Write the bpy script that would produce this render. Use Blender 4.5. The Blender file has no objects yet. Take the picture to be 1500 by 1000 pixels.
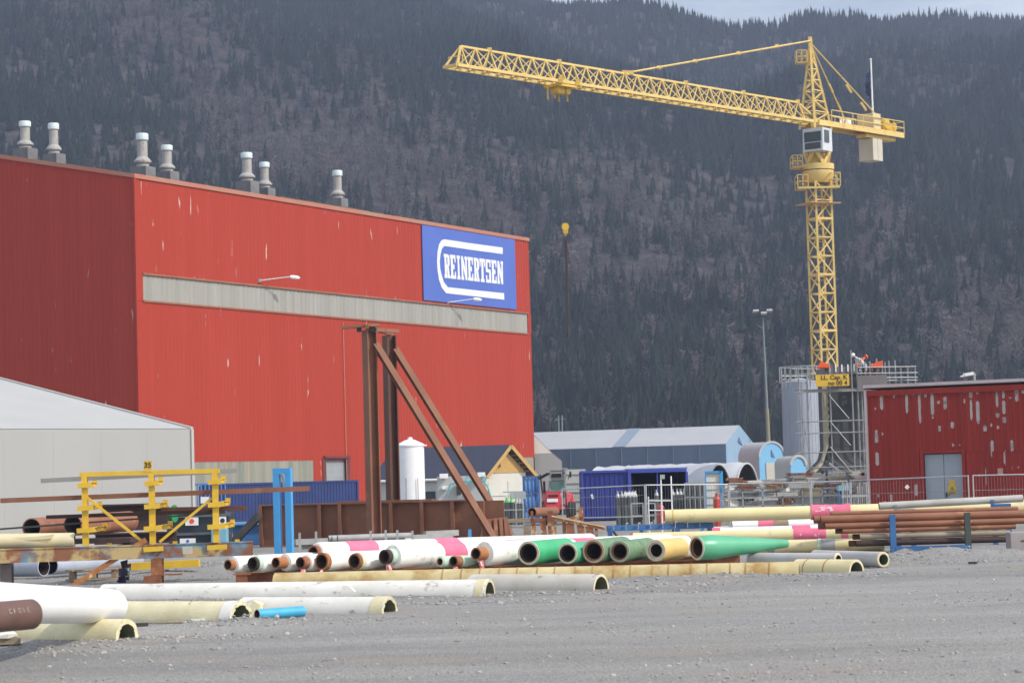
import bpy, math, random
import numpy as np
from mathutils import Vector
R = math.radians
rnd = random.Random(7)
S = bpy.context.scene
COL = S.collection

# ------------------------------------------------------------------ camera
H = 2.6
F = 3500.0
PITCH = math.atan(195 / F)
ROLL = math.atan(0.028)
fw = Vector((0, math.cos(PITCH), math.sin(PITCH)))
r0 = Vector((1, 0, 0)); u0 = Vector((0, -math.sin(PITCH), math.cos(PITCH)))
rt = r0 * math.cos(ROLL) - u0 * math.sin(ROLL)
up = u0 * math.cos(ROLL) + r0 * math.sin(ROLL)
CAMP = Vector((0, 0, H))
cd = bpy.data.cameras.new('camera'); cam = bpy.data.objects.new('camera', cd); COL.objects.link(cam)
cd.sensor_width = 36; cd.lens = 84; cd.dof.use_dof = True; cd.dof.focus_distance = 75; cd.dof.aperture_fstop = 2.8; cd.clip_start = 0.5; cd.clip_end = 30000
from mathutils import Matrix
cam.matrix_world = Matrix(((rt.x, up.x, -fw.x, 0), (rt.y, up.y, -fw.y, 0), (rt.z, up.z, -fw.z, H), (0, 0, 0, 1)))
S.camera = cam

def ray(px, py):
    return fw + rt * ((px - 750) / F) + up * ((500 - py) / F)
def W(px, py, Y):                      # the point of the place seen at a picture position, at depth Y
    d = ray(px, py); return CAMP + d * (Y / d.y)
def G(px, py):                         # on the ground
    d = ray(px, py); return CAMP + d * (-H / d.z)
def onplane(px, py, p, n):
    d = ray(px, py); return CAMP + d * ((p - CAMP).dot(n) / d.dot(n))
def proj(p):
    d = Vector(p) - CAMP; z = d.dot(fw)
    return 750 + F * d.dot(rt) / z, 500 - F * d.dot(up) / z

# ------------------------------------------------------------------ materials
MATS = {}
def node(nt, t, **kw):
    n = nt.nodes.new(t)
    for k, v in kw.items(): setattr(n, k, v)
    return n
def mat(name, c1, c2=None, sc=2.0, rough=.6, metal=0.0, bump=0.0, bsc=30.0, stretch=(1, 1, 1), c3=None, t3=.62, s3=4.0, st3=(1, 1, 1), w3=.03, c4=None, t4=.62, s4=1.0, tint=None, spec=.5, lo=.35, hi=.65, det=5.0):
    if name in MATS: return MATS[name]
    m = bpy.data.materials.new(name); m.use_nodes = True; nt = m.node_tree
    b = nt.nodes['Principled BSDF']; b.inputs['Roughness'].default_value = rough; b.inputs['Metallic'].default_value = metal
    b.inputs['Specular IOR Level'].default_value = spec
    tc = node(nt, 'ShaderNodeTexCoord')
    def noise(s, st, d=5.0, off=0):
        mp = node(nt, 'ShaderNodeMapping'); mp.inputs['Scale'].default_value = st; mp.inputs['Location'].default_value = (off, off * .7, off * .3)
        nt.links.new(tc.outputs['Object'], mp.inputs['Vector'])
        n = node(nt, 'ShaderNodeTexNoise'); n.inputs['Scale'].default_value = s; n.inputs['Detail'].default_value = d; n.inputs['Roughness'].default_value = .6
        nt.links.new(mp.outputs['Vector'], n.inputs['Vector']); return n.outputs['Fac']
    def mix(fac, a, bb):
        mx = node(nt, 'ShaderNodeMix', data_type='RGBA')
        nt.links.new(fac, mx.inputs[0])
        for v, i in ((a, 6), (bb, 7)):
            if isinstance(v, tuple): mx.inputs[i].default_value = (*v, 1)
            else: nt.links.new(v, mx.inputs[i])
        return mx.outputs[2]
    def ramp(f, a, z):
        mr = node(nt, 'ShaderNodeMapRange'); mr.inputs[1].default_value = a; mr.inputs[2].default_value = z
        nt.links.new(f, mr.inputs[0]); return mr.outputs[0]
    if c2 is None: c2 = tuple(x * .82 for x in c1)
    col = mix(ramp(noise(sc, stretch, det), lo, hi), c1, c2)
    if c4: col = mix(ramp(noise(s4, stretch, 6, 17.3), t4 - .06, t4 + .06), col, c4)
    if c3: col = mix(ramp(noise(s3, st3, 4, 5.1), t3 - w3, t3 + w3), col, c3)
    if tint:
        at = node(nt, 'ShaderNodeAttribute', attribute_name=tint)
        mx = node(nt, 'ShaderNodeMix', data_type='RGBA', blend_type='MULTIPLY'); mx.inputs[0].default_value = 1
        nt.links.new(col, mx.inputs[6]); nt.links.new(at.outputs['Color'], mx.inputs[7]); col = mx.outputs[2]
    nt.links.new(col, b.inputs['Base Color'])
    if bump:
        bp = node(nt, 'ShaderNodeBump'); bp.inputs['Strength'].default_value = bump; bp.inputs['Distance'].default_value = .05
        nt.links.new(noise(bsc, (1, 1, 1), 6, 3), bp.inputs['Height']); nt.links.new(bp.outputs['Normal'], b.inputs['Normal'])
    MATS[name] = m; return m

WHITEP = mat('white_coating', (.86, .85, .80), (.79, .78, .72), 1.5, .45, c3=(.52, .46, .38), t3=.63, s3=2.6, w3=.07)
WHITECLEAN = mat('clean_white_coating', (.87, .87, .85), (.83, .825, .80), .8, .4)
WHITEDIRTY = mat('dirty_white_concrete', (.76, .74, .69), (.64, .62, .56), 1.2, .75, bump=.15, c3=(.34, .31, .27), t3=.64, s3=2.2, st3=(1, 1, 2), w3=.05)
CREAM = mat('cream_coating', (.76, .66, .36), (.69, .59, .31), .9, .5, c3=(.55, .45, .25), t3=.64, s3=1.6, w3=.06)
CREAMFOAM = mat('cream_foam', (.72, .66, .44), (.60, .54, .33), 2, .75, bump=.3, c3=(.28, .25, .16), t3=.72, s3=3)
OCHRE = mat('ochre_foam', (.60, .51, .28), (.47, .37, .18), 1.8, .8, bump=.3, c3=(.36, .21, .06), t3=.58, s3=1.2, w3=.10)
LILAC = mat('grey_coating', (.52, .50, .49), (.44, .42, .39), 1.2, .6, c3=(.50, .41, .26), t3=.66, s3=.9)
BLUEGREY = mat('blue_grey_coating', (.42, .46, .54), (.36, .40, .47), 1.5, .4)
RUST = mat('rust_steel', (.30, .115, .05), (.18, .062, .028), 2.5, .8, bump=.1, c3=(.40, .20, .09), t3=.62, s3=2)
RUSTBROWN = mat('brown_primer_steel', (.25, .105, .055), (.19, .076, .040), .8, .7, c3=(.26, .12, .06), t3=.64, s3=1.2)
RUSTPIPE = mat('brown_pipe', (.30, .125, .065), (.21, .08, .04), .7, .65, c3=(.38, .17, .08), t3=.62, s3=1.3)
ORANGERUST = mat('orange_rust', (.42, .18, .06), (.28, .10, .035), 5, .8, c3=(.60, .46, .27), t3=.60, s3=3)
DARKRUST = mat('dark_rust', (.065, .032, .026), (.04, .022, .02), 2, .8)
BORE = mat('pipe_bore', (.06, .032, .022), (.035, .02, .016), 3, .85)
BOREGREEN = mat('green_bore', (.16, .18, .09), (.10, .12, .06), 3, .8)
PINK = mat('pink_wrap', (.78, .17, .27), (.66, .12, .21), 2, .5, c3=(.80, .55, .55), t3=.68, s3=4)
GREEN1 = mat('bright_green_polyurethane', (.06, .43, .19), (.05, .36, .15), 1, .35)
GREEN2 = mat('mint_green_polyurethane', (.10, .41, .23), (.08, .35, .19), 1, .38)
GREEN3 = mat('dull_green_coating', (.16, .27, .15), (.11, .20, .11), 3, .6, c3=(.07, .10, .07), t3=.6, s3=3)
PALEGREEN = mat('pale_green_coating', (.42, .60, .47), (.50, .62, .50), 3, .5)
YELLOWCOAT = mat('warm_yellow_coating', (.70, .49, .17), (.64, .44, .15), 2, .5)
RIM = mat('cream_pipe_rim', (.66, .60, .44), (.52, .45, .30), 6, .7)
BLUEP = mat('blue_paint', (.035, .14, .34), (.03, .10, .26), 2, .55, c3=(.14, .12, .11), t3=.70, s3=4)
SKYBLUE = mat('sky_blue_paint', (.07, .36, .72), (.06, .32, .65), 1.5, .4)
CYAN = mat('cyan_coating', (.05, .38, .60), (.04, .32, .52), 3, .5, c3=(.5, .5, .5), t3=.72, s3=5)
NAVY = mat('navy_container_paint', (.020, .040, .16), (.016, .032, .125), 1, .5, c3=(.10, .05, .04), t3=.74, s3=2)
VIOLET = mat('violet_blue_paint', (.020, .034, .24), (.017, .028, .20), 1, .45, c3=(.18, .18, .42), t3=.73, s3=1.5, st3=(1, 1, .4))
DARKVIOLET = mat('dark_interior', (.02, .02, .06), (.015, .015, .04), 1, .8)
YELLOW = mat('yellow_paint', (.72, .47, .035), (.64, .40, .03), 3, .45, c3=(.36, .18, .05), t3=.71, s3=6)
CRANEY = mat('crane_yellow', (.72, .53, .18), (.64, .46, .15), 1, .55, c3=(.42, .27, .12), t3=.66, s3=2.2, w3=.05)
STEEL = mat('galvanised_steel', (.46, .47, .47), (.36, .37, .37), 4, .45, .4)
GREYST = mat('grey_steel', (.40, .40, .39), (.30, .30, .29), 2.5, .6)
DARKST = mat('dark_steel', (.045, .04, .04), (.03, .028, .028), 2, .7)
BLACK = mat('black_rubber', (.02, .02, .02), (.028, .028, .028), 5, .8)
TIMBER = mat('weathered_timber', (.34, .26, .17), (.22, .17, .11), 3, .85, stretch=(.4, 3, 3))
CONC = mat('concrete', (.36, .36, .35), (.28, .28, .27), .8, .85, bump=.1)
DARKCONC = mat('dark_formwork_concrete', (.085, .088, .088), (.055, .058, .058), .5, .85)
SILOGREY = mat('pale_grey_cladding', (.34, .37, .43), (.30, .33, .38), .6, .55)
PLASTICW = mat('white_plastic', (.86, .86, .85), (.82, .82, .81), 3, .4)
GLASS = mat('dark_glazing', (.05, .075, .08), (.035, .05, .055), 1, .12)
TEALGLASS = mat('teal_glazing', (.10, .20, .19), (.07, .15, .14), 2, .15)
ORANGE = mat('orange_safety_cloth', (.85, .12, .03), (.75, .09, .02), 4, .8)
SIGNY = mat('sign_yellow', (.70, .44, .04), (.62, .38, .03), 3, .5)
INK = mat('black_lettering', (.02, .02, .02), (.03, .03, .03), 3, .6)
RED = mat('machine_red', (.52, .03, .045), (.44, .025, .035), 2, .35)
REDGAS = mat('gas_bottle_red', (.50, .05, .03), (.40, .04, .03), 2, .4)
GREYGAS = mat('gas_bottle_grey', (.10, .115, .115), (.08, .09, .09), 3, .45)
GREENTOP = mat('gas_bottle_green', (.16, .58, .13), (.14, .5, .11), 3, .4)
BLUERACK = mat('bottle_bundle_blue', (.08, .21, .50), (.11, .27, .56), 2.5, .5)
HALLRED = mat('hall_red_sheet', (.385, .047, .026), (.37, .0445, .0245), .12, .6, spec=.12, stretch=(3, 3, .12), c3=(.62, .50, .42), t3=.70, s3=1.4, st3=(1.3, 1.3, .18), w3=.012, c4=(.395, .049, .029), t4=.55, s4=.25)
SHEDRED = mat('shed_red_sheet', (.33, .034, .023), (.27, .028, .019), .6, .6, spec=.2, stretch=(3, 1, .2))
PRIMER = mat('bare_primer_patch', (.52, .47, .44), (.42, .36, .34), 3, .7)
TRIM = mat('roof_trim', (.60, .42, .34), (.5, .33, .26), 1, .6)
SHEDTRIM = mat('shed_roof_trim', (.62, .52, .50), (.52, .42, .40), 1, .6)
GLAZEBAND = mat('translucent_sheet', (.36, .35, .31), (.29, .28, .245), .25, .5, stretch=(4, 4, .2), c3=(.36, .25, .14), t3=.70, s3=.8, st3=(1, 1, .2))
LOWBAND = mat('patched_translucent_sheet', (.33, .31, .25), (.20, .22, .18), .35, .55, stretch=(3, 3, .05), c3=(.40, .30, .19), t3=.62, s3=.6, st3=(2, 2, .1))
ROOFDARK = mat('roof_felt', (.085, .07, .065), (.06, .05, .05), .5, .9)
GREYDOOR = mat('grey_door', (.34, .36, .37), (.30, .32, .33), .8, .5)
SIGNBLUE = mat('sign_blue', (.085, .15, .51), (.075, .135, .47), .3, .5)
SIGNWHITE = mat('sign_white', (.82, .82, .80), (.79, .79, .77), 2, .5)
TENTW = mat('white_tent_cloth', (.375, .375, .36), (.345, .345, .335), .2, .6, bump=.3, bsc=.9, stretch=(1, 1, .1))  # tent fabric in a dimmer wall tone, the weaker light is in the colour
TENTROOF = mat('white_tent_roof', (.435, .43, .41), (.40, .40, .385), .3, .6, bump=.3, bsc=.7)  # same white fabric, coloured lighter as on slopes facing the sky
SLATE = mat('slate_blue_cloth', (.13, .19, .28), (.11, .165, .25), .3, .6)
PALEBLUE = mat('pale_blue_cloth', (.27, .40, .54), (.24, .37, .50), .4, .6)
QUONBLUE = mat('sky_blue_cloth', (.19, .45, .68), (.17, .41, .63), .4, .6)
GREYROOF = mat('pale_roof_cloth', (.44, .45, .46), (.40, .41, .42), .3, .6)
HUTROOF = mat('dark_blue_roof', (.055, .06, .095), (.045, .05, .08), 1, .6, stretch=(8, 1, 1))
HUTWOOD = mat('ochre_wood', (.62, .39, .13), (.54, .32, .10), 3, .7, stretch=(1, 1, 8))
HUTWALL = mat('light_grey_board', (.50, .51, .50), (.44, .45, .44), .8, .6)
CABW = mat('off_white_panel', (.72, .70, .62), (.66, .64, .56), 1.5, .55)
TEAL = mat('teal_hose', (.10, .42, .45), (.08, .36, .4), 3, .5)
STACKM = mat('stack_grey', (.42, .41, .39), (.33, .31, .28), 1.5, .6, c3=(.26, .16, .09), t3=.62, s3=1.5)
STACKCAP = mat('stack_cap', (.60, .68, .69), (.54, .62, .63), 3, .5)
STACKBOX = mat('stack_base_box', (.20, .20, .20), (.15, .15, .15), 1.5, .7)
COUNTER = mat('counterweight_concrete', (.56, .52, .42), (.50, .46, .37), 1.5, .8)
SKIN = mat('skin', (.55, .32, .24), (.5, .29, .21), 5, .5)
PEELBEAM = mat('peeling_painted_beam', (.16, .065, .035), (.27, .11, .05), 1.2, .75, c4=(.10, .26, .36), t4=.53, s4=1.1, c3=(.44, .33, .15), t3=.545, s3=1.6, st3=(1, 1, 1.0), w3=.05)

# ------------------------------------------------------------------ mesh builder
def basis(a):
    a = Vector(a).normalized()
    z = Vector((0, 0, 1))
    if abs(a.z) > .95: z = Vector((0, 1, 0))
    s = a.cross(z).normalized(); return a, s, s.cross(a).normalized()
class MB:
    def __init__(self): self.v = []; self.f = []; self.m = []; self.k = 0
    def add(self, vs, fs, mi=None):
        o = len(self.v); self.v += [tuple(x) for x in vs]
        for q in fs: self.f.append(tuple(i + o for i in q)); self.m.append(self.k if mi is None else mi)
        return self
    def hexa(self, p):          # 8 points: bottom 4 ccw, top 4
        return self.add(p, [(3, 2, 1, 0), (4, 5, 6, 7), (0, 1, 5, 4), (1, 2, 6, 5), (2, 3, 7, 6), (3, 0, 4, 7)])
    def box(self, c, s, rz=0.0):
        x, y, z = (q / 2 for q in s); ca, sa = math.cos(rz), math.sin(rz); p = []
        for dz in (-z, z):
            for dx, dy in ((-x, -y), (x, -y), (x, y), (-x, y)):
                p.append((c[0] + dx * ca - dy * sa, c[1] + dx * sa + dy * ca, c[2] + dz))
        return self.hexa(p)
    def bar(self, p, q, w, h=None, upv=None):
        p, q = Vector(p), Vector(q); h = h or w; a, s, u = basis(q - p)
        if upv is not None:
            s = a.cross(Vector(upv)).normalized(); u = s.cross(a).normalized()
        P = []
        for e in (p, q):
            for i, j in ((-1, -1), (1, -1), (1, 1), (-1, 1)): P.append(e + s * (i * w / 2) + u * (j * h / 2))
        return self.add(P, [(0, 1, 2, 3), (7, 6, 5, 4), (1, 0, 4, 5), (2, 1, 5, 6), (3, 2, 6, 7), (0, 3, 7, 4)])
    def ibeam(self, p, q, h, w, upv, tf=.03, tw=.02):
        p, q = Vector(p), Vector(q); a = (q - p).normalized(); s = a.cross(Vector(upv)).normalized(); u = s.cross(a).normalized()
        for k in (-1, 1):
            o = u * (k * (h - tf) / 2); self.bar(p + o, q + o, w, tf, u)
        return self.bar(p, q, tw, h - 2 * tf, u)
    def tube(self, p, q, r, r2=None, n=10, cap=True):
        p, q = Vector(p), Vector(q); r2 = r if r2 is None else r2; a, s, u = basis(q - p); P = []
        for e, rr in ((p, r), (q, r2)):
            for i in range(n):
                t = 2 * math.pi * i / n; P.append(e + s * (math.cos(t) * rr) + u * (math.sin(t) * rr))
        fs = [(i, i + n, (i + 1) % n + n, (i + 1) % n) for i in range(n)]
        if cap: fs += [tuple(range(n)), tuple(range(2 * n - 1, n - 1, -1))]
        return self.add(P, fs)
    def rev(self, p, ax, prof, n=28, mis=None, closed=False, arc=None, jit=0.0):
        p = Vector(p); a, s, u = basis(ax); P = []; L = len(prof)
        full = arc is None
        angs = [2 * math.pi * i / n for i in range(n)] if full else [arc[0] + (arc[1] - arc[0]) * i / n for i in range(n + 1)]
        for t in angs:
            d = s * math.cos(t) + u * math.sin(t)
            for j, (x, r) in enumerate(prof):
                P.append(p + a * (x + (rnd.uniform(-jit, jit) if jit else 0)) + d * r)
        o = len(self.v); self.v += [tuple(x) for x in P]
        m = len(angs); segs = L if closed else L - 1
        for i in range(m if full else m - 1):
            i2 = (i + 1) % m
            for j in range(segs):
                j2 = (j + 1) % L
                self.f.append((o + i * L + j, o + i2 * L + j, o + i2 * L + j2, o + i * L + j2)); self.m.append(mis[j] if mis else self.k)
        return self
    def prism(self, pts, off):   # polygon extruded by vector
        n = len(pts); off = Vector(off); P = [Vector(p) for p in pts]; P += [p + off for p in P]
        return self.add(P, [tuple(range(n - 1, -1, -1)), tuple(range(n, 2 * n))] + [(i, (i + 1) % n, (i + 1) % n + n, i + n) for i in range(n)])
    def build(self, name, ms, parent=None, smooth=True, loc=None, local=False, bevel=0):
        if not isinstance(ms, (list, tuple)): ms = [ms]
        me = bpy.data.meshes.new(name)
        base = Vector((0, 0, 0))
        if parent is not None and not local: base = Vector(parent.get('_b', (0, 0, 0)))
        elif loc is not None and not local: base = Vector(loc)
        me.from_pydata([(x - base.x, y - base.y, z - base.z) for x, y, z in self.v], [], self.f)
        for m in ms: me.materials.append(m)
        me.polygons.foreach_set('material_index', self.m)
        me.update()
        if smooth: me.shade_smooth(); me.set_sharp_from_angle(angle=R(38))
        o = bpy.data.objects.new(name, me); COL.objects.link(o)
        if parent is not None: o.parent = parent; o['_b'] = list(base)
        elif loc is not None: o.location = loc; o['_b'] = list(base)
        if bevel:
            bv = o.modifiers.new('bevel', 'BEVEL'); bv.width = bevel; bv.segments = 2; bv.limit_method = 'ANGLE'
        return o
def tag(o, label=None, cat=None, group=None, kind=None):
    if label: o['label'] = label
    if cat: o['category'] = cat
    if group: o['group'] = group
    if kind: o['kind'] = kind
    return o
def thing(name, label, cat, loc, group=None, rz=0.0):
    o = bpy.data.objects.new(name, None); COL.objects.link(o); o.empty_display_size = .3
    o.location = loc; o.rotation_euler = (0, 0, rz); o['_b'] = list(loc) if not rz else [0, 0, 0]
    return tag(o, label, cat, group)
def dup(root, loc, label=None, rz=None):
    def cp(o, par):
        c = o.copy(); COL.objects.link(c)
        if par is not None: c.parent = par
        for ch in list(o.children): cp(ch, c)
        return c
    c = cp(root, None); c.location = loc
    if rz is not None: c.rotation_euler = (0, 0, rz)
    if label: c['label'] = label
    return c
def text_part(name, txt, m, parent, org, xdir, updir, h, align='CENTER', depth=.01):
    cu = bpy.data.curves.new(name, 'FONT'); cu.body = txt; cu.size = 1.0; cu.align_x = align; cu.align_y = 'CENTER'; cu.extrude = .01; cu.offset = .012
    to = bpy.data.objects.new(name, cu); COL.objects.link(to)
    bpy.context.view_layer.update()
    me = bpy.data.meshes.new_from_object(to.evaluated_get(bpy.context.evaluated_depsgraph_get()))
    bpy.data.objects.remove(to); me.name = name
    x = Vector(xdir).normalized(); u = Vector(updir).normalized(); n = x.cross(u); b = Vector(parent.get('_b', (0, 0, 0)))
    for v in me.vertices: v.co = Vector(org) - b + x * (v.co.x * h) + u * (v.co.y * h) + n * (v.co.z)
    me.materials.clear(); me.materials.append(m)
    o = bpy.data.objects.new(name, me); COL.objects.link(o); o.parent = parent; return o
# ------------------------------------------------------------------ light, sky
SUN_AZ = Vector((.90, -.435)); EL = R(41)
sunv = Vector((SUN_AZ.x * math.cos(EL), SUN_AZ.y * math.cos(EL), math.sin(EL))).normalized()
sl = bpy.data.lights.new('sun', 'SUN'); sl.energy = 3.8; sl.angle = R(.5); sl.color = (1, .95, .87)
so = bpy.data.objects.new('sun', sl); COL.objects.link(so); so.rotation_euler = sunv.to_track_quat('Z', 'Y').to_euler(); so.location = (60, -20, 80)
wd = bpy.data.worlds.new('World'); S.world = wd; wd.use_nodes = True; nt = wd.node_tree
bg = nt.nodes['Background']; bg.inputs['Strength'].default_value = .15
sk = node(nt, 'ShaderNodeTexSky', sky_type='NISHITA'); sk.sun_disc = False; sk.sun_elevation = EL
sk.sun_rotation = math.atan2(sunv.x, sunv.y); sk.air_density = 1.0; sk.dust_density = 2.5; sk.ozone_density = 1.0
# thin broken cloud over the whole sky
tc = node(nt, 'ShaderNodeTexCoord'); mp = node(nt, 'ShaderNodeMapping'); mp.inputs['Scale'].default_value = (1.6, 1.6, 5)
nz = node(nt, 'ShaderNodeTexNoise'); nz.inputs['Scale'].default_value = 2.4; nz.inputs['Detail'].default_value = 7; nz.inputs['Roughness'].default_value = .55
mr = node(nt, 'ShaderNodeMapRange'); mr.inputs[1].default_value = .38; mr.inputs[2].default_value = .68; mr.inputs[4].default_value = .85
mx = node(nt, 'ShaderNodeMix', data_type='RGBA'); mx.inputs[7].default_value = (11.5, 11.9, 12.7, 1)
L = nt.links
L.new(tc.outputs['Generated'], mp.inputs['Vector']); L.new(mp.outputs['Vector'], nz.inputs['Vector']); L.new(nz.outputs['Fac'], mr.inputs[0])
L.new(mr.outputs[0], mx.inputs[0]); L.new(sk.outputs['Color'], mx.inputs[6]); L.new(mx.outputs[2], bg.inputs['Color'])
S.view_settings.view_transform = 'Standard'; S.view_settings.look = 'None'; S.view_settings.exposure = 0; S.view_settings.gamma = 1

# ------------------------------------------------------------------ numpy helpers
nr = np.random.default_rng(11)
def vnoise(x, y, seed=0):
    x = np.asarray(x, float); y = np.asarray(y, float)
    xi = np.floor(x).astype(np.int64); yi = np.floor(y).astype(np.int64); fx = x - xi; fy = y - yi
    def h(a, b):
        n = (a * 374761393 + b * 668265263 + seed * 974711) & 0x7fffffff
        n = ((n ^ (n >> 13)) * 1274126177) & 0x7fffffff
        return ((n ^ (n >> 16)) & 0xffff) / 65535.0
    fx = fx * fx * (3 - 2 * fx); fy = fy * fy * (3 - 2 * fy)
    return (h(xi, yi) * (1 - fx) + h(xi + 1, yi) * fx) * (1 - fy) + (h(xi, yi + 1) * (1 - fx) + h(xi + 1, yi + 1) * fx) * fy
def fbm(x, y, o=4, seed=0):
    t = 0; a = .5
    for i in range(o): t = t + a * vnoise(x, y, seed + i * 7); x = x * 2.03; y = y * 2.03; a *= .5
    return t
def mesh_np(name, V, Fq, m, n=4, tint=None, smooth=False):
    me = bpy.data.meshes.new(name); V = np.ascontiguousarray(V, np.float32); Fq = np.ascontiguousarray(Fq, np.int32)
    me.vertices.add(len(V)); me.vertices.foreach_set('co', V.ravel())
    me.loops.add(Fq.size); me.loops.foreach_set('vertex_index', Fq.ravel())
    me.polygons.add(len(Fq)); me.polygons.foreach_set('loop_start', np.arange(0, Fq.size, n, dtype=np.int32))
    me.update(calc_edges=True)
    if tint is not None:
        at = me.attributes.new('tint', 'FLOAT_COLOR', 'POINT'); at.data.foreach_set('color', np.ascontiguousarray(tint, np.float32).ravel())
    me.polygons.foreach_set('use_smooth', np.full(len(Fq), smooth))
    me.materials.append(m); o = bpy.data.objects.new(name, me); COL.objects.link(o); return o
def grid_faces(nx, ny):
    i = np.arange((nx - 1) * (ny - 1)); a = (i // (nx - 1)) * nx + i % (nx - 1)
    return np.stack([a, a + 1, a + nx + 1, a + nx], 1)

# ------------------------------------------------------------------ ground
def mounds(x, y):
    z = np.zeros_like(x)
    # low ridges of loose gravel the machines pushed against the pipes
    for px, py, rx, ry, h in ((430, 868, 2.6, .5, .09), (200, 925, 1.6, .5, .10), (340, 912, 1.4, .35, .12), (960, 852, 2.2, .45, .12), (1050, 846, 1.6, .4, .10), (640, 872, 2.2, .4, .05),
                              (1300, 822, 2.6, 1.1, .16), (1380, 818, 2.4, 1.0, .14), (1450, 815, 2.4, .9, .12), (290, 838, 1.5, 2.2, .28), (240, 845, 1.0, 1.0, .10), (590, 888, 1.2, .35, .05), (60, 950, 1.4, .5, .05)):
        g = G(px, py); z = z + h * np.exp(-((x - g.x) / rx) ** 2 - ((y - g.y) / ry) ** 2) * (.6 + .8 * vnoise(x * 2.3, y * 2.3, 5))
    return z
def gz(x, y):
    near = np.exp(-(np.maximum(0, np.hypot(x, (y - 50) * .8) - 35) / 25) ** 2)
    return near * ((fbm(x * .5, y * .35, 3, 1) - .45) * .05 + (fbm(x * 3, y * 3, 3, 2) - .45) * .02 * (1 + 2 * (y > 50))) + mounds(x, y)
nx, ny = 420, 520
u = np.linspace(-1, 1, nx); v = np.linspace(0, 1, ny)
gx = 22 * u + 1500 * np.sign(u) * np.abs(u) ** 11; gy = -40 + 66 * v ** .8 + 110 * v ** 2.2 + 2200 * v ** 14
X, Y = np.meshgrid(gx, gy); Z = gz(X, Y)
GROUND = bpy.data.materials.new('gravel_ground'); GROUND.use_nodes = True; nt = GROUND.node_tree; L = nt.links
b = nt.nodes['Principled BSDF']; b.inputs['Roughness'].default_value = .9; b.inputs['Specular IOR Level'].default_value = .25
tc = node(nt, 'ShaderNodeTexCoord')
def gn(scale, st=(1, 1, 1), det=6, rg=.6, typ='ShaderNodeTexNoise'):
    mp = node(nt, 'ShaderNodeMapping'); mp.inputs['Scale'].default_value = st; L.new(tc.outputs['Object'], mp.inputs['Vector'])
    n = node(nt, typ); n.inputs['Scale'].default_value = scale
    if typ == 'ShaderNodeTexNoise': n.inputs['Detail'].default_value = det; n.inputs['Roughness'].default_value = rg
    L.new(mp.outputs['Vector'], n.inputs['Vector']); return n
def gramp(f, pts):
    r = node(nt, 'ShaderNodeValToRGB'); e = r.color_ramp.elements
    while len(e) < len(pts): e.new(.5)
    for k, (p, c) in enumerate(pts): e[k].position = p; e[k].color = (*c, 1)
    L.new(f, r.inputs[0]); return r.outputs[0]
def gmix(fac, a, c, bt='MIX'):
    m = node(nt, 'ShaderNodeMix', data_type='RGBA', blend_type=bt)
    if isinstance(fac, float): m.inputs[0].default_value = fac
    else: L.new(fac, m.inputs[0])
    for q, i in ((a, 6), (c, 7)):
        if isinstance(q, tuple): m.inputs[i].default_value = (*q, 1)
        else: L.new(q, m.inputs[i])
    return m.outputs[2]
big = gramp(gn(.10, (.6, 1.6, 1)).outputs['Fac'], [(.36, (.255, .25, .24)), (.64, (.315, .31, .30))])
tr = gramp(gn(.22, (.28, 2.2, 1), 7).outputs['Fac'], [(.40, (.90, .90, .905)), (.50, (1, 1, 1)), (.62, (1.10, 1.09, 1.07))])
c = gmix(1.0, big, tr, 'MULTIPLY')
vo = gn(26, (1, 1, 1), typ='ShaderNodeTexVoronoi')
sp = gramp(vo.outputs['Color'], [(.0, (.55, .54, .53)), (.55, (.95, .95, .94)), (.85, (1.05, 1.04, 1.0)), (1, (1.45, 1.43, 1.38))])
c = gmix(.85, c, sp, 'MULTIPLY')
fn = gramp(gn(60, (1, 1, 1), 3).outputs['Fac'], [(.3, (.72, .72, .72)), (.7, (1.25, 1.25, 1.25))])
c = gmix(.8, c, fn, 'MULTIPLY')
brown = node(nt, 'ShaderNodeMapRange'); brown.inputs[1].default_value = .52; brown.inputs[2].default_value = .68; L.new(gn(.35, (.5, 1.3, 1), 5).outputs['Fac'], brown.inputs[0])
bm = node(nt, 'ShaderNodeMath', operation='MULTIPLY'); bm.inputs[1].default_value = .55; L.new(brown.outputs[0], bm.inputs[0])
c = gmix(bm.outputs[0], c, (.29, .255, .21))
L.new(c, b.inputs['Base Color'])
bp = node(nt, 'ShaderNodeBump'); bp.inputs['Strength'].default_value = .7; bp.inputs['Distance'].default_value = .03
ad = node(nt, 'ShaderNodeMath', operation='ADD'); L.new(vo.outputs['Distance'], ad.inputs[0]); L.new(gn(9, (1, 1, 1), 6, .7).outputs['Fac'], ad.inputs[1])
L.new(ad.outputs[0], bp.inputs['Height']); L.new(bp.outputs['Normal'], b.inputs['Normal'])
tag(mesh_np('ground', np.stack([X.ravel(), Y.ravel(), Z.ravel()], 1), grid_faces(nx, ny), GROUND, 4, smooth=True), kind='structure', label='grey gravel yard with wheel tracks')

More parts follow.
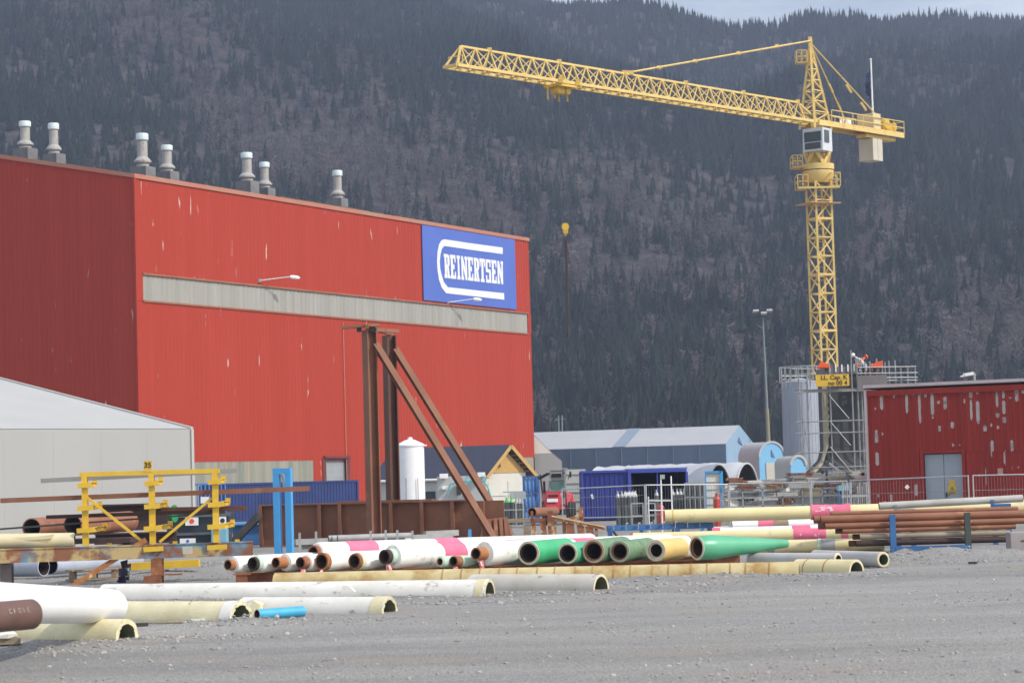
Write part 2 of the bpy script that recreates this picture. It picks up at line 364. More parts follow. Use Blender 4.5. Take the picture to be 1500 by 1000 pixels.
# loose stones
def stones(name, n, area, smin, smax, m):
    ico = np.array([(0, 0, 1), (.9, 0, .3), (.28, .85, .3), (-.72, .53, .3), (-.72, -.53, .3), (.28, -.85, .3), (.72, .53, -.4), (-.28, .85, -.4), (-.9, 0, -.4), (-.28, -.85, -.4), (.72, -.53, -.4)])
    fa = np.array([(0, 1, 2), (0, 2, 3), (0, 3, 4), (0, 4, 5), (0, 5, 1), (1, 6, 2), (2, 6, 7), (2, 7, 3), (3, 7, 8), (3, 8, 4), (4, 8, 9), (4, 9, 5), (5, 9, 10), (5, 10, 1), (1, 10, 6)])
    pts = area(n); n = len(pts); s = smin + (smax - smin) * nr.random(n) ** 4
    V = ico[None] * (1 + .5 * (nr.random((n, 11, 1)) - .5)) * (s[:, None, None] * (.6 + .8 * nr.random((n, 1, 3))))
    an = nr.random(n) * 6.28; ca, sa = np.cos(an)[:, None], np.sin(an)[:, None]
    V = np.stack([V[..., 0] * ca - V[..., 1] * sa, V[..., 0] * sa + V[..., 1] * ca, V[..., 2] * .6], 2)
    V[..., 0] += pts[:, :1]; V[..., 1] += pts[:, 1:2]; V[..., 2] += gz(pts[:, 0], pts[:, 1])[:, None] + s[:, None] * .12
    t = np.ones((n, 11, 4)); br = .55 + .5 * nr.random((n, 1)); t[..., 0] = br; t[..., 1] = br * .985; t[..., 2] = br * (.93 + .06 * nr.random((n, 1)))
    Fx = (fa[None] + (np.arange(n) * 11)[:, None, None]).reshape(-1, 3)
    return mesh_np(name, V.reshape(-1, 3), Fx, m, 3, t.reshape(-1, 4))
STONE = mat('loose_stone', (.40, .39, .37), (.31, .30, .285), 8, .9, tint='tint')
def ar1(n):
    y = 29 + 45 * nr.random(n) ** 1.1; x = (nr.random(n) * 2 - 1) * (y * .23 + 1)
    p = np.stack([x, y], 1); d = fbm(x * .35, y * .5, 3, 9)
    return p[nr.random(n) < np.clip((d - .38) * 4, .05, 1)]
def ar2(n):
    cl = [(430, 876, 3, .7), (620, 885, 2.5, .6), (300, 915, 2.2, .7), (200, 935, 1.6, .5), (950, 856, 3, .6), (1300, 825, 3, 1.3), (1420, 820, 3.4, 1.3), (290, 840, 1.6, 2.4), (800, 870, 3, .6), (1120, 845, 3, .6), (60, 955, 2, .8)]
    o = []
    for k in range(n):
        px, py, rx, ry = cl[k % len(cl)]; g = G(px, py); o.append((g.x + nr.normal() * rx * .7, g.y + nr.normal() * ry * .7))
    return np.array(o)
tag(stones('gravel_stones', 16000, ar1, .008, .045, STONE), kind='stuff', label='loose gravel scattered over the yard')
tag(stones('gravel_rubble', 6500, ar2, .012, .055, STONE), kind='stuff', label='coarse rubble heaped along the pipes')

# ------------------------------------------------------------------ mountain
SKX = np.array([-900, -300, 0, 300, 500, 700, 830, 1000, 1100, 1150, 1200, 1350, 1500, 1800, 2400.])
SKY = np.array([-60, -120, -150, -100, -70, -32, 8, 62, 88, 76, 57, 45, 33, 60, 130.])
D0, D1 = 560., 1900.
def tanel(px):
    y = np.interp(px, SKX, SKY); return (695 - .028 * (px - 750) - y) / F
def mh(x, y):
    px = 750 + F * x / np.maximum(y, 1); d = np.clip((y - D0) / (D1 - D0), 0, 1)
    s = d * (1.35 - .35 * d)
    s = s / 1.0
    crest = D1 * tanel(px)
    h = crest * np.minimum(s, 1)
    # gullies, knolls
    h = h + (fbm(x / 130., y / 170., 4, 3) - .47) * 95 * np.sin(np.pi * np.clip(d, 0, 1)) ** .8
    back = np.maximum(0, y - D1); h = h - back * .35 - (back > 0) * 0
    return np.maximum(h, -60)
nx, ny = 260, 240
tx = np.linspace(-.42, .42, nx); ty = np.concatenate([np.linspace(D0 - 30, D1, 200), np.linspace(D1 + 12, 2500, 40)])
TX, TY = np.meshgrid(tx, ty); X = TX * (TY * .75 + 480); Y = TY; Z = mh(X, Y) - 1.0
SOIL = mat('forest_floor', (.075, .060, .055), (.022, .020, .020), .22, .95, c3=(.12, .09, .065), t3=.68, s3=.03, w3=.05, lo=.40, hi=.60)
tag(mesh_np('mountain', np.stack([X.ravel(), Y.ravel(), Z.ravel()], 1), grid_faces(nx, ny), SOIL, 4, smooth=True), kind='structure', label='steep wooded mountainside behind the yard')

# tree shapes (each face a clump of foliage)
def conifer(seed, slim):
    g = np.random.default_rng(seed); V = []; Fs = []
    layers = 7
    for i in range(layers):
        f = i / layers; zb = .04 + .80 * f + g.uniform(-.02, .02); zt = min(1.0, zb + .30 - .08 * f)
        if i == layers - 1: zt = 1.0
        rr = slim * (1 - f) ** .85 + .012; k = 5; a0 = g.uniform(0, 6.28); o = len(V)
        V.append((g.uniform(-.008, .008), g.uniform(-.008, .008), zt))
        for j in range(k * 2):
            a = a0 + math.pi * j / k + g.uniform(-.12, .12); r = rr * (g.uniform(.8, 1.2) if j % 2 == 0 else g.uniform(.35, .55))
            V.append((r * math.cos(a), r * math.sin(a), zb - (0.03 if j % 2 == 0 else -.03) + g.uniform(-.02, .02)))
        for j in range(k * 2): Fs.append((o, o + 1 + j, o + 1 + (j + 1) % (k * 2)))
    return np.array(V), np.array(Fs)
def birch(seed):
    g = np.random.default_rng(seed); V = []; Fs = []
    def sl(p, q, w):
        p = np.array(p); q = np.array(q); d = q - p; s = np.cross(d, g.normal(size=3)); s = s / (np.linalg.norm(s) + 1e-6) * w
        o = len(V); V.extend([p - s, p + s, q]); Fs.append((o, o + 1, o + 2))
    for k in range(3): sl((0, 0, 0), (g.normal() * .02, g.normal() * .02, .95), .010)
    for k in range(46):
        z = g.uniform(.22, .86); a = g.uniform(0, 6.28); l = g.uniform(.10, .24) * (1.15 - z * .6); e = g.uniform(.4, 1.2)
        q = (l * math.cos(a), l * math.sin(a), z + l * e); sl((0, 0, z), q, .006)
        for t in range(2):
            m = np.array((0, 0, z)) * .4 + np.array(q) * .6; a2 = a + g.normal() * .9; l2 = l * g.uniform(.4, .8)
            sl(m, m + np.array((l2 * math.cos(a2), l2 * math.sin(a2), l2 * g.uniform(.4, 1.4))), .011)
    return np.array(V), np.array(Fs)
def wood(name, protos, P, hts, wid, m, tints):
    Vs = []; Fx = []; Ts = []; o = 0; which = nr.integers(0, len(protos), len(P))
    for k, (pv, pf) in enumerate(protos):
        ii = np.where(which == k)[0]; n = len(ii); a = nr.random(n) * 6.28; ca, sa = np.cos(a)[:, None], np.sin(a)[:, None]
        h = hts[ii][:, None]; w = (hts * wid)[ii][:, None]
        x = (pv[None, :, 0] * ca - pv[None, :, 1] * sa) * w + P[ii, :1]; y = (pv[None, :, 0] * sa + pv[None, :, 1] * ca) * w + P[ii, 1:2]
        z = pv[None, :, 2] * h + P[ii, 2:3]
        Vs.append(np.stack([x, y, z], 2).reshape(-1, 3)); Fx.append((pf[None] + (o + np.arange(n) * len(pv))[:, None, None]).reshape(-1, 3)); o += n * len(pv)
        Ts.append(np.repeat(tints[ii], len(pv), 0))
    return mesh_np(name, np.concatenate(Vs), np.concatenate(Fx), m, 3, np.concatenate(Ts))
NT = 54000
ty = D0 - 20 + (D1 + 60 - D0) * nr.random(NT * 2); tx = (nr.random(NT * 2) * 2 - 1) * .30
X = tx * (ty * .8 + 330); Y = ty
keep = nr.random(NT * 2) < (.35 + .65 * (ty / D1)) ; X, Y = X[keep], Y[keep]
Zt = mh(X, Y); vis = Y < D1 + 40; X, Y, Zt = X[vis], Y[vis], Zt[vis]
# where the bare birch woods stand on the slope (seen at these picture positions)
PX = 750 + F * X / Y; PY = 695 - .028 * (PX - 750) - F * (Zt - H) / Y
bp_ = np.zeros_like(X)
for cx, cy, rx, ry, an, w in ((230, 40, 110, 55, .3, 1.0), (330, 75, 70, 20, .5, .8), (390, 190, 120, 45, .55, .9), (560, 250, 190, 60, .42, 1.1), (700, 330, 170, 55, .35, 1.0), (880, 400, 150, 28, .15, .9), (950, 310, 160, 30, .3, .8),
                              (1470, 500, 90, 40, -.3, 1.3), (1340, 110, 40, 12, .2, .6), (1260, 240, 30, 22, .3, .6), (1300, 350, 40, 50, .2, .6), (520, 100, 40, 20, .3, .4), (640, 200, 60, 25, .2, .6), (810, 625, 60, 16, .1, 1.0), (1060, 380, 80, 25, .3, .5), (1090, 570, 60, 40, .2, .5)):
    ca, sa = math.cos(an), math.sin(an); dx, dy = PX - cx, PY - cy
    q = ((dx * ca + dy * sa) / rx) ** 2 + ((-dx * sa + dy * ca) / ry) ** 2; bp_ = np.maximum(bp_, w * np.exp(-q * .8))
bp_ = bp_ * (.35 + 1.3 * fbm(X / 45., Y / 70., 4, 21)) + .10 * (fbm(X / 90., Y / 120., 3, 31) > .56)
gap = (bp_ > .3) | (nr.random(len(X)) < .55 + 1.1 * fbm(X / 28., Y / 40., 3, 71))
X, Y, Zt, bp_ = X[gap], Y[gap], Zt[gap], bp_[gap]
isb = nr.random(len(X)) < np.clip(bp_, 0, .93)
CONI = mat('spruce_foliage', (.026, .034, .026), (.018, .025, .020), .05, .9, tint='tint', spec=.1)
BIRCH = mat('bare_birch_twigs', (.19, .158, .155), (.15, .128, .13), .05, .9, tint='tint', spec=.1)
def tints(n, X, Y, a=.55, b=.9, warm=.35):
    br = (a + b * nr.random(n)) * (.75 + .55 * fbm(X / 60., Y / 90., 3, 41)); t = np.ones((n, 4)); w = nr.random(n)
    t[:, 0] = br * (1 - warm / 2 + warm * w); t[:, 1] = br; t[:, 2] = br * (1 + warm / 3 - warm * .7 * w); return t
ci = ~isb; n = ci.sum(); P = np.stack([X, Y, Zt - .8], 1)
hts = (5 + 8 * nr.random(n) ** 1.5) * (.45 + 1.15 * fbm(X[ci] / 75., Y[ci] / 110., 3, 61)) * (1.0 - .25 * (Y[ci] > D1 - 90))
tag(wood('spruce_forest', [conifer(s, .17 + .02 * (s % 3)) for s in range(5)], P[ci], hts, np.full(n, 1.0) * (.85 + .5 * nr.random(n)), CONI, tints(n, X[ci], Y[ci])), kind='stuff', label='dark spruce forest covering the mountainside')
n = isb.sum()
tag(wood('birch_wood', [birch(s + 50) for s in range(5)], P[isb], 5 + 4.5 * nr.random(n), np.full(n, 1.0) * (1.0 + .5 * nr.random(n)), BIRCH, tints(n, X[isb], Y[isb], .7, .6, .15)), kind='stuff', label='bare purple grey birch woods on the slope')

# ------------------------------------------------------------------ air
hz = MB(); hz.box((0, 1180, 470), (3300, 2560, 1063)); HZM = bpy.data.materials.new('haze_air'); HZM.use_nodes = True; nt = HZM.node_tree
for n_ in list(nt.nodes):
    if n_.type != 'OUTPUT_MATERIAL': nt.nodes.remove(n_)
out = [n_ for n_ in nt.nodes if n_.type == 'OUTPUT_MATERIAL'][0]
pv = node(nt, 'ShaderNodeVolumePrincipled'); pv.inputs['Color'].default_value = (.62, .74, 1, 1); pv.inputs['Density'].default_value = .00030; pv.inputs['Anisotropy'].default_value = .2
nt.links.new(pv.outputs[0], out.inputs['Volume'])
tag(hz.build('haze', HZM, smooth=False), kind='stuff', label='thin bluish air over the yard and mountain')
S.cycles.volume_bounces = 0
# ------------------------------------------------------------------ red hall
V3 = Vector
UPZ = V3((0, 0, 1))
YH = 180.0
HC = W(196, 258, YH); EAVE = HC.z; HC = V3((HC.x, HC.y, 0))
rq = ray(774, 351.5); YE = (EAVE - H) / rq.z * rq.y; HE = W(774, 351.5, YE); HD = (V3((HE.x, HE.y, 0)) - HC).normalized(); HN = V3((HD.y, -HD.x, 0))     # along the long wall; its outward normal
HB = -HN                                                          # from the long wall back into the hall
HLEN = (V3((HE.x, HE.y, 0)) - HC).length
hall = thing('industrial_hall', 'huge red corrugated industrial hall with a blue sign and roof stacks', 'hall', HC)
def corr(mb, p, d, n, length, zb, ztop, pitch=.52, depth=.026, thick=.04, fr=(.0, .45, .55, .9)):
    """trapezoid sheet along d from p; zb and ztop are heights or functions of distance"""
    fb = zb if callable(zb) else (lambda s: zb); ft = ztop if callable(ztop) else (lambda s: ztop)
    pts = []; s = 0.0
    prof = ((0, 0), (.5, 0), (.6, 1), (.9, 1))
    k = 0
    while s < length:
        for f, o in prof:
            q = (k + f) * pitch
            if q >= length: break
            pts.append((q, o * depth))
        k += 1; s = k * pitch
    pts.append((length, 0))
    Vv = []; Ff = []
    for q, o in pts:
        b = p + d * q + n * o; Vv.append((b.x, b.y, fb(q))); Vv.append((b.x, b.y, ft(q)))
    for i in range(len(pts) - 1): Ff.append((2 * i, 2 * i + 2, 2 * i + 3, 2 * i + 1))
    mb.add(Vv, Ff); return mb
def wp(px, py, off=0.0):                    # a point of the long wall
    q = onplane(px, py, HC, HN); return q + HN * off
def ws(px, py):
    q = onplane(px, py, HC, HN); return (q - HC).dot(HD), q.z
band_t0 = ws(204, 401); band_t1 = ws(770, 458); band_b = ws(204, 440)[1]
bt = (band_t0[1] + band_t1[1]) / 2; bb = (band_b + ws(770, 489)[1]) / 2
low_l = ws(285, 674); low_r = ws(459, 674); lowtop = low_r[1]
dl = ws(475, 670); dr = ws(508, 670); dtop = (dl[1] + dr[1]) / 2
mb = MB()
corr(mb, HC, HD, HN, HLEN, bt, EAVE)                       # above the window band
corr(mb, HC, HD, HN, HLEN, lowtop, bb)                     # between band and base windows
corr(mb, HC + HD * (low_r[0]), HD, HN, dl[0] - low_r[0], 0, lowtop)
corr(mb, HC + HD * (dr[0]), HD, HN, HLEN - dr[0] - 4.2, 0, lowtop)
mb.bar(HC + UPZ * ((lowtop + dtop) / 2) + HD * dl[0], HC + UPZ * ((lowtop + dtop) / 2) + HD * dr[0], .05, abs(lowtop - dtop) + .02, UPZ)
for z0, z1, s in ((bb, bt, .4), (bb, bt, HLEN - .35)):
    mb.bar(HC + HD * s + UPZ * z0, HC + HD * s + UPZ * z1, .9 if s < 1 else .7, .08, HN)
PIT = .2; DEP = 34.0
lw = mb.build('long_wall', HALLRED, hall)
gab = MB(); corr(gab, HC, HB, -HD, DEP, 0, lambda s: EAVE + PIT * (s if s < DEP / 2 else DEP - s), .45, .03)
gab.build('gable_wall', HALLRED, hall)
fl = MB()
fl.bar(HC + UPZ * (EAVE + .02) - HD * .1 + HN * .06, HC + UPZ * (EAVE + .02) + HD * HLEN + HN * .06, .14, .34, UPZ)
fl.bar(HC + UPZ * (EAVE + .04) - HD * .09, HC + HB * (DEP / 2) + UPZ * (EAVE + .04 + PIT * DEP / 2) - HD * .09, .14, .32, UPZ)
fl.build('eave_flashing', mat('hall_flashing', (.46, .15, .09), (.40, .20, .13), .3, .6), hall)
ct = MB(); ct.bar(HC + HN * .07 - HD * .09, HC + HN * .07 - HD * .09 + UPZ * (EAVE - .2), .22, .22, HN); ct.build('corner_trim', HALLRED, hall)
rf = MB()
for a, bq in ((0, 1), (1, 0)):
    pass
o = HC - HD * .05; z0 = EAVE + .1; zr = EAVE + PIT * DEP / 2 + .1
pA, pB, pC = o + UPZ * z0, o + HB * DEP / 2 + UPZ * zr, o + HB * DEP + UPZ * z0
e = HD * (HLEN + .1)
for q0, q1 in ((pA, pB), (pB, pC)):
    rf.add([q0, q1, q1 + e, q0 + e, q0 - UPZ * .15, q1 - UPZ * .15, q1 + e - UPZ * .15, q0 + e - UPZ * .15], [(0, 1, 2, 3), (7, 6, 5, 4), (0, 3, 7, 4), (1, 5, 6, 2), (0, 4, 5, 1), (3, 2, 6, 7)])
# far gable and back wall close the volume
eb = HC + HD * HLEN
rf.build('roof', ROOFDARK, hall)
bw = MB(); corr(bw, HC + HB * DEP, HD, HB, HLEN, 0, EAVE, 1.2); corr(bw, eb, HB, HD, DEP, 0, lambda s: EAVE + PIT * (s if s < DEP / 2 else DEP - s), 1.2); bw.build('rear_wall', HALLRED, hall)
wb = MB(); corr(wb, HC + HD * .85 - HN * .06, HD, HN, HLEN - 1.55, bb, bt, .62, .04); wbo = wb.build('window_band', GLAZEBAND, hall)
wf = MB()
for z in (bt, bb): wf.bar(HC + HD * .8 + UPZ * z + HN * .05, HC + HD * (HLEN - .6) + UPZ * z + HN * .05, .12, .14, UPZ)
wf.build('window_band_frame', mat('rusted_band_frame', (.36, .13, .07), (.26, .10, .05), .6, .7), hall)
lb = MB(); corr(lb, HC + HD * .3 - HN * .02, HD, HN, low_r[0] - .3, 0, lowtop, .62, .04); lb.build('base_window_band', LOWBAND, hall)
rb = MB(); corr(rb, HC + HD * (HLEN - 4.2) - HN * .02, HD, HN, 4.0, 0, lowtop, .62, .04); rb.build('base_window_band', LOWBAND, hall)
dr_ = MB(); c0 = HC + HD * ((dl[0] + dr[0]) / 2) - HN * .25
dr_.bar(c0 - HD * (dr[0] - dl[0]) / 2 + UPZ * dtop / 2, c0 + HD * (dr[0] - dl[0]) / 2 + UPZ * dtop / 2, .08, dtop, UPZ)
for k in range(1, 8): dr_.bar(c0 - HD * (dr[0] - dl[0]) / 2 + UPZ * dtop * k / 8 + HN * .05, c0 + HD * (dr[0] - dl[0]) / 2 + UPZ * dtop * k / 8 + HN * .05, .03, .05, UPZ)
do = dr_.build('roller_door', GREYDOOR, hall)
df = MB()
for s in (dl[0] - .12, dr[0] + .12): df.bar(HC + HD * s + HN * .0, HC + HD * s + UPZ * dtop, .5, .2, HN)
df.bar(HC + HD * (dl[0] - .2) + UPZ * (dtop + .05), HC + HD * (dr[0] + .2) + UPZ * (dtop + .05), .5, .2, UPZ)
df.build('door_frame', mat('dark_door_frame', (.16, .04, .035), (.12, .03, .03), 1, .6), do)
# drain pipe on the long wall
s0 = ws(503, 560)[0]; dp = MB(); dp.tube(HC + HD * s0 + HN * .12 + UPZ * .2, HC + HD * s0 + HN * .12 + UPZ * (bb - .4), .035, n=8); dp.build('downpipe', mat('pale_red_pipe', (.62, .25, .19), (.55, .20, .15), .5, .5), hall)

# big sign on the hall
sc0 = wp(619, 440, .12)
sign = thing('company_sign', 'large blue company sign with white lettering high on the red hall', 'sign', sc0)
q = [wp(x, y, .10) for x, y in ((619, 440), (755, 453), (752, 349), (615, 331.5))]
zt = (q[2].z + q[3].z) / 2; zb = (q[0].z + q[1].z) / 2
sA = (q[0] - HC).dot(HD); sB = (q[1] - HC).dot(HD)
def onw(s, z, off): return HC + HD * s + HN * off + UPZ * z
p_ = MB(); p_.prism([onw(sA, zb, .08), onw(sB, zb, .08), onw(sB, zt, .08), onw(sA, zt, .08)], HN * .06); p_.build('panel', SIGNBLUE, sign, False)
SX = lambda x: 620 + x / 7.69
SY = lambda y: 330 + y / 7.69
outr = [(878, 253), (500, 202), (222, 160), (190, 172), (163, 215), (145, 300), (139, 400), (143, 500), (160, 610), (190, 700), (240, 765), (560, 800), (896, 838)]
inr = [(878, 325), (500, 274), (228, 234), (208, 243), (190, 270), (176, 330), (168, 400), (172, 480), (186, 550), (214, 640), (258, 698), (560, 731), (892, 766)]
em = MB()
for i in range(len(outr) - 1):
    qs = [wp(SX(x), SY(y), .14) for x, y in (outr[i], outr[i + 1], inr[i + 1], inr[i])]
    em.prism(qs[::-1], HN * .03)
em.build('emblem', SIGNWHITE, sign, False)
LET = {
 'I': [[(.12, 0), (.88, 0), (.88, .13), (.12, .13)], [(.12, .87), (.88, .87), (.88, 1), (.12, 1)], [(.3, .13), (.7, .13), (.7, .87), (.3, .87)]],
 'E': [[(0, 0), (.95, 0), (.95, .13), (0, .13)], [(0, .87), (.95, .87), (.95, 1), (0, 1)], [(.1, .13), (.46, .13), (.46, .87), (.1, .87)], [(.72, .13), (.95, .13), (.95, .31), (.80, .31)], [(.80, .69), (.95, .69), (.95, .87), (.72, .87)], [(.46, .44), (.72, .38), (.72, .62), (.46, .56)]],
 'T': [[(0, .87), (1, .87), (1, 1), (0, 1)], [(.32, .13), (.68, .13), (.68, .87), (.32, .87)], [(.15, 0), (.85, 0), (.85, .13), (.15, .13)], [(0, .66), (.15, .66), (.2, .87), (0, .87)], [(.85, .66), (1, .66), (1, .87), (.8, .87)]],
 'R': [[(0, 0), (.52, 0), (.52, .13), (0, .13)], [(0, .87), (.62, .87), (.62, 1), (0, 1)], [(.1, .13), (.42, .13), (.42, .87), (.1, .87)], [(.62, .45), (.86, .50), (.97, .60), (.97, .88), (.86, .97), (.62, 1)], [(.42, .45), (.62, .45), (.62, .56), (.42, .56)], [(.46, .45), (.80, .45), (.90, .13), (.58, .13)][::1], [(.60, 0), (1, 0), (1, .13), (.60, .13)]],
 'S': [[(.05, .87), (.95, .87), (.95, 1), (.05, 1)], [(.02, .58), (.36, .58), (.36, .87), (.02, .87)], [(.02, .58), (.10, .44), (.98, .44), (.90, .58)][0:4], [(.64, .13), (.98, .13), (.98, .44), (.64, .44)], [(.05, 0), (.95, 0), (.95, .13), (.05, .13)], [(.74, .68), (.95, .68), (.95, .87), (.74, .87)], [(.05, .13), (.26, .13), (.26, .32), (.05, .32)]],
 'N': [[(.06, .13), (.32, .13), (.32, 1), (.06, 1)], [(.70, 0), (.95, 0), (.95, .87), (.70, .87)], [(.32, 1), (.32, .56), (.70, 0), (.70, .46)], [(0, 0), (.42, 0), (.42, .13), (0, .13)], [(.60, .87), (1, .87), (1, 1), (.60, 1)]]}
tl, bl, br_, trr = [(SX(x), SY(y)) for x, y in ((213, 322), (224, 592), (886, 666), (880, 408))]
cs = [((wp(*k) - HC).dot(HD), wp(*k).z) for k in (bl, br_, trr, tl)]
lt = MB(); word = 'REINERTSEN'; wd_ = [1, 1, .72, 1.12, 1, 1, 1, 1, 1, 1.12]; tot = sum(wd_) + .1 * 9; x0 = 0
for ch, w in zip(word, wd_):
    for pl in LET[ch]:
        pts = []
        for a, bq in pl:
            uu = (x0 + a * w) / tot; vv = bq
            s = (cs[0][0] * (1 - uu) + cs[1][0] * uu) * (1 - vv) + (cs[3][0] * (1 - uu) + cs[2][0] * uu) * vv
            z = (cs[0][1] * (1 - uu) + cs[1][1] * uu) * (1 - vv) + (cs[3][1] * (1 - uu) + cs[2][1] * uu) * vv
            pts.append(onw(s, z, .14))
        lt.prism(pts, HN * .03)
    x0 += w + .1
lt.build('lettering', SIGNWHITE, sign, False)

# lamps on the hall wall
def wall_lamp(px, py, label):
    base = wp(px, py, .1); t = thing('wall_lamp', label, 'lamp', base, 'lamps on arms along the hall wall')
    m = MB(); tip = base + HD * 2.3 + HN * 1.5 + UPZ * .35; m.tube(base, tip, .05, n=6); m.box((base.x, base.y, base.z), (.2, .2, .3)); m.build('arm', STEEL, t)
    m = MB(); m.rev(tip - HN * .05 - HD * .1, HD * .8 + HN * .5 - UPZ * .08, [(0, .02), (.05, .12), (.3, .17), (.75, .16), (.95, .06), (.98, 0)], 12); m.build('lamp_head', PLASTICW, t)
wall_lamp(379, 411, 'grey lamp on an arm left of the sign on the red hall')
wall_lamp(655, 443, 'grey lamp on an arm at the foot of the blue sign')

# roof stacks
def stack(px, top, base, r, label, d_back):
    # stands on the roof at distance d_back behind the long wall
    p = onplane(px, base, HC + HB * d_back, HN); s = (p - HC).dot(HD)
    zr_ = EAVE + PIT * min(d_back, DEP - d_back) + .1
    loc = HC + HD * s + HB * d_back + UPZ * zr_
    zt_ = onplane(px, top, HC + HB * d_back, HN).z
    sc_ = p.y / F; r *= sc_
    t = thing('roof_stack', label, 'chimney', loc, 'ventilation stacks along the hall roof')
    m = MB(); hb = max(.5, onplane(px, base, HC + HB * d_back, HN).z - zr_)
    bw_ = r * 2.9
    m.box((loc.x, loc.y, loc.z + hb / 2 - .1), (bw_, bw_ * 1.2, hb + .2), math.atan2(HD.y, HD.x)); m.build('base_box', STACKBOX, t, False)
    z0 = loc.z + hb; hh = zt_ - z0
    m = MB(); m.rev((loc.x, loc.y, z0), UPZ, [(0, r * 1.15), (hh * .08, r * 1.15), (hh * .13, r * 1.55), (hh * .18, r * 1.55), (hh * .30, r * .92), (hh * .80, r * .9)], 18); so_ = m.build('flue', STACKM, t)
    m = MB(); m.rev((loc.x, loc.y, z0), UPZ, [(hh * .80, r * 1.0), (hh * .80, r * 1.12), (hh * .97, r * 1.12), (hh, r * 1.0), (hh, r * .8), (hh * .85, r * .8)], 18); m.build('cap', STACKCAP, so_)
stack(37, 178, 218, 8.0, 'thick stack nearest the left edge above the shaded gable', 14)
stack(79, 181, 226, 7.4, 'stack second from the left, above the shaded gable', 12)
stack(209, 196, 245, 8.3, 'tall stack on a dark box just right of the hall corner', 9)
stack(245, 213, 252, 7.7, 'slim stack second right of the hall corner', 9)
stack(362, 224, 266, 7.8, 'tall stack with a brown base box above the middle of the hall', 9)
stack(388, 238, 276, 6.8, 'short stack just right of the brown based one', 9)
stack(495, 250, 291, 6.6, 'single stack on a pale box, rightmost on the hall roof', 9)
rv = MB(); a_ = HC + HD * (ws(512, 308)[0]) + HB * 8; b2 = HC + HD * (ws(640, 330)[0]) + HB * 8
rv.bar(a_ + UPZ * (EAVE + 1.75), b2 + UPZ * (EAVE + 1.75), 1.6, .25, UPZ); rv.build('ridge_vent', mat('ridge_vent_sheet', (.10, .07, .06), (.16, .12, .09), .4, .7), hall)

# ------------------------------------------------------------------ white tent on the left
def tent(name, label, cat, cpx, cpy, Yc, d, length, prof, matw, matr, gable_m=None, base_z=0.0):
    """long tent: corner of the eave at a picture position; d = direction of the long wall away from the corner; prof = list of (inward, rise) from the eave"""
    c = W(cpx, cpy, Yc); d = V3((d[0], d[1], 0)).normalized(); n = V3((d.y, -d.x, 0))
    if n.y > 0: n = -n
    inn = -n; ez = c.z; c = V3((c.x, c.y, 0)); t = thing(name, label, cat, c); t['_d'] = 0
    w = MB(); w.prism([c, c + d * length, c + d * length + UPZ * ez, c + UPZ * ez], inn * .12); w.build('side_wall', matw, t, False)
    full = [(0, ez)] + [(a, ez + bq) for a, bq in prof]; wid = full[-1][0] * 2
    full += [(wid - a, z) for a, z in full[-2::-1]]
    m = MB()
    for (a0, z0), (a1, z1) in zip(full[:-1], full[1:]):
        P0 = c + inn * a0 + UPZ * (z0 + .02); P1 = c + inn * a1 + UPZ * (z1 + .02)
        m.add([P0, P1, P1 + d * length, P0 + d * length], [(0, 1, 2, 3)])
    m.build('roof', matr, t, False)
    g = MB(); pts = [c + inn * .12, c + inn * wid] + [c + inn * a + UPZ * z for a, z in reversed(full)]
    pts[-1] = c + inn * .12 + UPZ * ez
    g.prism(pts, d * .12); g.build('gable_end', gable_m or matw, t, False); g = MB(); g.prism([p + d * (length - .12) for p in pts], d * .12); g.build('gable_end', gable_m or matw, t, False)
    return t, c, d, n, inn, ez, wid
tw = tent('storage_tent', 'big white fabric tent in front of the hall at the left edge', 'tent', 279.5, 628, 110, (-.6, -.8), 42, [(14, 3.1)], TENTW, TENTROOF)
t_, c_, d_, n_, inn_, ez_, wid_ = tw
m = MB()
for k in range(1, 15):
    m = MB(); m.bar(c_ + d_ * (k * 2.8) + n_ * .002 + UPZ * .02, c_ + d_ * (k * 2.8) + n_ * .002 + UPZ * (ez_ - .1), .02, .006, n_); m.build('seam', mat('tent_seam', (.365, .365, .355), (.35, .35, .34), 1, .7), t_, False)
m = MB(); m.bar(c_ - d_ * .03 + n_ * .03, c_ - d_ * .03 + n_ * .03 + UPZ * ez_, .16, .10, n_); m.bar(c_ - d_ * .05 + UPZ * (ez_ + .03), c_ - d_ * .05 + inn_ * 14 + UPZ * (ez_ + 3.13), .2, .12, UPZ); m.build('edge_piping', TENTROOF, t_, False)

# small white tent behind the right corner of the hall
lt_ = thing('lean_to_tent', 'small white lean-to tent against the right end of the red hall', 'tent', W(800, 700, YE + 1.5))
YL = YE + 1.5; lq = [W(776.5, 692, YL), W(823, 692, YL), W(823, 676, YL), W(808, 663.5, YL), W(776.5, 632, YL)]
for q_ in lq[:2]: q_.z = 0
lm = MB(); xm_ = lq[3].x
lm.prism([lq[0], lq[1], lq[2], V3((xm_, YL, lq[3].z)), V3((lq[4].x, YL, lq[3].z))], V3((0, .1, 0))); lm.build('lower_wall', TENTW, lt_, False)
lm = MB(); lm.prism([V3((lq[4].x, YL, lq[3].z + .01)), V3((xm_, YL, lq[3].z + .01)), V3((lq[4].x, YL, lq[4].z))], V3((0, .1, 0))); lm.build('upper_gable', mat('cream_tent_cloth', (.78, .75, .65), (.74, .71, .61), .5, .6), lt_, False)
lm = MB()
for a_, c2_ in ((lq[2], lq[3]), (lq[3], lq[4])): lm.prism([a_ + UPZ * .03, c2_ + UPZ * .03, c2_ + UPZ * .09, a_ + UPZ * .09], V3((0, 2.0, 0)))
lm.build('roof', TENTROOF, lt_, False)
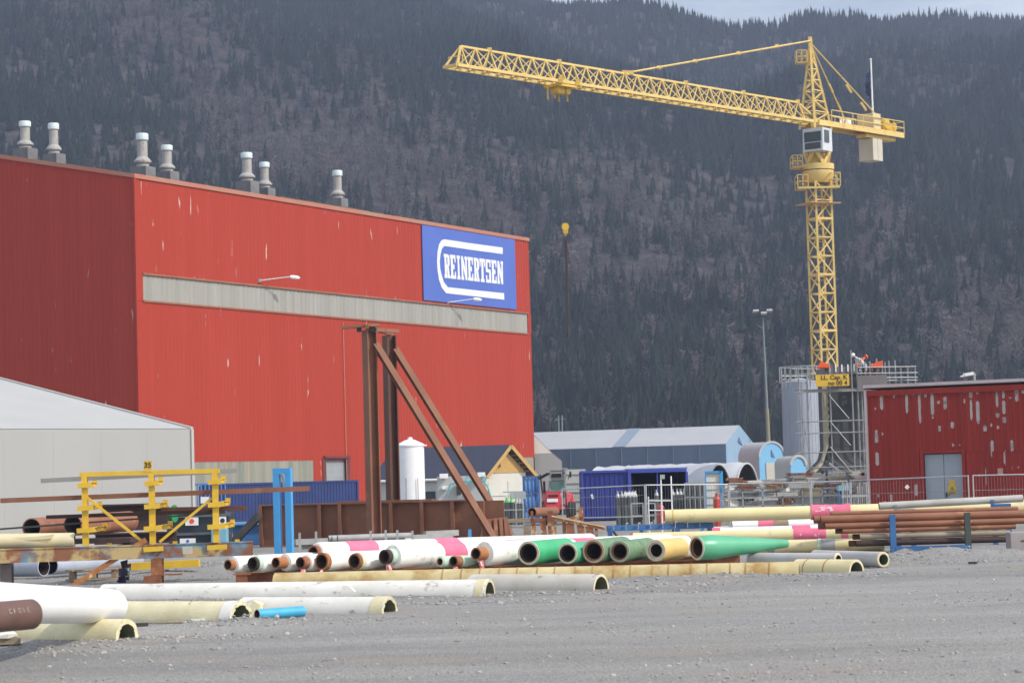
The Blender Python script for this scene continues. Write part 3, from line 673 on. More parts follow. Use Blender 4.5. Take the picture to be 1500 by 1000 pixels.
# slate coloured hall tent
hd_ = V3((.93, -.36, 0)).normalized()
cE = W(1063, 650, 220)
st = tent('hall_tent', 'long slate blue tent hall with a pale roof in the background', 'tent', 1063, 650, 252, (-hd_.x, -hd_.y), 24.5, [(5.6, 2.0)], SLATE, GREYROOF, PALEBLUE)
t_, c_, d_, n_, inn_, ez_, wid_ = st
m = MB(); gd = -d_
dw = c_ + inn_ * 3.4 + gd * .03
m.prism([dw, dw + inn_ * 4.9, dw + inn_ * 4.9 + UPZ * 3.3, dw + UPZ * 3.3], gd * .06); o = m.build('roller_door', mat('beige_roller_door', (.52, .49, .43), (.46, .43, .38), 1, .6), t_, False)
m = MB(); m.prism([c_ + inn_ * 4.6 + gd * .04 + UPZ * (ez_ + .25), c_ + inn_ * 6.2 + gd * .04 + UPZ * (ez_ - .15), c_ + inn_ * 5.0 + gd * .04 + UPZ * (ez_ + .75)], gd * .06); m.build('vent_flap', SLATE, t_, False)
for k in range(1, 9):
    m = MB(); m.bar(c_ + d_ * k * 2.9 + n_ * .03, c_ + d_ * k * 2.9 + n_ * .03 + UPZ * ez_, .08, .05, n_); m.build('seam', mat('slate_seam', (.18, .25, .34), (.16, .22, .31), 1, .6), t_, False)
m = MB(); s1, s2 = 11.2, 12.6
m.prism([c_ + d_ * s1 + UPZ * (ez_ + .05), c_ + d_ * s2 + UPZ * (ez_ + .05), c_ + d_ * s2 + inn_ * 5.6 + UPZ * (ez_ + 2.05), c_ + d_ * s1 + inn_ * 5.6 + UPZ * (ez_ + 2.05)], UPZ * .03)
m.build('dark_roof_panel', mat('slate_roof_panel', (.25, .31, .38), (.22, .28, .35), 1, .6), t_, False)

# barrel tents
def barrel(name, label, cat, px, pyt, Yc, face_w, ax, length, m_side, m_face, rib=0, door=None, open_=False, group=None):
    c = W(px, pyt, Yc); ax = V3((ax[0], ax[1], 0)).normalized(); fn = -ax; sd = V3((-fn.y, fn.x, 0))   # fn: face normal
    h = c.z; c0 = V3((c.x, c.y, 0)); r = face_w / 2; t = thing(name, label, cat, c0, group)
    leg = max(.1, h - r); N = 18
    arc = [(-r, 0)] + [(-r * math.cos(math.pi * i / N), leg + r * math.sin(math.pi * i / N)) for i in range(N + 1)] + [(r, 0)]
    m = MB(); rows = []; K = max(2, int(length / (.5 if rib else 2)))
    for k in range(K + 1):
        s = length * k / K; bul = (1 + .035 * abs(math.sin(math.pi * s / rib))) if rib else 1
        rows.append([c0 + ax * s + sd * (a * bul) + UPZ * (z * bul) for a, z in arc])
    vs = [p for row in rows for p in row]; n = len(arc)
    m.add(vs, [(k * n + i, k * n + i + 1, (k + 1) * n + i + 1, (k + 1) * n + i) for k in range(K) for i in range(n - 1)])
    if open_:      # inner lining
        vs2 = [p + (V3((c0.x, c0.y, 0)) + ax * ((p - c0).dot(ax)) + UPZ * .3 - p) * .03 for p in vs]
        o_ = m.build('vault', m_side, t)
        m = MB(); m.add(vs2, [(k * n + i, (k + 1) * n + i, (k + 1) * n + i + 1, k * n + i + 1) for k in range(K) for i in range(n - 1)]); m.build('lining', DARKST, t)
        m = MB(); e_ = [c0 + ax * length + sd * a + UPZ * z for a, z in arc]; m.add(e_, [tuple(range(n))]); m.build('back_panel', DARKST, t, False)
        m = MB()
        for (a, z), (a2, z2) in zip(arc[:-1], arc[1:]): m.bar(c0 + fn * .03 + sd * a + UPZ * z, c0 + fn * .03 + sd * a2 + UPZ * z2, .10, .10, fn)
        m.build('rim', m_side, t)
    else:
        m.build('vault', m_side, t)
        m = MB(); m.prism([c0 + fn * .02 + sd * a + UPZ * z for a, z in arc], fn * .06); m.build('front_panel', m_face, t, False)
        m = MB()
        for (a, z), (a2, z2) in zip(arc[1:-2], arc[2:-1]): m.bar(c0 + fn * .1 + sd * a + UPZ * z, c0 + fn * .1 + sd * a2 + UPZ * z2, .16, .12, fn)
        m.build('rim', m_side, t)
        if door:
            w_, hh = door; m = MB(); m.prism([c0 + fn * .1 + sd * (-w_ / 2), c0 + fn * .1 + sd * (w_ / 2), c0 + fn * .1 + sd * (w_ / 2) + UPZ * hh, c0 + fn * .1 + sd * (-w_ / 2) + UPZ * hh], fn * .05); m.build('roller_door', mat('beige_roller_door', (.5, .5, .5)), t, False)
            m = MB(); m.prism([c0 + fn * .1 + sd * (-.05) + UPZ * (h - 1.2), c0 + fn * .1 + sd * .28 + UPZ * (h - 1.3), c0 + fn * .1 + sd * (-.05) + UPZ * (h - .65)], fn * .05); m.build('vent_flap', SLATE, t, False)
    return t
barrel('round_tent', 'tall sky blue round topped tent with a beige door beside the scaffold', 'tent', 1129, 647, 200, 2.5, (-.45, .89), 3.2, GREYROOF, QUONBLUE, door=(1.25, 3.0))
barrel('round_tent', 'low sky blue round topped tent at the foot of the grey silo', 'tent', 1167.5, 667.5, 138, 1.05, (-.45, .89), 1.6, TENTROOF, QUONBLUE)
barrel('vault_shelter', 'open grey vault shelter with a dark mouth in front of the blue round tent', 'shelter', 1093, 678, 160, 4.4, (-.90, .43), 8.5, mat('grey_vault_cloth', (.52, .53, .55), (.46, .47, .49), .5, .6), None, rib=1.6, open_=True, group='open vault shelters')
barrel('vault_shelter', 'open grey vault shelter with a dark mouth behind the white cabinet', 'shelter', 1052, 679.5, 156, 4.4, (-.90, .43), 8.5, MATS['grey_vault_cloth'], None, rib=1.6, open_=True, group='open vault shelters')
# ------------------------------------------------------------------ red shed on the right
YS = 110.0
pL = W(1270, 572, YS); pR = W(1512, 561, 106.5); zTop = pL.z
sd0 = V3((pL.x, pL.y, 0)); sdir = V3((pR.x - pL.x, pR.y - pL.y, 0)); slen = sdir.length + .6; sdir.normalize(); sn = V3((sdir.y, -sdir.x, 0))
shed = thing('red_shed', 'dark red corrugated shed with peeling paint and a grey double door', 'shed', sd0)
def sp_(px, py): q = onplane(px, py, sd0, sn); return (q - sd0).dot(sdir), q.z
dA = sp_(1352, 664); dB = sp_(1410, 664); dT = dA[1]
m = MB(); corr(m, sd0, sdir, sn, slen, dT, zTop, .30, .045); corr(m, sd0, sdir, sn, dA[0], 0, dT, .30, .045); corr(m, sd0 + sdir * dB[0], sdir, sn, slen - dB[0], 0, dT, .30, .045); m.build('front_wall', SHEDRED, shed)
m = MB(); corr(m, sd0 - sn * 12, sn, -sdir, 12, 0, zTop, .30, .045); corr(m, sd0 + sdir * slen, -sn, sdir, 12, 0, zTop, .3, .045); corr(m, sd0 - sn * 12, sdir, -sn, slen, 0, zTop, .6, .045); m.build('side_wall', SHEDRED, shed)
m = MB(); m.prism([sd0 + UPZ * (zTop + .06) + sn * .12 - sdir * .1, sd0 + UPZ * (zTop + .06) + sn * .12 + sdir * (slen + .1), sd0 + UPZ * (zTop + .06) - sn * 12 + sdir * (slen + .1), sd0 + UPZ * (zTop + .06) - sn * 12 - sdir * .1], UPZ * .1); m.build('roof', ROOFDARK, shed, False)
m = MB(); m.bar(sd0 + UPZ * (zTop + .18) + sn * .14 - sdir * .12, sd0 + UPZ * (zTop + .18) + sn * .14 + sdir * slen, .12, .14, UPZ); m.build('roof_trim', SHEDTRIM, shed, False)
m = MB(); m.bar(sd0 - sdir * .06 + sn * .08, sd0 - sdir * .06 + sn * .08 + UPZ * zTop, .12, .12, sn); m.build('corner_trim', SHEDTRIM, shed, False)
m = MB(); m.bar(sd0 + UPZ * (zTop - .14) + sn * .09, sd0 + UPZ * (zTop - .14) + sn * .09 + sdir * slen, .08, .26, UPZ); m.build('fascia', SHEDRED, shed, False)
dm_ = (dA[0] + dB[0]) / 2
dpar = None
for a, bq in ((dA[0] + .04, dm_ - .012), (dm_ + .012, dB[0] - .04)):
    m = MB(); m.prism([sd0 + sdir * a - sn * .16, sd0 + sdir * bq - sn * .16, sd0 + sdir * bq - sn * .16 + UPZ * (dT - .05), sd0 + sdir * a - sn * .16 + UPZ * (dT - .05)], sn * .06); dpar = m.build('door', mat('shed_door_grey', (.33, .37, .41), (.29, .33, .37), .8, .45), shed, False)
m = MB(); hp = sd0 + sdir * (dm_ + .08) - sn * .09 + UPZ * 1.15; m.bar(hp + sn * .05, hp + sn * .05 + sdir * .16, .03); m.box((hp.x, hp.y, hp.z), (.06, .1, .22)); m.build('handle', DARKST, dpar, False)
m = MB()
for s in (dA[0] - .05, dB[0] + .05): m.bar(sd0 + sdir * s + sn * .02, sd0 + sdir * s + sn * .02 + UPZ * dT, .14, .14, sn)
m.bar(sd0 + sdir * (dA[0] - .12) + UPZ * (dT + .05) + sn * .025, sd0 + sdir * (dB[0] + .12) + UPZ * (dT + .05) + sn * .025, .14, .12, UPZ); m.build('door_frame', SHEDRED, shed, False)
# warning sign on the door
s, z = sp_(1394, 711); wsn = thing('warning_sign', 'yellow warning sign with triangle and writing on the grey shed door', 'sign', sd0 + sdir * s + UPZ * z + sn * .06)
b0 = sd0 + sdir * s - sn * .09
m = MB(); m.prism([b0 - sdir * .13 + UPZ * (z - .02), b0 + sdir * .13 + UPZ * (z - .02), b0 + sdir * .13 + UPZ * (z + .26), b0 - sdir * .13 + UPZ * (z + .26)], sn * .02)
m.prism([b0 - sdir * .2 + UPZ * (z - .38), b0 + sdir * .2 + UPZ * (z - .38), b0 + sdir * .2 + UPZ * (z - .025), b0 - sdir * .2 + UPZ * (z - .025)], sn * .02); m.build('panel', SIGNY, wsn, False)
m = MB(); tri = [(-.14, -.27), (.14, -.27), (0, -.04)]
for i in range(3):
    a, bq = tri[i], tri[(i + 1) % 3]; m.bar(b0 + sn * .025 + sdir * a[0] + UPZ * (z + a[1]), b0 + sn * .025 + sdir * bq[0] + UPZ * (z + bq[1]), .012, .022, sn)
m.bar(b0 + sn * .025 + UPZ * (z - .22), b0 + sn * .025 + UPZ * (z - .11), .03, .012, sn)
m.bar(b0 + sn * .025 - sdir * .15 + UPZ * (z - .33), b0 + sn * .025 + sdir * .15 + UPZ * (z - .33), .03, .012, sn); m.build('symbol', INK, wsn, False)
m = MB(); s2, z2 = sp_(1466, 690); c0 = sd0 + sdir * s2 + sn * .06
m.prism([c0 - sdir * .12 + UPZ * (z2 - .14), c0 + sdir * .12 + UPZ * (z2 - .14), c0 + sdir * .12 + UPZ * (z2 + .14), c0 - sdir * .12 + UPZ * (z2 + .14)], sn * .02); no = m.build('notice', mat('faded_red_notice', (.55, .30, .27), (.50, .25, .23), 4, .6), None, False, loc=c0)
tag(no, 'small faded notice plate on the red shed right of the door', 'sign')
# peeled patches: thin flakes of bare primer standing in the ribs
g = random.Random(5)
pk = [(682, 272, 360), (750, 265, 285), (820, 265, 375), (866, 272, 430), (842, 266, 285), (905, 266, 290), (935, 262, 280), (960, 275, 385), (1168, 305, 410), (1190, 312, 420), (1145, 256, 295), (1188, 252, 270), (1284, 262, 345), (1308, 310, 380), (1330, 255, 298), (1376, 245, 285), (1398, 280, 312), (1423, 245, 272), (1026, 288, 352), (1004, 310, 330), (988, 440, 472), (1055, 420, 455), (1218, 442, 470), (1248, 515, 610), (1366, 515, 578), (1345, 572, 640), (1230, 655, 755), (1335, 395, 425), (665, 460, 490), (648, 485, 530), (652, 580, 650), (1285, 375, 395), (1266, 430, 445), (1120, 300, 312), (795, 265, 280), (1300, 258, 280), (1080, 537, 546), (682, 800, 810), (724, 800, 835), (876, 745, 805), (1375, 655, 668), (1215, 690, 705)]
for px, y0, y1 in list(pk):
    for _ in range(g.choice((0, 1, 1, 2))):
        h_ = g.uniform(4, 16); yy = y0 + g.uniform(-.3, 1.1) * (y1 - y0); pk.append((px + g.choice((-17, -8, 8, 16)) + g.uniform(-3, 3), max(yy, 262), max(yy, 262) + h_))
for px, y0, y1 in pk:
    ax, ay, by = 1100 + px / 3.5725, 500 + y0 / 3.5725, 500 + y1 / 3.5725
    s, z1 = sp_(ax, ay); _, z0 = sp_(ax, by); w = g.uniform(.06, .12) if y1 - y0 > 16.1 else g.uniform(.03, .08); k = round((s - .075) / .30); s = k * .30 + .075 if 0 < k else s
    n = 9; Lp = []; Rp = []; pr = MB()
    for i in range(n + 1):
        zz = z0 + (z1 - z0) * i / n; e_ = .25 if i in (0, n) else 1
        Lp.append(sd0 + sdir * (s - w * e_ * g.uniform(.85, 1.05)) + UPZ * (zz + g.uniform(-.04, .04)) + sn * .004); Rp.append(sd0 + sdir * (s + w * e_ * g.uniform(.7, 1.05)) + UPZ * zz + sn * .004)
    pr.prism(Lp + Rp[::-1], sn * .003); pr.build('bare_patch', PRIMER, shed, False)
# lamp behind the shed roof
lp = W(1427, 546, 122); t = thing('flood_lamp', 'grey floodlight on a short pole above the red shed roof', 'lamp', (lp.x, lp.y, zTop + .16))
m = MB(); m.tube((lp.x, lp.y, zTop + .0), lp, .06, n=8); m.bar(lp + V3((-.5, 0, -.12)), lp + V3((.1, 0, -.12)), .05); m.build('pole', STEEL, t)
m = MB(); m.bar(lp + V3((-.55, 0, -.10)), lp + V3((-.05, 0, -.02)), .3, .16, UPZ); m.bar(lp + V3((-.7, 0, -.16)), lp + V3((-.5, 0, -.12)), .3, .08, UPZ); m.build('lamp_head', PLASTICW, t)

# ------------------------------------------------------------------ grey silo behind the scaffold
c = W(1171, 560, 152); zS = c.z; rS = 26.5 * 152 / F; cS = V3((c.x, c.y, 0))
silo = thing('grey_silo', 'pale grey clad silo standing left of the scaffolded tower', 'silo', cS)
m = MB(); prof = [(0, rS), (zS, rS), (zS + .05, rS * .96), (zS + .3, 0)]; m.rev(cS, UPZ, prof, 48); m.build('shell', SILOGREY, silo)
m = MB()
for k in range(24):
    a = 2 * math.pi * k / 24; e_ = V3((math.cos(a), math.sin(a), 0)); m.bar(cS + e_ * (rS + .01), cS + e_ * (rS + .01) + UPZ * zS, .03, .012, e_)
m.build('standing_seam', mat('silo_seam', (.32, .35, .41), (.30, .33, .38), 1, .5), silo)
m = MB()
for k in range(20):
    a = 2 * math.pi * k / 20; e_ = V3((math.cos(a), math.sin(a), 0)); e2 = V3((math.cos(a + .314), math.sin(a + .314), 0)); q0 = cS + e_ * (rS + .1) + UPZ * zS; q1 = cS + e2 * (rS + .1) + UPZ * zS
    m.tube(q0, q0 + UPZ * 1.0, .022, n=6)
    for hh in (.5, 1.0): m.tube(q0 + UPZ * hh, q1 + UPZ * hh, .02, n=5)
m.build('guard_rail', STEEL, silo)

# ------------------------------------------------------------------ concrete tower in the scaffold
YT = 140.0; kT = YT / F
cT = W(1243, 600, YT + 2.2); cT = V3((cT.x, cT.y, 0)); zT = W(1243, 548, YT).z; wT = 38 * kT
tower = thing('concrete_tower', 'dark formwork concrete tower with a flared foot inside the scaffold', 'tower', cT)
m = MB(); zf = W(1243, 690, YT).z
fl_ = [(-.1, 1.75), (zf, 1.55), (zf + .7, 1.12), (zf + 1.4, 1.0), (zT - .1, 1.0), (zT, .98)]
rows = [[cT + V3((sx * wT * k, sy * 2.0 * (.5 + .5 * k), z)) for sx, sy in ((-1, -1), (1, -1), (1, 1), (-1, 1))] for z, k in fl_]
vs = [p for r in rows for p in r]
m.add(vs, [(k * 4 + i, k * 4 + (i + 1) % 4, k * 4 + 4 + (i + 1) % 4, k * 4 + 4 + i) for k in range(len(fl_) - 1) for i in range(4)] + [(20, 21, 22, 23)]); m.build('shaft', DARKCONC, tower, False)
m = MB(); g = random.Random(12); zz_ = [zf + (zT - .05 - zf) * i / 26 for i in range(27)]
def kk_(z):
    for (za, ka), (zb_, kb) in zip(fl_[:-1], fl_[1:]):
        if za <= z <= zb_: return ka + (kb - ka) * (z - za) / max(1e-6, zb_ - za)
    return 1.0
Lr = []
for z in zz_:
    k = kk_(z); x0_ = cT.x - wT * k - .24; wv_ = .22 + g.uniform(-.09, .07) + (.10 if z > zT * .55 else 0); Lr.append((V3((x0_, cT.y - 2.03 * (.5 + .5 * k), z)), V3((x0_ + wv_, cT.y - 2.03 * (.5 + .5 * k), z)), V3((x0_ + wv_, cT.y - 1.5, z)), V3((x0_, cT.y - 1.5, z))))
vs = [p for r in Lr for p in r]
m.add(vs, [(k * 4 + i, k * 4 + (i + 1) % 4, k * 4 + 4 + (i + 1) % 4, k * 4 + 4 + i) for k in range(26) for i in range(4)] + [(104, 105, 106, 107)])
m.build('insulation_edge', mat('cream_insulation', (.48, .43, .31), (.33, .29, .21), 2.5, .85, bump=.4), tower, False)
m = MB(); zz0 = W(1243, 575, YT).z; zz1 = W(1243, 537, YT).z
m.box((cT.x, cT.y, (zT + zz1) / 2 + .02), (wT * 2.1, 4.2, zz1 - zT)); m.build('formwork', mat('grey_formwork', (.19, .18, .18), (.13, .13, .13), 1, .8), tower, False)
m = MB()
for k in range(9): m.box((cT.x - wT + .2 + k * wT * .235, cT.y - 2.14, (zz1 + zT) / 2 + .15), (.08, .05, .42))
m.build('formwork_clamp', PLASTICW, tower, False)
# scaffold round the tower
scx0 = W(1166, 600, YT).x; scx1 = W(1276, 600, YT).x
SCAFST = mat('weathered_scaffold_tube', (.33, .33, .33), (.25, .25, .25), 3, .5, .3)
scf = thing('scaffold', 'galvanised tube scaffold wrapped round the concrete tower', 'scaffold', (cT.x, YT, 0))
xs = [W(px, 600, YT).x for px in (1168, 1180, 1213, 1217, 1245, 1250)]
ztops = [W(px, py, YT).z for px, py in ((1168, 556), (1180, 550), (1213, 532), (1220, 566), (1243, 514), (1252, 560))]
for x, z in zip(xs, ztops):
    m = MB(); y_ = YT - 1.2 if x not in (xs[3], xs[5]) else YT + .1; m.tube((x, y_, 0), (x, y_, z), .04, n=6); m.build('standard', SCAFST, scf)
x2 = W(1275, 560, YT).x
for px, top in ((1256, 528), (1262, 526), (1268, 530), (1275, 529), (1285, 525), (1293, 528), (1297, 530), (1303, 528), (1312, 527), (1320, 537), (1330, 537), (1341, 539)):
    a = W(px, 560, YT - 1.0 + (px - 1256) * .02); zt_ = W(px, top, a.y).z; m = MB(); m.tube((a.x, a.y, 0), (a.x, a.y, zt_), .045, n=6); m.build('standard', SCAFST, scf)
for py in (574, 617, 634, 662, 684):
    z = W(1220, py, YT).z; m = MB(); m.tube((scx0 - .2, YT - 1.24, z), (scx1 + .2, YT - 1.24, z), .04, n=6); m.build('ledger', SCAFST, scf)
for py, a, bq in ((538, 1256, 1342), (547, 1256, 1344), (553, 1290, 1344), (558, 1256, 1344), (540, 1160, 1194), (551, 1146, 1196), (556, 1146, 1196)):
    p0 = W(a, py, YT - 1.05); p1 = W(bq, py, YT - .0); p1.z = p0.z; m = MB(); m.tube(p0, p1, .035, n=6); m.build('guard_rail', SCAFST, scf)
for (ax, ay), (bx, by) in (((1214, 578), (1244, 613)), ((1216, 617), (1246, 652)), ((1216, 654), (1246, 690)), ((1187, 580), (1173, 690)), ((1170, 580), (1190, 690))):
    m = MB(); m.tube(W(ax, ay, YT - 1.28), W(bx, by, YT - 1.28), .028 if ax > 1200 else .018, n=6); m.build('brace', SCAFST, scf)
for px, a, bq in ((1146, 553, 568), (1151, 549, 566), (1158, 549, 566), (1170, 535, 566), (1187, 540, 566)):
    m = MB(); p0 = W(px, bq, YT - 1.0); m.tube(p0, V3((p0.x, p0.y, W(px, a, p0.y).z)), .035, n=6); m.build('guard_post', SCAFST, scf)
zdk = W(1225, 572, YT).z
for x0_, x1_, z, dz in ((W(1164, 573, YT).x, scx1, zdk, .16), (W(1205, 690, YT).x, scx1, W(1240, 690, YT).z, .2)):
    m = MB(); m.box(((x0_ + x1_) / 2, YT - .75, z), (x1_ - x0_, .9, dz)); m.build('deck', mat('grey_deck_board', (.25, .24, .22), (.19, .18, .17), 1, .8), scf, False)
m = MB(); p0 = W(1256, 560, YT - 1.3); p1 = W(1300, 572, YT - 1.3); m.prism([V3((p0.x, p0.y, p1.z)), V3((p1.x, p0.y, p1.z)), V3((p1.x, p0.y, W(1256, 551, YT).z)), V3((p0.x, p0.y, W(1256, 551, YT).z))], V3((0, .04, 0))); m.build('debris_net', mat('mauve_net', (.20, .175, .175), (.16, .14, .14), 1, .8), scf, False)
# load sign
pa = W(1195, 566, YT - 1.5); pb = W(1243.5, 547.5, YT - 1.5)
ls = thing('load_sign', 'yellow load sign with black letters hung on the scaffold', 'sign', (pa.x, pa.y, pa.z))
m = MB(); m.box(((pa.x + pb.x) / 2, pa.y, (pa.z + pb.z) / 2), (pb.x - pa.x, .05, pb.z - pa.z)); m.build('panel', SIGNY, ls, False)
zc = (pa.z + pb.z) / 2; hh = pb.z - pa.z
text_part('lettering', 'LL. Cap. K', INK, ls, ((pa.x + pb.x) / 2 + .1, pa.y - .035, zc + hh * .23), (1, 0, 0), (0, 0, 1), .36)
text_part('lettering', 'no 00 4', INK, ls, ((pa.x + pb.x) / 2 + .3, pa.y - .035, zc - hh * .25), (1, 0, 0), (0, 0, 1), .36)

# workers on the tower top
def person(label, loc, face, coat, hat, lean=0.0, arms=(.3, .5)):
    """standing figure facing `face` (angle), bent forward by lean"""
    t = thing('person', label, 'person', loc); ca, sa = math.cos(face), math.sin(face)
    def P(f, s, z): return V3((loc[0] + f * ca - s * sa, loc[1] + f * sa + s * ca, loc[2] + z))
    L = math.sin(lean); C = math.cos(lean)
    hip = (0, 0, .93)
    def T(d, s, f=0): return P(L * d + f * C, s, .93 + C * d - f * L)
    verts = [P(0, 0, .93), T(.25, 0), T(.48, 0), T(.58, 0), T(.66, 0, .02), T(.76, 0, .03), T(.84, 0, .02)]
    rad = [.15, .14, .17, .08, .06, .095, .075]; ed = [(i, i + 1) for i in range(6)]
    for sg in (1, -1):
        b_ = len(verts); verts += [P(0, sg * .10, .88), P(.03, sg * .11, .48), P(-.02, sg * .12, .08), P(.14, sg * .13, .04)]; rad += [.095, .065, .05, .045]; ed += [(0, b_), (b_, b_ + 1), (b_ + 1, b_ + 2), (b_ + 2, b_ + 3)]
        b_ = len(verts); verts += [T(.49, sg * .20), T(.25, sg * .27, arms[0] * .4), T(.10, sg * .22, arms[1] * .8), T(.04, sg * .20, arms[1] * .8 + .1)]; rad += [.07, .055, .042, .04]; ed += [(2, b_), (b_, b_ + 1), (b_ + 1, b_ + 2), (b_ + 2, b_ + 3)]
    me = bpy.data.meshes.new('body'); B = V3(loc); me.from_pydata([tuple(v - B) for v in verts], ed, []); o = bpy.data.objects.new('body', me); COL.objects.link(o)
    sk_ = o.modifiers.new('skin', 'SKIN'); 
    for i, v in enumerate(me.skin_vertices[0].data): v.radius = (rad[i], rad[i]); v.use_root = (i == 0)
    o.modifiers.new('sub', 'SUBSURF').levels = 1; o.modifiers['sub'].render_levels = 1
    bpy.context.view_layer.update(); me2 = bpy.data.meshes.new_from_object(o.evaluated_get(bpy.context.evaluated_depsgraph_get())); bpy.data.objects.remove(o); me2.name = 'body'
    o = bpy.data.objects.new('body', me2); COL.objects.link(o); o.parent = t
    me2.materials.clear()
    for mm in (coat, mat('work_trousers', (.05, .06, .10), (.04, .05, .08), 3, .8), SKIN): me2.materials.append(mm)
    hd = T(.80, 0, .02) - B
    for p in me2.polygons:
        z = p.center.z; p.material_index = 2 if (p.center - hd).length < .15 else (1 if z < .86 else 0)
    me2.shade_smooth()
    m = MB(); hp_ = T(.86, 0, .02); ax = T(1.2, 0) - T(.8, 0)
    m.rev(hp_, ax, [(-.02, .15), (-.01, .125), (.05, .12), (.10, .085), (.125, .03), (.128, 0)], 14); m.build('helmet', hat, t)
    m = MB(); m.rev(hp_ - ax.normalized() * .09, V3((ca, sa, 0)), [(.085, .02), (.11, .012), (.118, 0)], 8); m.build('nose', SKIN, t)
    return t
zd = zz1 - .85
pw = W(1256, 528, YT); person('worker in an orange jacket and orange helmet bending over the tower top', (pw.x, YT + .9, zd + .05), R(20), ORANGE, ORANGE, R(55), (.5, .8))
pw = W(1263, 530, YT); person('worker in a pale jacket and white helmet beside the orange one on the tower', (pw.x + .1, YT + .2, zd + .05), R(200), mat('pale_jacket', (.62, .66, .68), (.55, .6, .6), 3, .8), PLASTICW, R(50), (.5, .8))
for px, py, lab in ((1208, 535, 'orange tarpaulin bundle on the tower top in front of the crane mast'), (1284, 535, 'orange tarpaulin bundle on the right rim of the tower top')):
    a = W(px, py, YT - .6); m = MB(); h_ = .36; sgn = 1 if px > 1250 else -1
    pts = [(-.40, 0), (.38, 0), (.36 * 1, .10), (.25 * sgn + .1, h_), (-.1 + .1 * sgn, h_ * .9), (-.33, .12)]
    m.prism([a + V3((x, 0, z - .1)) for x, z in pts], V3((.05, .7, -.05)))
    for i_, v_ in enumerate(m.v): m.v[i_] = (v_[0] + rnd.uniform(-.05, .05), v_[1], v_[2] + rnd.uniform(-.03, .03))
    tag(m.build('tarpaulin', ORANGE, None, False, loc=a), lab, 'tarpaulin')

# ------------------------------------------------------------------ tower crane
YC = 185.0
C0 = W(1203.5, 400, YC); CX = C0.x; cr = thing('tower_crane', 'yellow tower crane rising behind the scaffold with its jib to the left', 'crane', (CX, YC, 0))
zring = W(1197, 250, YC).z; zj = W(1199, 181, YC).z; zap = W(1190, 62, YC).z
tipd = ray(660, 97); tip = CAMP + tipd * ((zj - H) / tipd.z)
jd = V3((tip.x - CX, tip.y - YC, 0)); JL = jd.length; jd.normalize(); js = V3((-jd.y, jd.x, 0))
mw = .70; ma = R(24)
mx_ = V3((math.cos(ma), math.sin(ma), 0)); my_ = V3((-math.sin(ma), math.cos(ma), 0))
O = V3((CX, YC, 0))
def cor(z, i): 
    a, bq = ((-1, -1), (1, -1), (1, 1), (-1, 1))[i % 4]; return O + mx_ * (a * mw) + my_ * (bq * mw) + UPZ * z
m = MB(); zm = zring - .9
for i in range(4): m.bar(cor(0, i), cor(zm, i), .15)
N = 17; hgt = zm / N
for k in range(N + 1):
    for i in range(4):
        m.bar(cor(k * hgt, i), cor(k * hgt, i + 1), .09 if k % 3 else .16)
        if k < N:
            if k % 2: m.bar(cor(k * hgt, i), cor((k + 1) * hgt, i + 1), .09)
            else: m.bar(cor(k * hgt, i + 1), cor((k + 1) * hgt, i), .09)
m.build('mast', CRANEY, cr, False)
m = MB()
for k in range(int(zm / .5)): m.bar(O + mx_ * -.2 + UPZ * (k * .5), O + mx_ * .2 + UPZ * (k * .5), .03)
for s in (-.2, .2): m.bar(O + mx_ * s, O + mx_ * s + UPZ * zm, .05)
m.build('ladder', CRANEY, cr, False)
z299 = W(1199, 299, YC).z
m = MB(); m.box((CX - .1, YC, z299), (2.7, 2.5, .05), ma); m.build('guard_plate', mat('rusty_guard_plate', (.62, .40, .22), (.5, .3, .16), 1, .7), cr, False)
# work platforms
def cage(mbq, x0, x1, z0, z1, y0, y1):
    for x in (x0, (x0 + x1) / 2, x1):
        for y in (y0, y1): mbq.bar((x, y, z0), (x, y, z1), .06)
    for z in (z0, (z0 + z1) / 2, z1):
        for y in (y0, y1): mbq.bar((x0, y, z), (x1, y, z), .06)
        for x in (x0, x1): mbq.bar((x, y0, z), (x, y1, z), .06)
    mbq.box(((x0 + x1) / 2, (y0 + y1) / 2, z0), (x1 - x0, y1 - y0, .06))
zp0, zp1 = W(1198, 277, YC).z, W(1198, 258, YC).z
m = MB(); cage(m, CX - 1.75, CX - .95, zp0, zp1, YC - 1.2, YC + .6); cage(m, CX + .85, CX + 1.55, zp0 + .1, zp1 + .1, YC - 1.2, YC + .6); m.bar((CX - 1.7, YC - 1.15, zp0), (CX + 1.5, YC - 1.15, zp0), .14)
zq0, zq1 = W(1198, 246, YC).z, W(1198, 229, YC).z; cage(m, CX - 2.05, CX - 1.3, zq0, zq1, YC - 1.0, YC + .6); m.build('work_platform', CRANEY, cr, False)
m = MB(); zc2 = W(1197, 221, YC).z
m.rev(O + UPZ * (zring - 1.0), UPZ, [(0, mw * 1.2), (.5, 1.22), (.95, 1.22)], 20); m.rev(O + UPZ * (zring + .02), UPZ, [(0, 1.26), (.45, 1.26), (.45, 0)], 24)
for i in range(4):
    for s in (-1, 1):
        a, bq = ((-1, -1), (1, -1), (1, 1), (-1, 1))[i]; n2 = ((-1, -1), (1, -1), (1, 1), (-1, 1))[(i + 1) % 4]
        lo_ = O + mx_ * (a + n2[0]) * .42 + my_ * (bq + n2[1]) * .42 + UPZ * (zring + .5); hi_ = O + mx_ * (a if s > 0 else n2[0]) * .72 + my_ * (bq if s > 0 else n2[1]) * .72 + UPZ * (zc2 + .1)
        m.bar(lo_, hi_, .26)
m.bar(O + UPZ * zring, O + UPZ * (zj + .2), .9, .9); m.build('slewing_unit', CRANEY, cr)
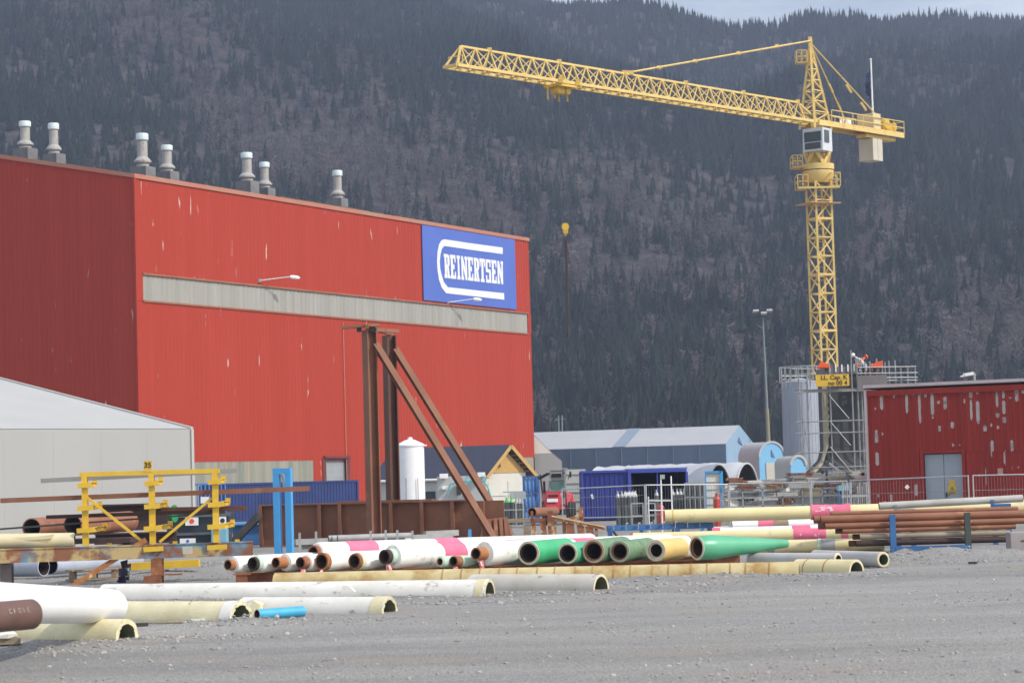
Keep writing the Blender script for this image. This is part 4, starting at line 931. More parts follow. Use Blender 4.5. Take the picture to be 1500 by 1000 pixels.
m = MB(); m.rev(O + UPZ * (zring - .06), UPZ, [(0, 0), (0, 1.20), (.08, 1.20), (.08, 0)], 24); m.build('slewing_ring', mat('grease_ring', (.12, .10, .08), (.09, .08, .07), 2, .5), cr)
# cab
zcb, zct = W(1194, 221, YC - 1.5).z, W(1194, 188, YC - 1.5).z; cc = O + V3((-.15, -1.6, 0)); cw_ = .95; cab_a = R(-24)
cx_ = V3((math.cos(cab_a), math.sin(cab_a), 0)); cy_ = V3((-cx_.y, cx_.x, 0))
fx = math.atan2(jd.y, jd.x)
m = MB()
fl0 = cc - cx_ * 0 ; a_l = V3((.80, -.60, 0)); a_r = V3((.60, .80, 0))   # along the left and right visible faces
kc = cc + V3((.32, -.4, 0))                                            # visible corner
Wl, Wr = 1.75, 1.5
b4 = [kc, kc + a_r * Wr, kc + a_r * Wr - a_l * Wl, kc - a_l * Wl]
bot = [p + UPZ * zcb for p in b4]; top = [p + UPZ * zct for p in b4]
for i in (0, 3): top[i] = top[i] + V3((0, -.18, 0))
m.hexa(bot + top); cabo = m.build('cab', mat('cab_grey', (.62, .64, .66), (.56, .58, .60), 1, .4), cr, False)
def face_rect(p00, p10, p11, p01, u0_, u1_, v0_, v1_, off):
    def bl_(u_, v_): return (p00 * (1 - u_) + p10 * u_) * (1 - v_) + (p01 * (1 - u_) + p11 * u_) * v_
    n = (p10 - p00).cross(p01 - p00).normalized()
    return [bl_(u0_, v0_) + n * off, bl_(u1_, v0_) + n * off, bl_(u1_, v1_) + n * off, bl_(u0_, v1_) + n * off], n
m = MB()
for (i, j), rc in (((3, 0), ((.08, .92, .40, .84), (.1, .9, .08, .36))), ((0, 1), ((.18, .68, .36, .90),))):
    for u0_, u1_, v0_, v1_ in rc:
        q, n = face_rect(bot[i], bot[j], top[j], top[i], u0_, u1_, v0_, v1_, .01); m.prism(q, n * .02)
m.build('window', GLASS, cabo, False)
# jib
JH = 1.42; jw = .62
P0 = V3((CX, YC, zj))
def jb(t, s): return P0 + jd * t + js * (s * jw)
def jt(t): return P0 + jd * t + UPZ * JH
m = MB(); t0, t1 = 1.0, JL; tA, tB = 2.4, JL - 1.0
for s in (-1, 1): m.bar(jb(t0 - .6, s), jb(t1, s), .15, .2, UPZ)
m.bar(jt(tA), jt(tB), .14)
n = 27; bl2 = (tB - tA) / n
for k in range(n + 1):
    t = tA + k * bl2
    m.bar(jb(t, -1), jb(t, 1), .08)
    for s in (-1, 1):
        m.bar(jt(t), jb(t, s), .08)
        if k < n:
            m.bar(jt(t), jb(t + bl2, s), .06)
            m.bar(jb(t, s), jt(t + bl2), .06)
    if k < n: m.bar(jb(t, -1), jb(t + bl2, 1), .06)
    if k % 5 == 0: m.box(tuple(jt(t) + UPZ * .05), (.3, .3, .32))
for s in (-1, 1): m.bar(jt(tA), jb(.4, s), .13); m.bar(jt(tB), jb(t1 - .05, s), .13); m.bar(jb(t1 - .5, s), jb(t1 - .5, s) + UPZ * .7, .07)
m.bar(jb(t1 - .5, -1) + UPZ * .7, jb(t1 - .5, 1) + UPZ * .7, .07); m.bar(jb(t1, -1), jb(t1, 1), .2)
jo = m.build('jib', CRANEY, cr, False)
# tower peak
m = MB(); ap = P0 + UPZ * (zap - zj) + jd * .45; pb4 = [P0 + jd * a + js * bq for a, bq in ((1.25, -.72), (1.25, .72), (-1.0, .72), (-1.0, -.72))]
for q in pb4: m.bar(q - UPZ * .5, ap + (q - ap) * .06, .17)
for k in range(7):
    f0, f1 = 1 - k / 7.6, 1 - (k + 1) / 7.6
    for i in range(4):
        a0, b0_, a1, b1_ = ap + (pb4[i] - ap) * f0, ap + (pb4[(i + 1) % 4] - ap) * f0, ap + (pb4[i] - ap) * f1, ap + (pb4[(i + 1) % 4] - ap) * f1
        m.bar(a0, b0_, .08); m.bar(*((a0, b1_) if (k + i) % 2 else (b0_, a1)), .08)
m.bar(ap - UPZ * .4, ap + UPZ * .35, .3); cage(m, ap.x - 1.15, ap.x - .35, ap.z - 1.7, ap.z - .75, ap.y - .5, ap.y + .5)
m.build('tower_peak', CRANEY, cr, False)
# tie bar
d920 = W(922, 106, 1.0); tt = None
best = min((abs(proj(jt(t))[0] - 922), t) for t in np.linspace(2, JL - 2, 400))[1]
m = MB()
for s in (-.12, .12): m.tube(ap + js * s + UPZ * .05, jt(best) + js * s + UPZ * .15, .075, n=6)
for f in (.2, .42, .66, .85): q = ap + (jt(best) - ap) * f; m.box((q.x, q.y, q.z + .1), (.3, .4, .24))
m.box(tuple(jt(best) + UPZ * .1), (.5, .4, .3)); m.build('tie_bar', CRANEY, cr)
# counter jib
CJ = 11.2
def cj(t, s, z=0): return P0 - jd * t + js * s + UPZ * z
m = MB()
for s in (-.75, .75): m.bar(cj(-.8, s, -.05), cj(CJ, s, -.05), .2, .42, UPZ)
m.bar(cj(.5, 0, .05), cj(CJ, 0, .05), 1.5, .06, UPZ)
m.bar(cj(6.2, 0, -.42), cj(CJ - .7, 0, -.42), .9, .28, UPZ)
for s in (-.85, .85):
    for z in (.55, 1.05): m.bar(cj(.9, s, z), cj(CJ, s, z), .06)
    for k in range(8): t = .9 + (CJ - .9) * k / 7; m.bar(cj(t, s, .0), cj(t, s, 1.05), .06)
for z in (.55, 1.05): m.bar(cj(CJ, -.85, z), cj(CJ, .85, z), .06)
m.build('counter_jib', CRANEY, cr, False)
m = MB(); q = cj(7.4, .0, .75); m.box((q.x, q.y, q.z), (1.1, 1.5, 1.3), fx); m.build('counterweight_frame', mat('cream_frame', (.66, .55, .32), (.6, .5, .28), 1, .6), cr, False)
for t in (7.15, 7.85):
    m = MB(); q = cj(t, 0, -1.5); m.box((q.x, q.y, q.z), (.66, 1.35, 1.75), fx); m.build('counterweight_block', COUNTER, cr, False)
m = MB(); q = cj(9.9, 0, .65); m.box((q.x, q.y, q.z - .1), (1.5, .9, .5), fx); m.tube(cj(9.3, -.5, .75), cj(9.3, .5, .75), .42, n=14); m.tube(cj(10.4, -.5, .65), cj(10.4, .5, .65), .3, n=12); m.build('hoist_winch', YELLOW, cr)
m = MB()
for s in (-.7, .7):
    m.tube(ap - UPZ * .1, cj(5.0 if s < 0 else 7.2, s, .9 if s < 0 else 1.4), .055, n=6)
    for f in (.55, .78): q = ap + (cj(5.0 if s < 0 else 7.2, s, .9) - ap) * f; m.tube(q, q + (cj(5, s, .9) - ap).normalized() * .8, .10, n=6)
m.build('counter_tie', CRANEY, cr)
a = W(1230, 175, YC); 
tb = min((abs(proj(cj(t, -.9, .8))[0] - 1239), t) for t in np.linspace(.5, 8, 200))[1]
m = MB(); m.bar(cj(tb - .75, .93, .72), cj(tb + .75, .93, .72), .05, .75, UPZ)
side = .93 if proj(cj(tb, .93, 0))[1] > proj(cj(tb, -.93, 0))[1] else -.93
m = MB(); m.bar(cj(tb - .8, side, .72), cj(tb + .8, side, .72), .05, .75, UPZ); sb = m.build('sign_board', SIGNWHITE, cr, False)
m = MB(); so_ = side * 1.04; m.bar(cj(tb - .6, so_, .80), cj(tb + .6, so_, .80), .02, .14, UPZ); m.bar(cj(tb - .45, so_, .58), cj(tb + .35, so_, .58), .02, .08, UPZ); m.build('sign_stripe', SIGNBLUE, sb, False)
# trolley
tt = min((abs(proj(jb(t, 0))[0] - 822), t) for t in np.linspace(5, JL - 1, 500))[1]
m = MB(); m.bar(jb(tt - 1.0, 0) - UPZ * .25, jb(tt + 1.0, 0) - UPZ * .25, 1.5, .16, UPZ)
for t in (-.9, .9):
    for s in (-1.2, 1.2): m.box(tuple(jb(tt + t, s) + UPZ * .05), (.3, .3, .45))
for t, l in ((-1.05, 1.1), (-.15, 1.2), (.25, 1.0), (1.0, 1.15)): m.bar(jb(tt + t, -.6) - UPZ * .25, jb(tt + t, -.6) - UPZ * l, .12)
for t in (-.4, .2, .55): m.tube(jb(tt + t, -.5) - UPZ * .5, jb(tt + t, .5) - UPZ * .5, .26, n=12)
m.build('trolley', mat('trolley_yellow', (.68, .46, .07), (.6, .38, .05), 3, .5), cr, False)
hk = jb(tt, 0); zh = W(830, 327, hk.y).z; zl = W(830, 347, hk.y).z; hk0 = V3((hk.x, hk.y, zh))
m = MB(); m.box((hk.x, hk.y, (zh * .62 + zl * .38)), (.34, .3, (zh - zl) * .72)); m.tube((hk.x, hk.y - .2, zh - .25), (hk.x, hk.y + .2, zh - .25), .25, n=14); m.tube((hk.x, hk.y, zl + .3), (hk.x, hk.y, zl + .08), .11, .06, n=8)
hb_ = m.build('hook_block', YELLOW, cr)
m = MB()
for i in range(9):
    a0, a1 = -1.4 + i * .45, -1.4 + (i + 1) * .45; m.tube((hk.x + .14 * math.sin(a0) , hk.y, zl - .04 - .14 * math.cos(a0)), (hk.x + .14 * math.sin(a1), hk.y, zl - .04 - .14 * math.cos(a1)), .04, n=6)
m.build('hook', DARKST, hb_)
m = MB()
for s in (-.2, .2): m.tube((hk.x + s, hk.y, zh - .1), (hk.x + s, hk.y, zj - .3), .012, n=4)
m.build('hoist_rope', mat('hoist_wire', (.10, .10, .11), (.08, .08, .09), 2, .5), cr)
zs = W(834, 488, hk.y).z; m = MB(); m.tube((hk.x - .05, hk.y, zl - .15), (hk.x - .02, hk.y, zs), .055, n=6); m.tube((hk.x + .05, hk.y, zl - .15), (hk.x + .03, hk.y, zs + .5), .05, n=6); m.tube((hk.x - .02, hk.y, zs), (hk.x - .02, hk.y, zs - .25), .1, n=8)
tag(m.build('lifting_chain', mat('dark_chain', (.06, .035, .03), (.045, .028, .025), 6, .6), None, loc=(hk.x, hk.y, zl)), 'dark lifting chain hanging from the yellow crane hook', 'chain')
# flag on the counter jib
tf = min((abs(proj(cj(t, .2, 2))[0] - 1278), t) for t in np.linspace(5, 11, 200))[1]; fb = cj(tf, .2, 1.4); zft = W(1277, 88, fb.y).z
fg = thing('flag', 'white flagpole with a drooping dark flag on the crane counter jib', 'flag', fb)
m = MB(); m.tube(fb - UPZ * 1.3, V3((fb.x, fb.y, zft)), .085, .055, n=8); m.rev((fb.x, fb.y, zft), UPZ, [(0, .09), (.08, .1), (.15, 0)], 8); m.build('flagpole', PLASTICW, fg)
m = MB(); zz = [zft - .7 - .33 * i for i in range(10)]; g = random.Random(3)
L1 = [V3((fb.x - .09, fb.y, z)) for z in zz]; L2 = [V3((fb.x - .12 - .35 * math.sin(.5 + i * .33) - .1 * (i % 2), fb.y - .12 * math.sin(i), z - .3)) for i, z in enumerate(zz)]
L3 = [(a + bq) / 2 + V3((0, .13 * (-1) ** i, 0)) for i, (a, bq) in enumerate(zip(L1, L2))]
for i in range(9): m.add([L1[i], L3[i], L3[i + 1], L1[i + 1]], [(0, 1, 2, 3)]); m.add([L3[i], L2[i], L2[i + 1], L3[i + 1]], [(0, 1, 2, 3)])
m.build('flag_cloth', mat('flag_navy', (.03, .035, .10), (.5, .5, .55), 1.6, .8, lo=.58, hi=.62), fg)

# light mast and poles
a = W(1115, 460, 260); t = thing('light_mast', 'tall grey floodlight mast between the tents and the silo', 'mast', (W(1126, 640, 260).x, 260, 0)); bx = W(1126.5, 640, 260).x
zmid = W(1122, 598, 260).z; tp = V3((bx - .25, 260, a.z))
def lerp(z): return V3((bx - .25 * z / a.z, 260, z))
m = MB(); m.tube(lerp(zmid), tp, .15, .08, n=10); m.build('upper_pole', mat('pole_grey', (.22, .25, .26), (.19, .22, .23), .3, .6), t)
m = MB(); m.tube(lerp(0), lerp(zmid - .01), .24, .2, n=10); m.build('lower_pole', mat('pole_ochre', (.30, .27, .19), (.25, .22, .15), .3, .7), t)
m = MB(); m.tube(tp + V3((-.9, 0, -.2)), tp + V3((.9, 0, -.2)), .06, n=6); m.tube(tp + V3((0, -.7, -.2)), tp + V3((0, .7, -.2)), .06, n=6); m.rev(tp - UPZ * .3, UPZ, [(0, .2), (0, .75), (.08, .75), (.08, .2)], 14); m.build('crossarm', DARKST, t)
for dx, dy, dz in ((-.75, -.1, .25), (.75, .1, .28), (.05, -.75, -.05)):
    m = MB(); q = tp + V3((dx, dy, dz)); m.bar(q + V3((-.32, -.1, .05)), q + V3((.32, -.1, .05)), .45, .22, V3((0, .5, 1))); m.build('flood_lamp', STEEL, t, False)
for px, lab in ((818, 'left of two thin grey poles behind the slate tent roof'), (823, 'right of two thin grey poles behind the slate tent roof')):
    q = W(px, 608, 330); m = MB(); m.tube((q.x, 330, 0), q, .14, .10, n=8); m.bar(q + V3((-.5, 0, -.5)), q + V3((.5, 0, -.5)), .08, .12); tag(m.build('utility_pole', mat('pole_grey', (.3, .3, .3)), None, loc=(q.x, 330, 0)), lab, 'pole', 'thin poles at the foot of the mountain')
# ------------------------------------------------------------------ pipes
def pipe(name, label, p, q, r, m_out, m_in=BORE, wall=.04, m_rim=None, group=None, cat='pipe', n=28, part='shell'):
    p, q = V3(p), V3(q); L = (q - p).length; ri = r - wall; e = min(.02, wall * .3)
    m = MB(); m.rev(p, q - p, [(e, r), (L - e, r), (L, r - e), (L, ri), (0, ri), (0, r - e)], n, mis=[0, 2, 2, 1, 2, 2], closed=True)
    return tag(m.build(name, [m_out, m_in, m_rim or m_out], None, loc=p), label, cat, group)
def half(name, label, p, q, r, m_out, m_in=BOREGREEN, wall=.07, m_rim=None, group=None, sink=.0, straps=(), strap_m=None, jit=.0):
    """half shell lying open side down"""
    p, q = V3(p), V3(q); p.z -= sink; q.z -= sink; L = (q - p).length; ri = r - wall
    t = thing(name, label, 'half pipe', p, group)
    m = MB(); m.rev(p, q - p, [(0, r), (L, r), (L, ri), (0, ri)], 22, mis=[0, 2, 1, 2], closed=True, arc=(-.12, math.pi + .12), jit=jit)
    m.build('shell', [m_out, m_in, m_rim or m_out], t)
    a = (q - p).normalized()
    for s, w in straps:
        m = MB(); m.rev(p + a * (s * L), a, [(-w, r + .002), (-w, r + .010), (w, r + .010), (w, r + .002)], 22, arc=(-.1, math.pi + .1), closed=True); m.build('band', strap_m, t)
    return t
def gp(px, py, z=0.0):
    g = G(px, py); return V3((g.x, g.y, z))
def at(px, Y, z): q = W(px, 700, Y); return V3((q.x, Y, z))
YB = .70
# --- foreground, left
rw = .30; b_ = W(163, 887, 43.2); a = W(-2, 883, 34); a = a + (a - b_) * .5
pipe('coated_pipe', 'big clean white pipe in the left foreground', a, b_, rw, WHITECLEAN, BORE, .06, RIM)
a = at(-60, 42.6, 0); b_ = at(182, 41.0, 0)
half('half_pipe', 'grimy cream half pipe lying under the big white pipe', (a.x, a.y, 0), (b_.x, b_.y, 0), .33, CREAMFOAM, wall=.085, jit=.012)
a = at(-90, 31.6, 0); b_ = at(44, 33.0, 0); zr0 = W(24, 900, 32.9).z
rp = thing('steel_pipe', 'short dark rusty pipe with chalk writing at the left edge', 'pipe', (b_.x, b_.y, 0))
m = MB(); L_ = (b_ - a).length; m.rev((a.x, a.y, zr0), b_ - a, [(0, .208), (L_ - .02, .208), (L_, .198), (L_, .0)], 28); m.build('shell', mat('dark_brown_steel', (.13, .07, .055), (.085, .045, .035), 1.2, .65, c3=(.30, .12, .06), t3=.62, s3=2), rp)
d_ = (b_ - a).normalized(); m = MB()
for k, w in enumerate((.06, .05, .07, .06, .05)):
    s = L_ - .62 + k * .085; th = R(58); nn = V3((d_.y, -d_.x, 0)) * math.cos(R(22)) + UPZ * math.sin(R(22)); o_ = V3((a.x, a.y, zr0)) + d_ * s + nn * .210; tu = nn.cross(d_).normalized()
    for j in (-1, 0, 1):
        if (k + j) % 4: m.bar(o_ + tu * (j * .03), o_ + tu * (j * .03) + d_ * w * .7, .008, .006, nn)
    m.bar(o_ - tu * .035, o_ + tu * .035, .012, .006, nn)
m.build('chalk_mark', mat('faded_chalk', (.42, .37, .33), (.25, .19, .16), 9, .8), rp)
for X_, lab in ((-85, 'steel trestle just outside the left edge holding the rusty and the white pipe'),):
    q = at(X_, 31.9, 0); ts = thing('pipe_trestle', lab, 'trestle', q)
    m = MB(); m.bar(q + V3((-.9, .1, zr0 - .26)), q + V3((.5, .1, zr0 - .26)), .2, .1, UPZ); m.build('top_beam', RUST, ts, False)
    for dx in (-.7, .3): m = MB(); m.bar(q + V3((dx, .1, 0)), q + V3((dx, .1, zr0 - .31)), .12); m.build('leg', RUST, ts, False)
g0 = gp(8, 944); m = MB(); m.box((g0.x, g0.y, .07), (.5, .3, .12), .2); o = m.build('timber_block', TIMBER, None, False, loc=g0, bevel=.01); tag(o, 'weathered timber block at the bottom left corner of the yard', 'block')
m = MB(); m.rev((g0.x - .02, g0.y, .13), UPZ, [(0, .22), (.05, .23), (.10, .15), (.12, 0)], 9, jit=.02); tag(m.build('plaster_lump', WHITEDIRTY, None, False, loc=(g0.x, g0.y, .13)), 'pale lump of mortar lying on the timber block', 'lump')
a = at(60, 47.4, 0); b_ = at(349, 45.2, 0)
cp = half('half_pipe', 'yellowish cream half pipe with a torn white end behind the big white pipe', (a.x, a.y, 0), (b_.x, b_.y, 0), .37, CREAMFOAM, wall=.07, jit=.03, straps=((.972, .13),), strap_m=WHITEDIRTY)
a = at(354, 48.0, 0); b_ = at(566, 46.6, 0)
hp = half('half_pipe', 'white half pipe ending in a slanted cream rim, beside the short blue pipe', (a.x, a.y, 0), (b_.x, b_.y, 0), .31, WHITEDIRTY, wall=.06, m_rim=RIM, jit=.015, straps=((.955, .14),), strap_m=CREAMFOAM)
a = at(372, 45.3, .105); b_ = at(440, 46.0, .105)
pipe('short_pipe', 'short bright blue pipe lying on the gravel', a, b_, .10, CYAN, BORE, .015, GREYST)
m = MB(); q = at(352, 47.2, 0); m.prism([q + V3((0, 0, 0)), q + V3((.30, 0, 0)), q + V3((.33, 0, .20)), q + V3((.2, 0, .27)), q + V3((.12, 0, .12)), q + V3((.02, 0, .10))], V3((.05, .25, 0)))
tag(m.build('foam_scrap', CREAMFOAM, None, False, loc=q), 'broken scrap of cream insulation beside the short blue pipe', 'scrap')
m = MB(); q = at(503, 49.6, .28); m.prism([q + V3((-.12, 0, 0)), q + V3((.18, 0, 0)), q + V3((.06, 0, .12)), q + V3((-.06, 0, .14))], V3((0, .3, 0))); tag(m.build('foam_scrap', WHITEDIRTY, None, False, loc=q), 'small white scrap standing behind the slanted rim half pipe', 'scrap')
# two long half pipes across the middle
a = at(150, 55.4, 0); b_ = at(713, 52.3, 0)
half('half_pipe', 'long grimy white half pipe in front of the row of pipe ends', (a.x, a.y, 0), (b_.x, b_.y, 0), .345, WHITEDIRTY, wall=.06, m_rim=RIM, straps=((.985, .10),), strap_m=CREAMFOAM)
a = at(690, 55.2, 0); b_ = at(876, 53.4, 0)
half('half_pipe', 'whitish half pipe with dark smudges, its open end below the green pipes', (a.x, a.y, 0), (b_.x, b_.y, 0), .345, mat('smudged_white', (.60, .57, .51), (.47, .44, .37), 1.2, .75, c3=(.13, .13, .13), t3=.66, s3=1.5), wall=.06, m_rim=RIM)
OST = mat('rust_band', (.42, .27, .09), (.34, .19, .06), 3, .8)
a = at(400, 60.3, 0); b_ = at(1166, 58.2, 0)
half('half_pipe', 'very long ochre half pipe banded with rust below the green pipes', (a.x, a.y, 0), (b_.x, b_.y, 0), .31, OCHRE, wall=.06, m_rim=RIM, straps=[(.33 + .036 * k + .006 * math.sin(k * 3.1), .016) for k in range(18)], strap_m=OST)
a = at(1165, 60.0, 0); b_ = at(1250, 58.7, 0)
half('half_pipe', 'short ochre half pipe with two rust rings, right of the long banded one', (a.x, a.y, 0), (b_.x, b_.y, 0), .30, CREAM, wall=.06, m_rim=RIM, straps=((.2, .012), (.55, .015)), strap_m=OST)
a = at(1095, 63.2, .19); b_ = at(1224, 61.4, .19)
pipe('coated_pipe', 'pale grey pipe with rust streaks behind the ochre half pipes', a, b_, .19, LILAC, BORE, .06, RIM)
a = at(1190, 63.3, .20); b_ = at(1290, 60.6, .20)
pipe('coated_pipe', 'pale grey pipe ending at the gravel below the brown pipe stack', a, b_, .20, LILAC, BOREGREEN, .06, RIM)

# --- the row of pipe ends
DR = V3((.60, .80, 0)).normalized()
YR = 62.0
SK = .26
def rowpipe(label, px, r_end, m_end, r_body, m_body, L, off=.25, collar=None, pink=(), rim=None, dy=0.0, ang=0.0, taper=None, zoff=0.0, m_bore=BORE, rag=False, wall=.035, endwall=None):
    sc_ = (YR + dy) / F; re, rb = r_end * sc_, r_body * sc_; off *= .62
    if L > 5: L *= 1.15
    c = W(px, 700, YR + dy); zc = SK + rb + zoff; dirv = V3((DR.x * math.cos(ang) - DR.y * math.sin(ang), DR.x * math.sin(ang) + DR.y * math.cos(ang), 0)); P0_ = V3((c.x, YR + dy, zc))
    Q = P0_ + dirv * L; Q.z = max(rb + .04, zc - .22) if L > 5 else zc; ax = (Q - P0_).normalized()
    t = thing('row_pipe', label, 'pipe', P0_, 'row of pipe ends laid on skids')
    bs = off
    if off > 0:
        m = MB(); m.rev(P0_, ax, [(0, re), (off + .05, re), (off + .05, re * .75), (0, re * .78)], 26, mis=[0, 0, 1, 0], closed=True); m.build('steel_end', [m_end, m_bore], t)
        if collar: m = MB(); m.rev(P0_, ax, [(off * .45, re * 1.03), (off * .5, re * 1.13), (off, re * 1.13), (off + .03, re * 1.0)], 26); m.build('collar', collar, t)
        prof = [(off, re * .95), (off + .02, rb * .93), (off + .09, rb), (L, rb), (L, rb * .8), (off + .05, rb * .8)]
        m = MB(); m.rev(P0_, ax, prof, 30, mis=[2, 0, 0, 2, 1, 1], closed=True); m.build('coating', [m_body, m_bore, rim or m_body], t)
    else:
        ri = endwall * sc_ if endwall else rb - .07
        prof = [(0, rb * .97), (.015, rb), (L if not taper else L * .18, rb)] + ([(L, taper * sc_)] if taper else []) + [(L, ri if not taper else taper * sc_ * .6), (L * .6, min(ri, (taper or 99) * sc_ * .9)), (.0, ri)]
        mm = [2, 0] + ([0, 0] if taper else [0]) + [1, 1, 2]
        if not taper: mm = [2, 0, 2, 1, 1, 2]
        m = MB(); m.rev(P0_, ax, prof, 32, mis=mm, closed=True); m.build('sleeve', [m_body, m_bore, rim or RIM], t)
        if re > 0:
            m = MB(); m.rev(P0_ - ax * .0, ax, [(.03, ri * 1.0), (.06, ri), (.06, ri * .82), (.03, ri * .84)], 28, closed=True); m.build('inner_lip', m_end, t)
    for s0, s1 in pink:
        m = MB(); m.rev(P0_, ax, [(s0, rb + .002), (s0, rb + .012), (s1, rb + .012), (s1, rb + .002)], 30, closed=True, jit=.006); m.build('pink_wrap', PINK, t)
    if rag:
        m = MB(); q = P0_ + ax * off * .8 - UPZ * re * .9 + V3((-.05, -.12, 0)); g = random.Random(px)
        for k in range(4):
            q2 = q + V3((g.uniform(-.14, .06), g.uniform(-.08, .04), -g.uniform(.14, .34))); w_ = V3((.03 + .03 * g.random(), .02, 0)); m.prism([q - w_, q + w_, q2 + w_ * 1.5, q2 - w_ * .4], V3((0, .01, 0)))
        m.build('torn_tape', mat('torn_tape', (.70, .12, .14), (.75, .65, .62), 9, .6, lo=.48, hi=.54), t, False)
    return t
rowpipe('white pipe with an orange rusty stub, leftmost in the row of pipe ends', 331, 8, ORANGERUST, 12.5, WHITEP, 11.5, .28)
rowpipe('white pipe with a dark mouth and pale green neck, second in the row', 367, 10, BORE, 13, WHITEP, 11.5, .30, PALEGREEN)
rowpipe('white pipe with a long rust sleeve, third from the left of the row', 401, 8.5, ORANGERUST, 13.5, WHITEP, 11.5, .55)
rowpipe('white pipe with a broken rusty mouth, fourth from the left of the row', 437, 9, RUST, 12.5, WHITEP, 11.0, .35, rag=True)
rowpipe('dark mouthed white pipe wrapped once in pink, peeping over its rusty rimmed neighbour', 456, 10, RUST, 14, WHITEP, 11.0, .22, dy=1.0, zoff=.21, pink=((1.2, 2.4), (5, 6.0)))
rowpipe('white pipe with a wide rusty rim and red tape hanging from it', 468, 13, ORANGERUST, 13.5, WHITEP, 10.5, .16, rag=True)
rowpipe('white pipe with a wide dark rusty mouth and cream neck, before the small mouthed pipe', 516, 11.5, RUST, 12.5, WHITEP, 10.5, .35, CREAMFOAM)
rowpipe('thick white pipe with a small pale green necked end and pink wrap', 560, 10.5, DARKRUST, 18.0, WHITEP, 11.6, .50, PALEGREEN, pink=((2.15, 3.1), (5.2, 6.0)), rag=True)
rowpipe('slim pale green pipe with a small cream mouth between two thick white pipes', 641, 6.5, RIM, 8.5, PALEGREEN, 6.5, .02, m_bore=RUST)
rowpipe('slim pipe with a dark rusty end and red tape beside the slim pale green one', 661, 8, RUST, 8.5, PALEGREEN, 6.5, .35, rag=True)
rowpipe('thick white pipe with a rusty stub end, left of the bright green pipe', 694, 9.5, ORANGERUST, 18.5, WHITEP, 8.6, .55, pink=((4.2, 5.2),), rag=True)
rowpipe('bright green sleeve with a cream rim, widest of the green mouths in the row', 771, 1, DARKRUST, 17.5, GREEN1, 2.3, 0, endwall=14, ang=.2)
rowpipe('mint green sleeve with a round cream rim between the bright green and brown mouthed ones', 828, 1, DARKRUST, 15.5, GREEN2, 2.2, 0, endwall=12.5, ang=.22)
rowpipe('dull green sleeve with a wide brown mouth and loose inner liner', 866, 1, RUST, 17.5, GREEN3, 2.2, 0, endwall=14, ang=.25, rim=mat('brown_cream_rim', (.46, .38, .27), (.38, .29, .19), 4, .7))
rowpipe('mottled dark green sleeve with a dark mouth left of the yellow one', 904, 1, RUST, 16, GREEN3, 2.2, 0, endwall=12.5, ang=.25, rim=mat('mottled_green_rim', (.34, .38, .27), (.27, .31, .21), 4, .7))
rowpipe('yellow sleeve with a double cream rim in the row of pipe ends', 957, 1, RIM, 16, YELLOWCOAT, 1.5, 0, endwall=11.5, ang=.15)
rowpipe('green tapered stiffener cone, last at the right end of the row', 1017, 1, RUST, 18, GREEN2, 3.0, 0, taper=6, endwall=14.5, ang=-.35)
# white and pink pipes behind the row
for k, (x0, Y0, x1, Y1, z, r, pk, lab) in enumerate(((600, 69.5, 978, 68.2, .40, .26, ((.2, .30), (.62, .72)), 'white pipe with pink bands lying across behind the green mouths'),)):
    a, b_ = at(x0, Y0, z), at(x1, Y1, z); t = thing('coated_pipe', lab, 'pipe', a); L_ = (b_ - a).length
    m = MB(); m.rev(a, b_ - a, [(0, r), (L_, r), (L_, r - .05), (0, r - .05)], 26, mis=[0, 2, 1, 2], closed=True); m.build('shell', [WHITEP, BORE, RIM], t)
    for s0, s1 in pk: m = MB(); m.rev(a, b_ - a, [(s0 * L_, r + .003), (s0 * L_, r + .012), (s1 * L_, r + .012), (s1 * L_, r + .003)], 26, closed=True, jit=.006); m.build('pink_wrap', PINK, t)
# skids under the row
for (x0, y0, x1, y1, w) in ((344, 62.5, 1040, 62.5, .2), (380, 65.5, 1080, 65.5, .2)):
    m = MB(); a, b_ = at(x0, y0, SK / 2), at(x1, y1, SK / 2); m.ibeam(a, b_, SK - .005, .2, UPZ); tag(m.build('skid_beam', RUST, None, False, loc=a), 'rusty skid beam under the front of the row of pipe ends' if y0 < 64 else 'rusty skid beam under the middle of the row of pipe ends', 'beam')
m = MB(); q = at(352, 61.2, 0); m.ibeam(q, q + UPZ * .25, .34, .3, (0, 1, 0)); m.box((q.x, q.y, .265), (.45, .4, .03)); m.bar(q + V3((-.1, 0, .29)), q + V3((.55, 0, .30)), .3, .02, UPZ); tag(m.build('steel_stub', RUST, None, False, loc=q), 'rusty steel stub propping the left end of the pipe row', 'stub')

# --- right side: long pipes
def banded(label, x0, Y0, x1, Y1, z, r, m_body, bands, name='coated_pipe', m_in=BORE, m_rim=RIM):
    a, b_ = at(x0, Y0, z), at(x1, Y1, z); t = thing(name, label, 'pipe', a); L_ = (b_ - a).length
    m = MB(); m.rev(a, b_ - a, [(0, r), (L_, r), (L_, r * .8), (0, r * .8)], 26, mis=[0, 2, 1, 2], closed=True); m.build('shell', [m_body, m_in, m_rim], t)
    for pa_, pb_, mm, bump_, nm in bands:
        fa = ((pa_ - x0) / (x1 - x0)); fb = ((pb_ - x0) / (x1 - x0)); s0, s1 = fa * L_, fb * L_
        m = MB(); m.rev(a, b_ - a, [(s0, r + .002), (s0, r + .012 + bump_)] + ([(s0 + (s1 - s0) * .3, r + .012 + bump_ * .5), (s0 + (s1 - s0) * .8, r + .012)] if bump_ else []) + [(s1, r + .012 + bump_ * 1.6), (s1, r + .002)], 26, closed=True, jit=.006 if mm is PINK else 0); m.build(nm, mm, t)
    return t
cpz = 2.6 - 77 / 43.75
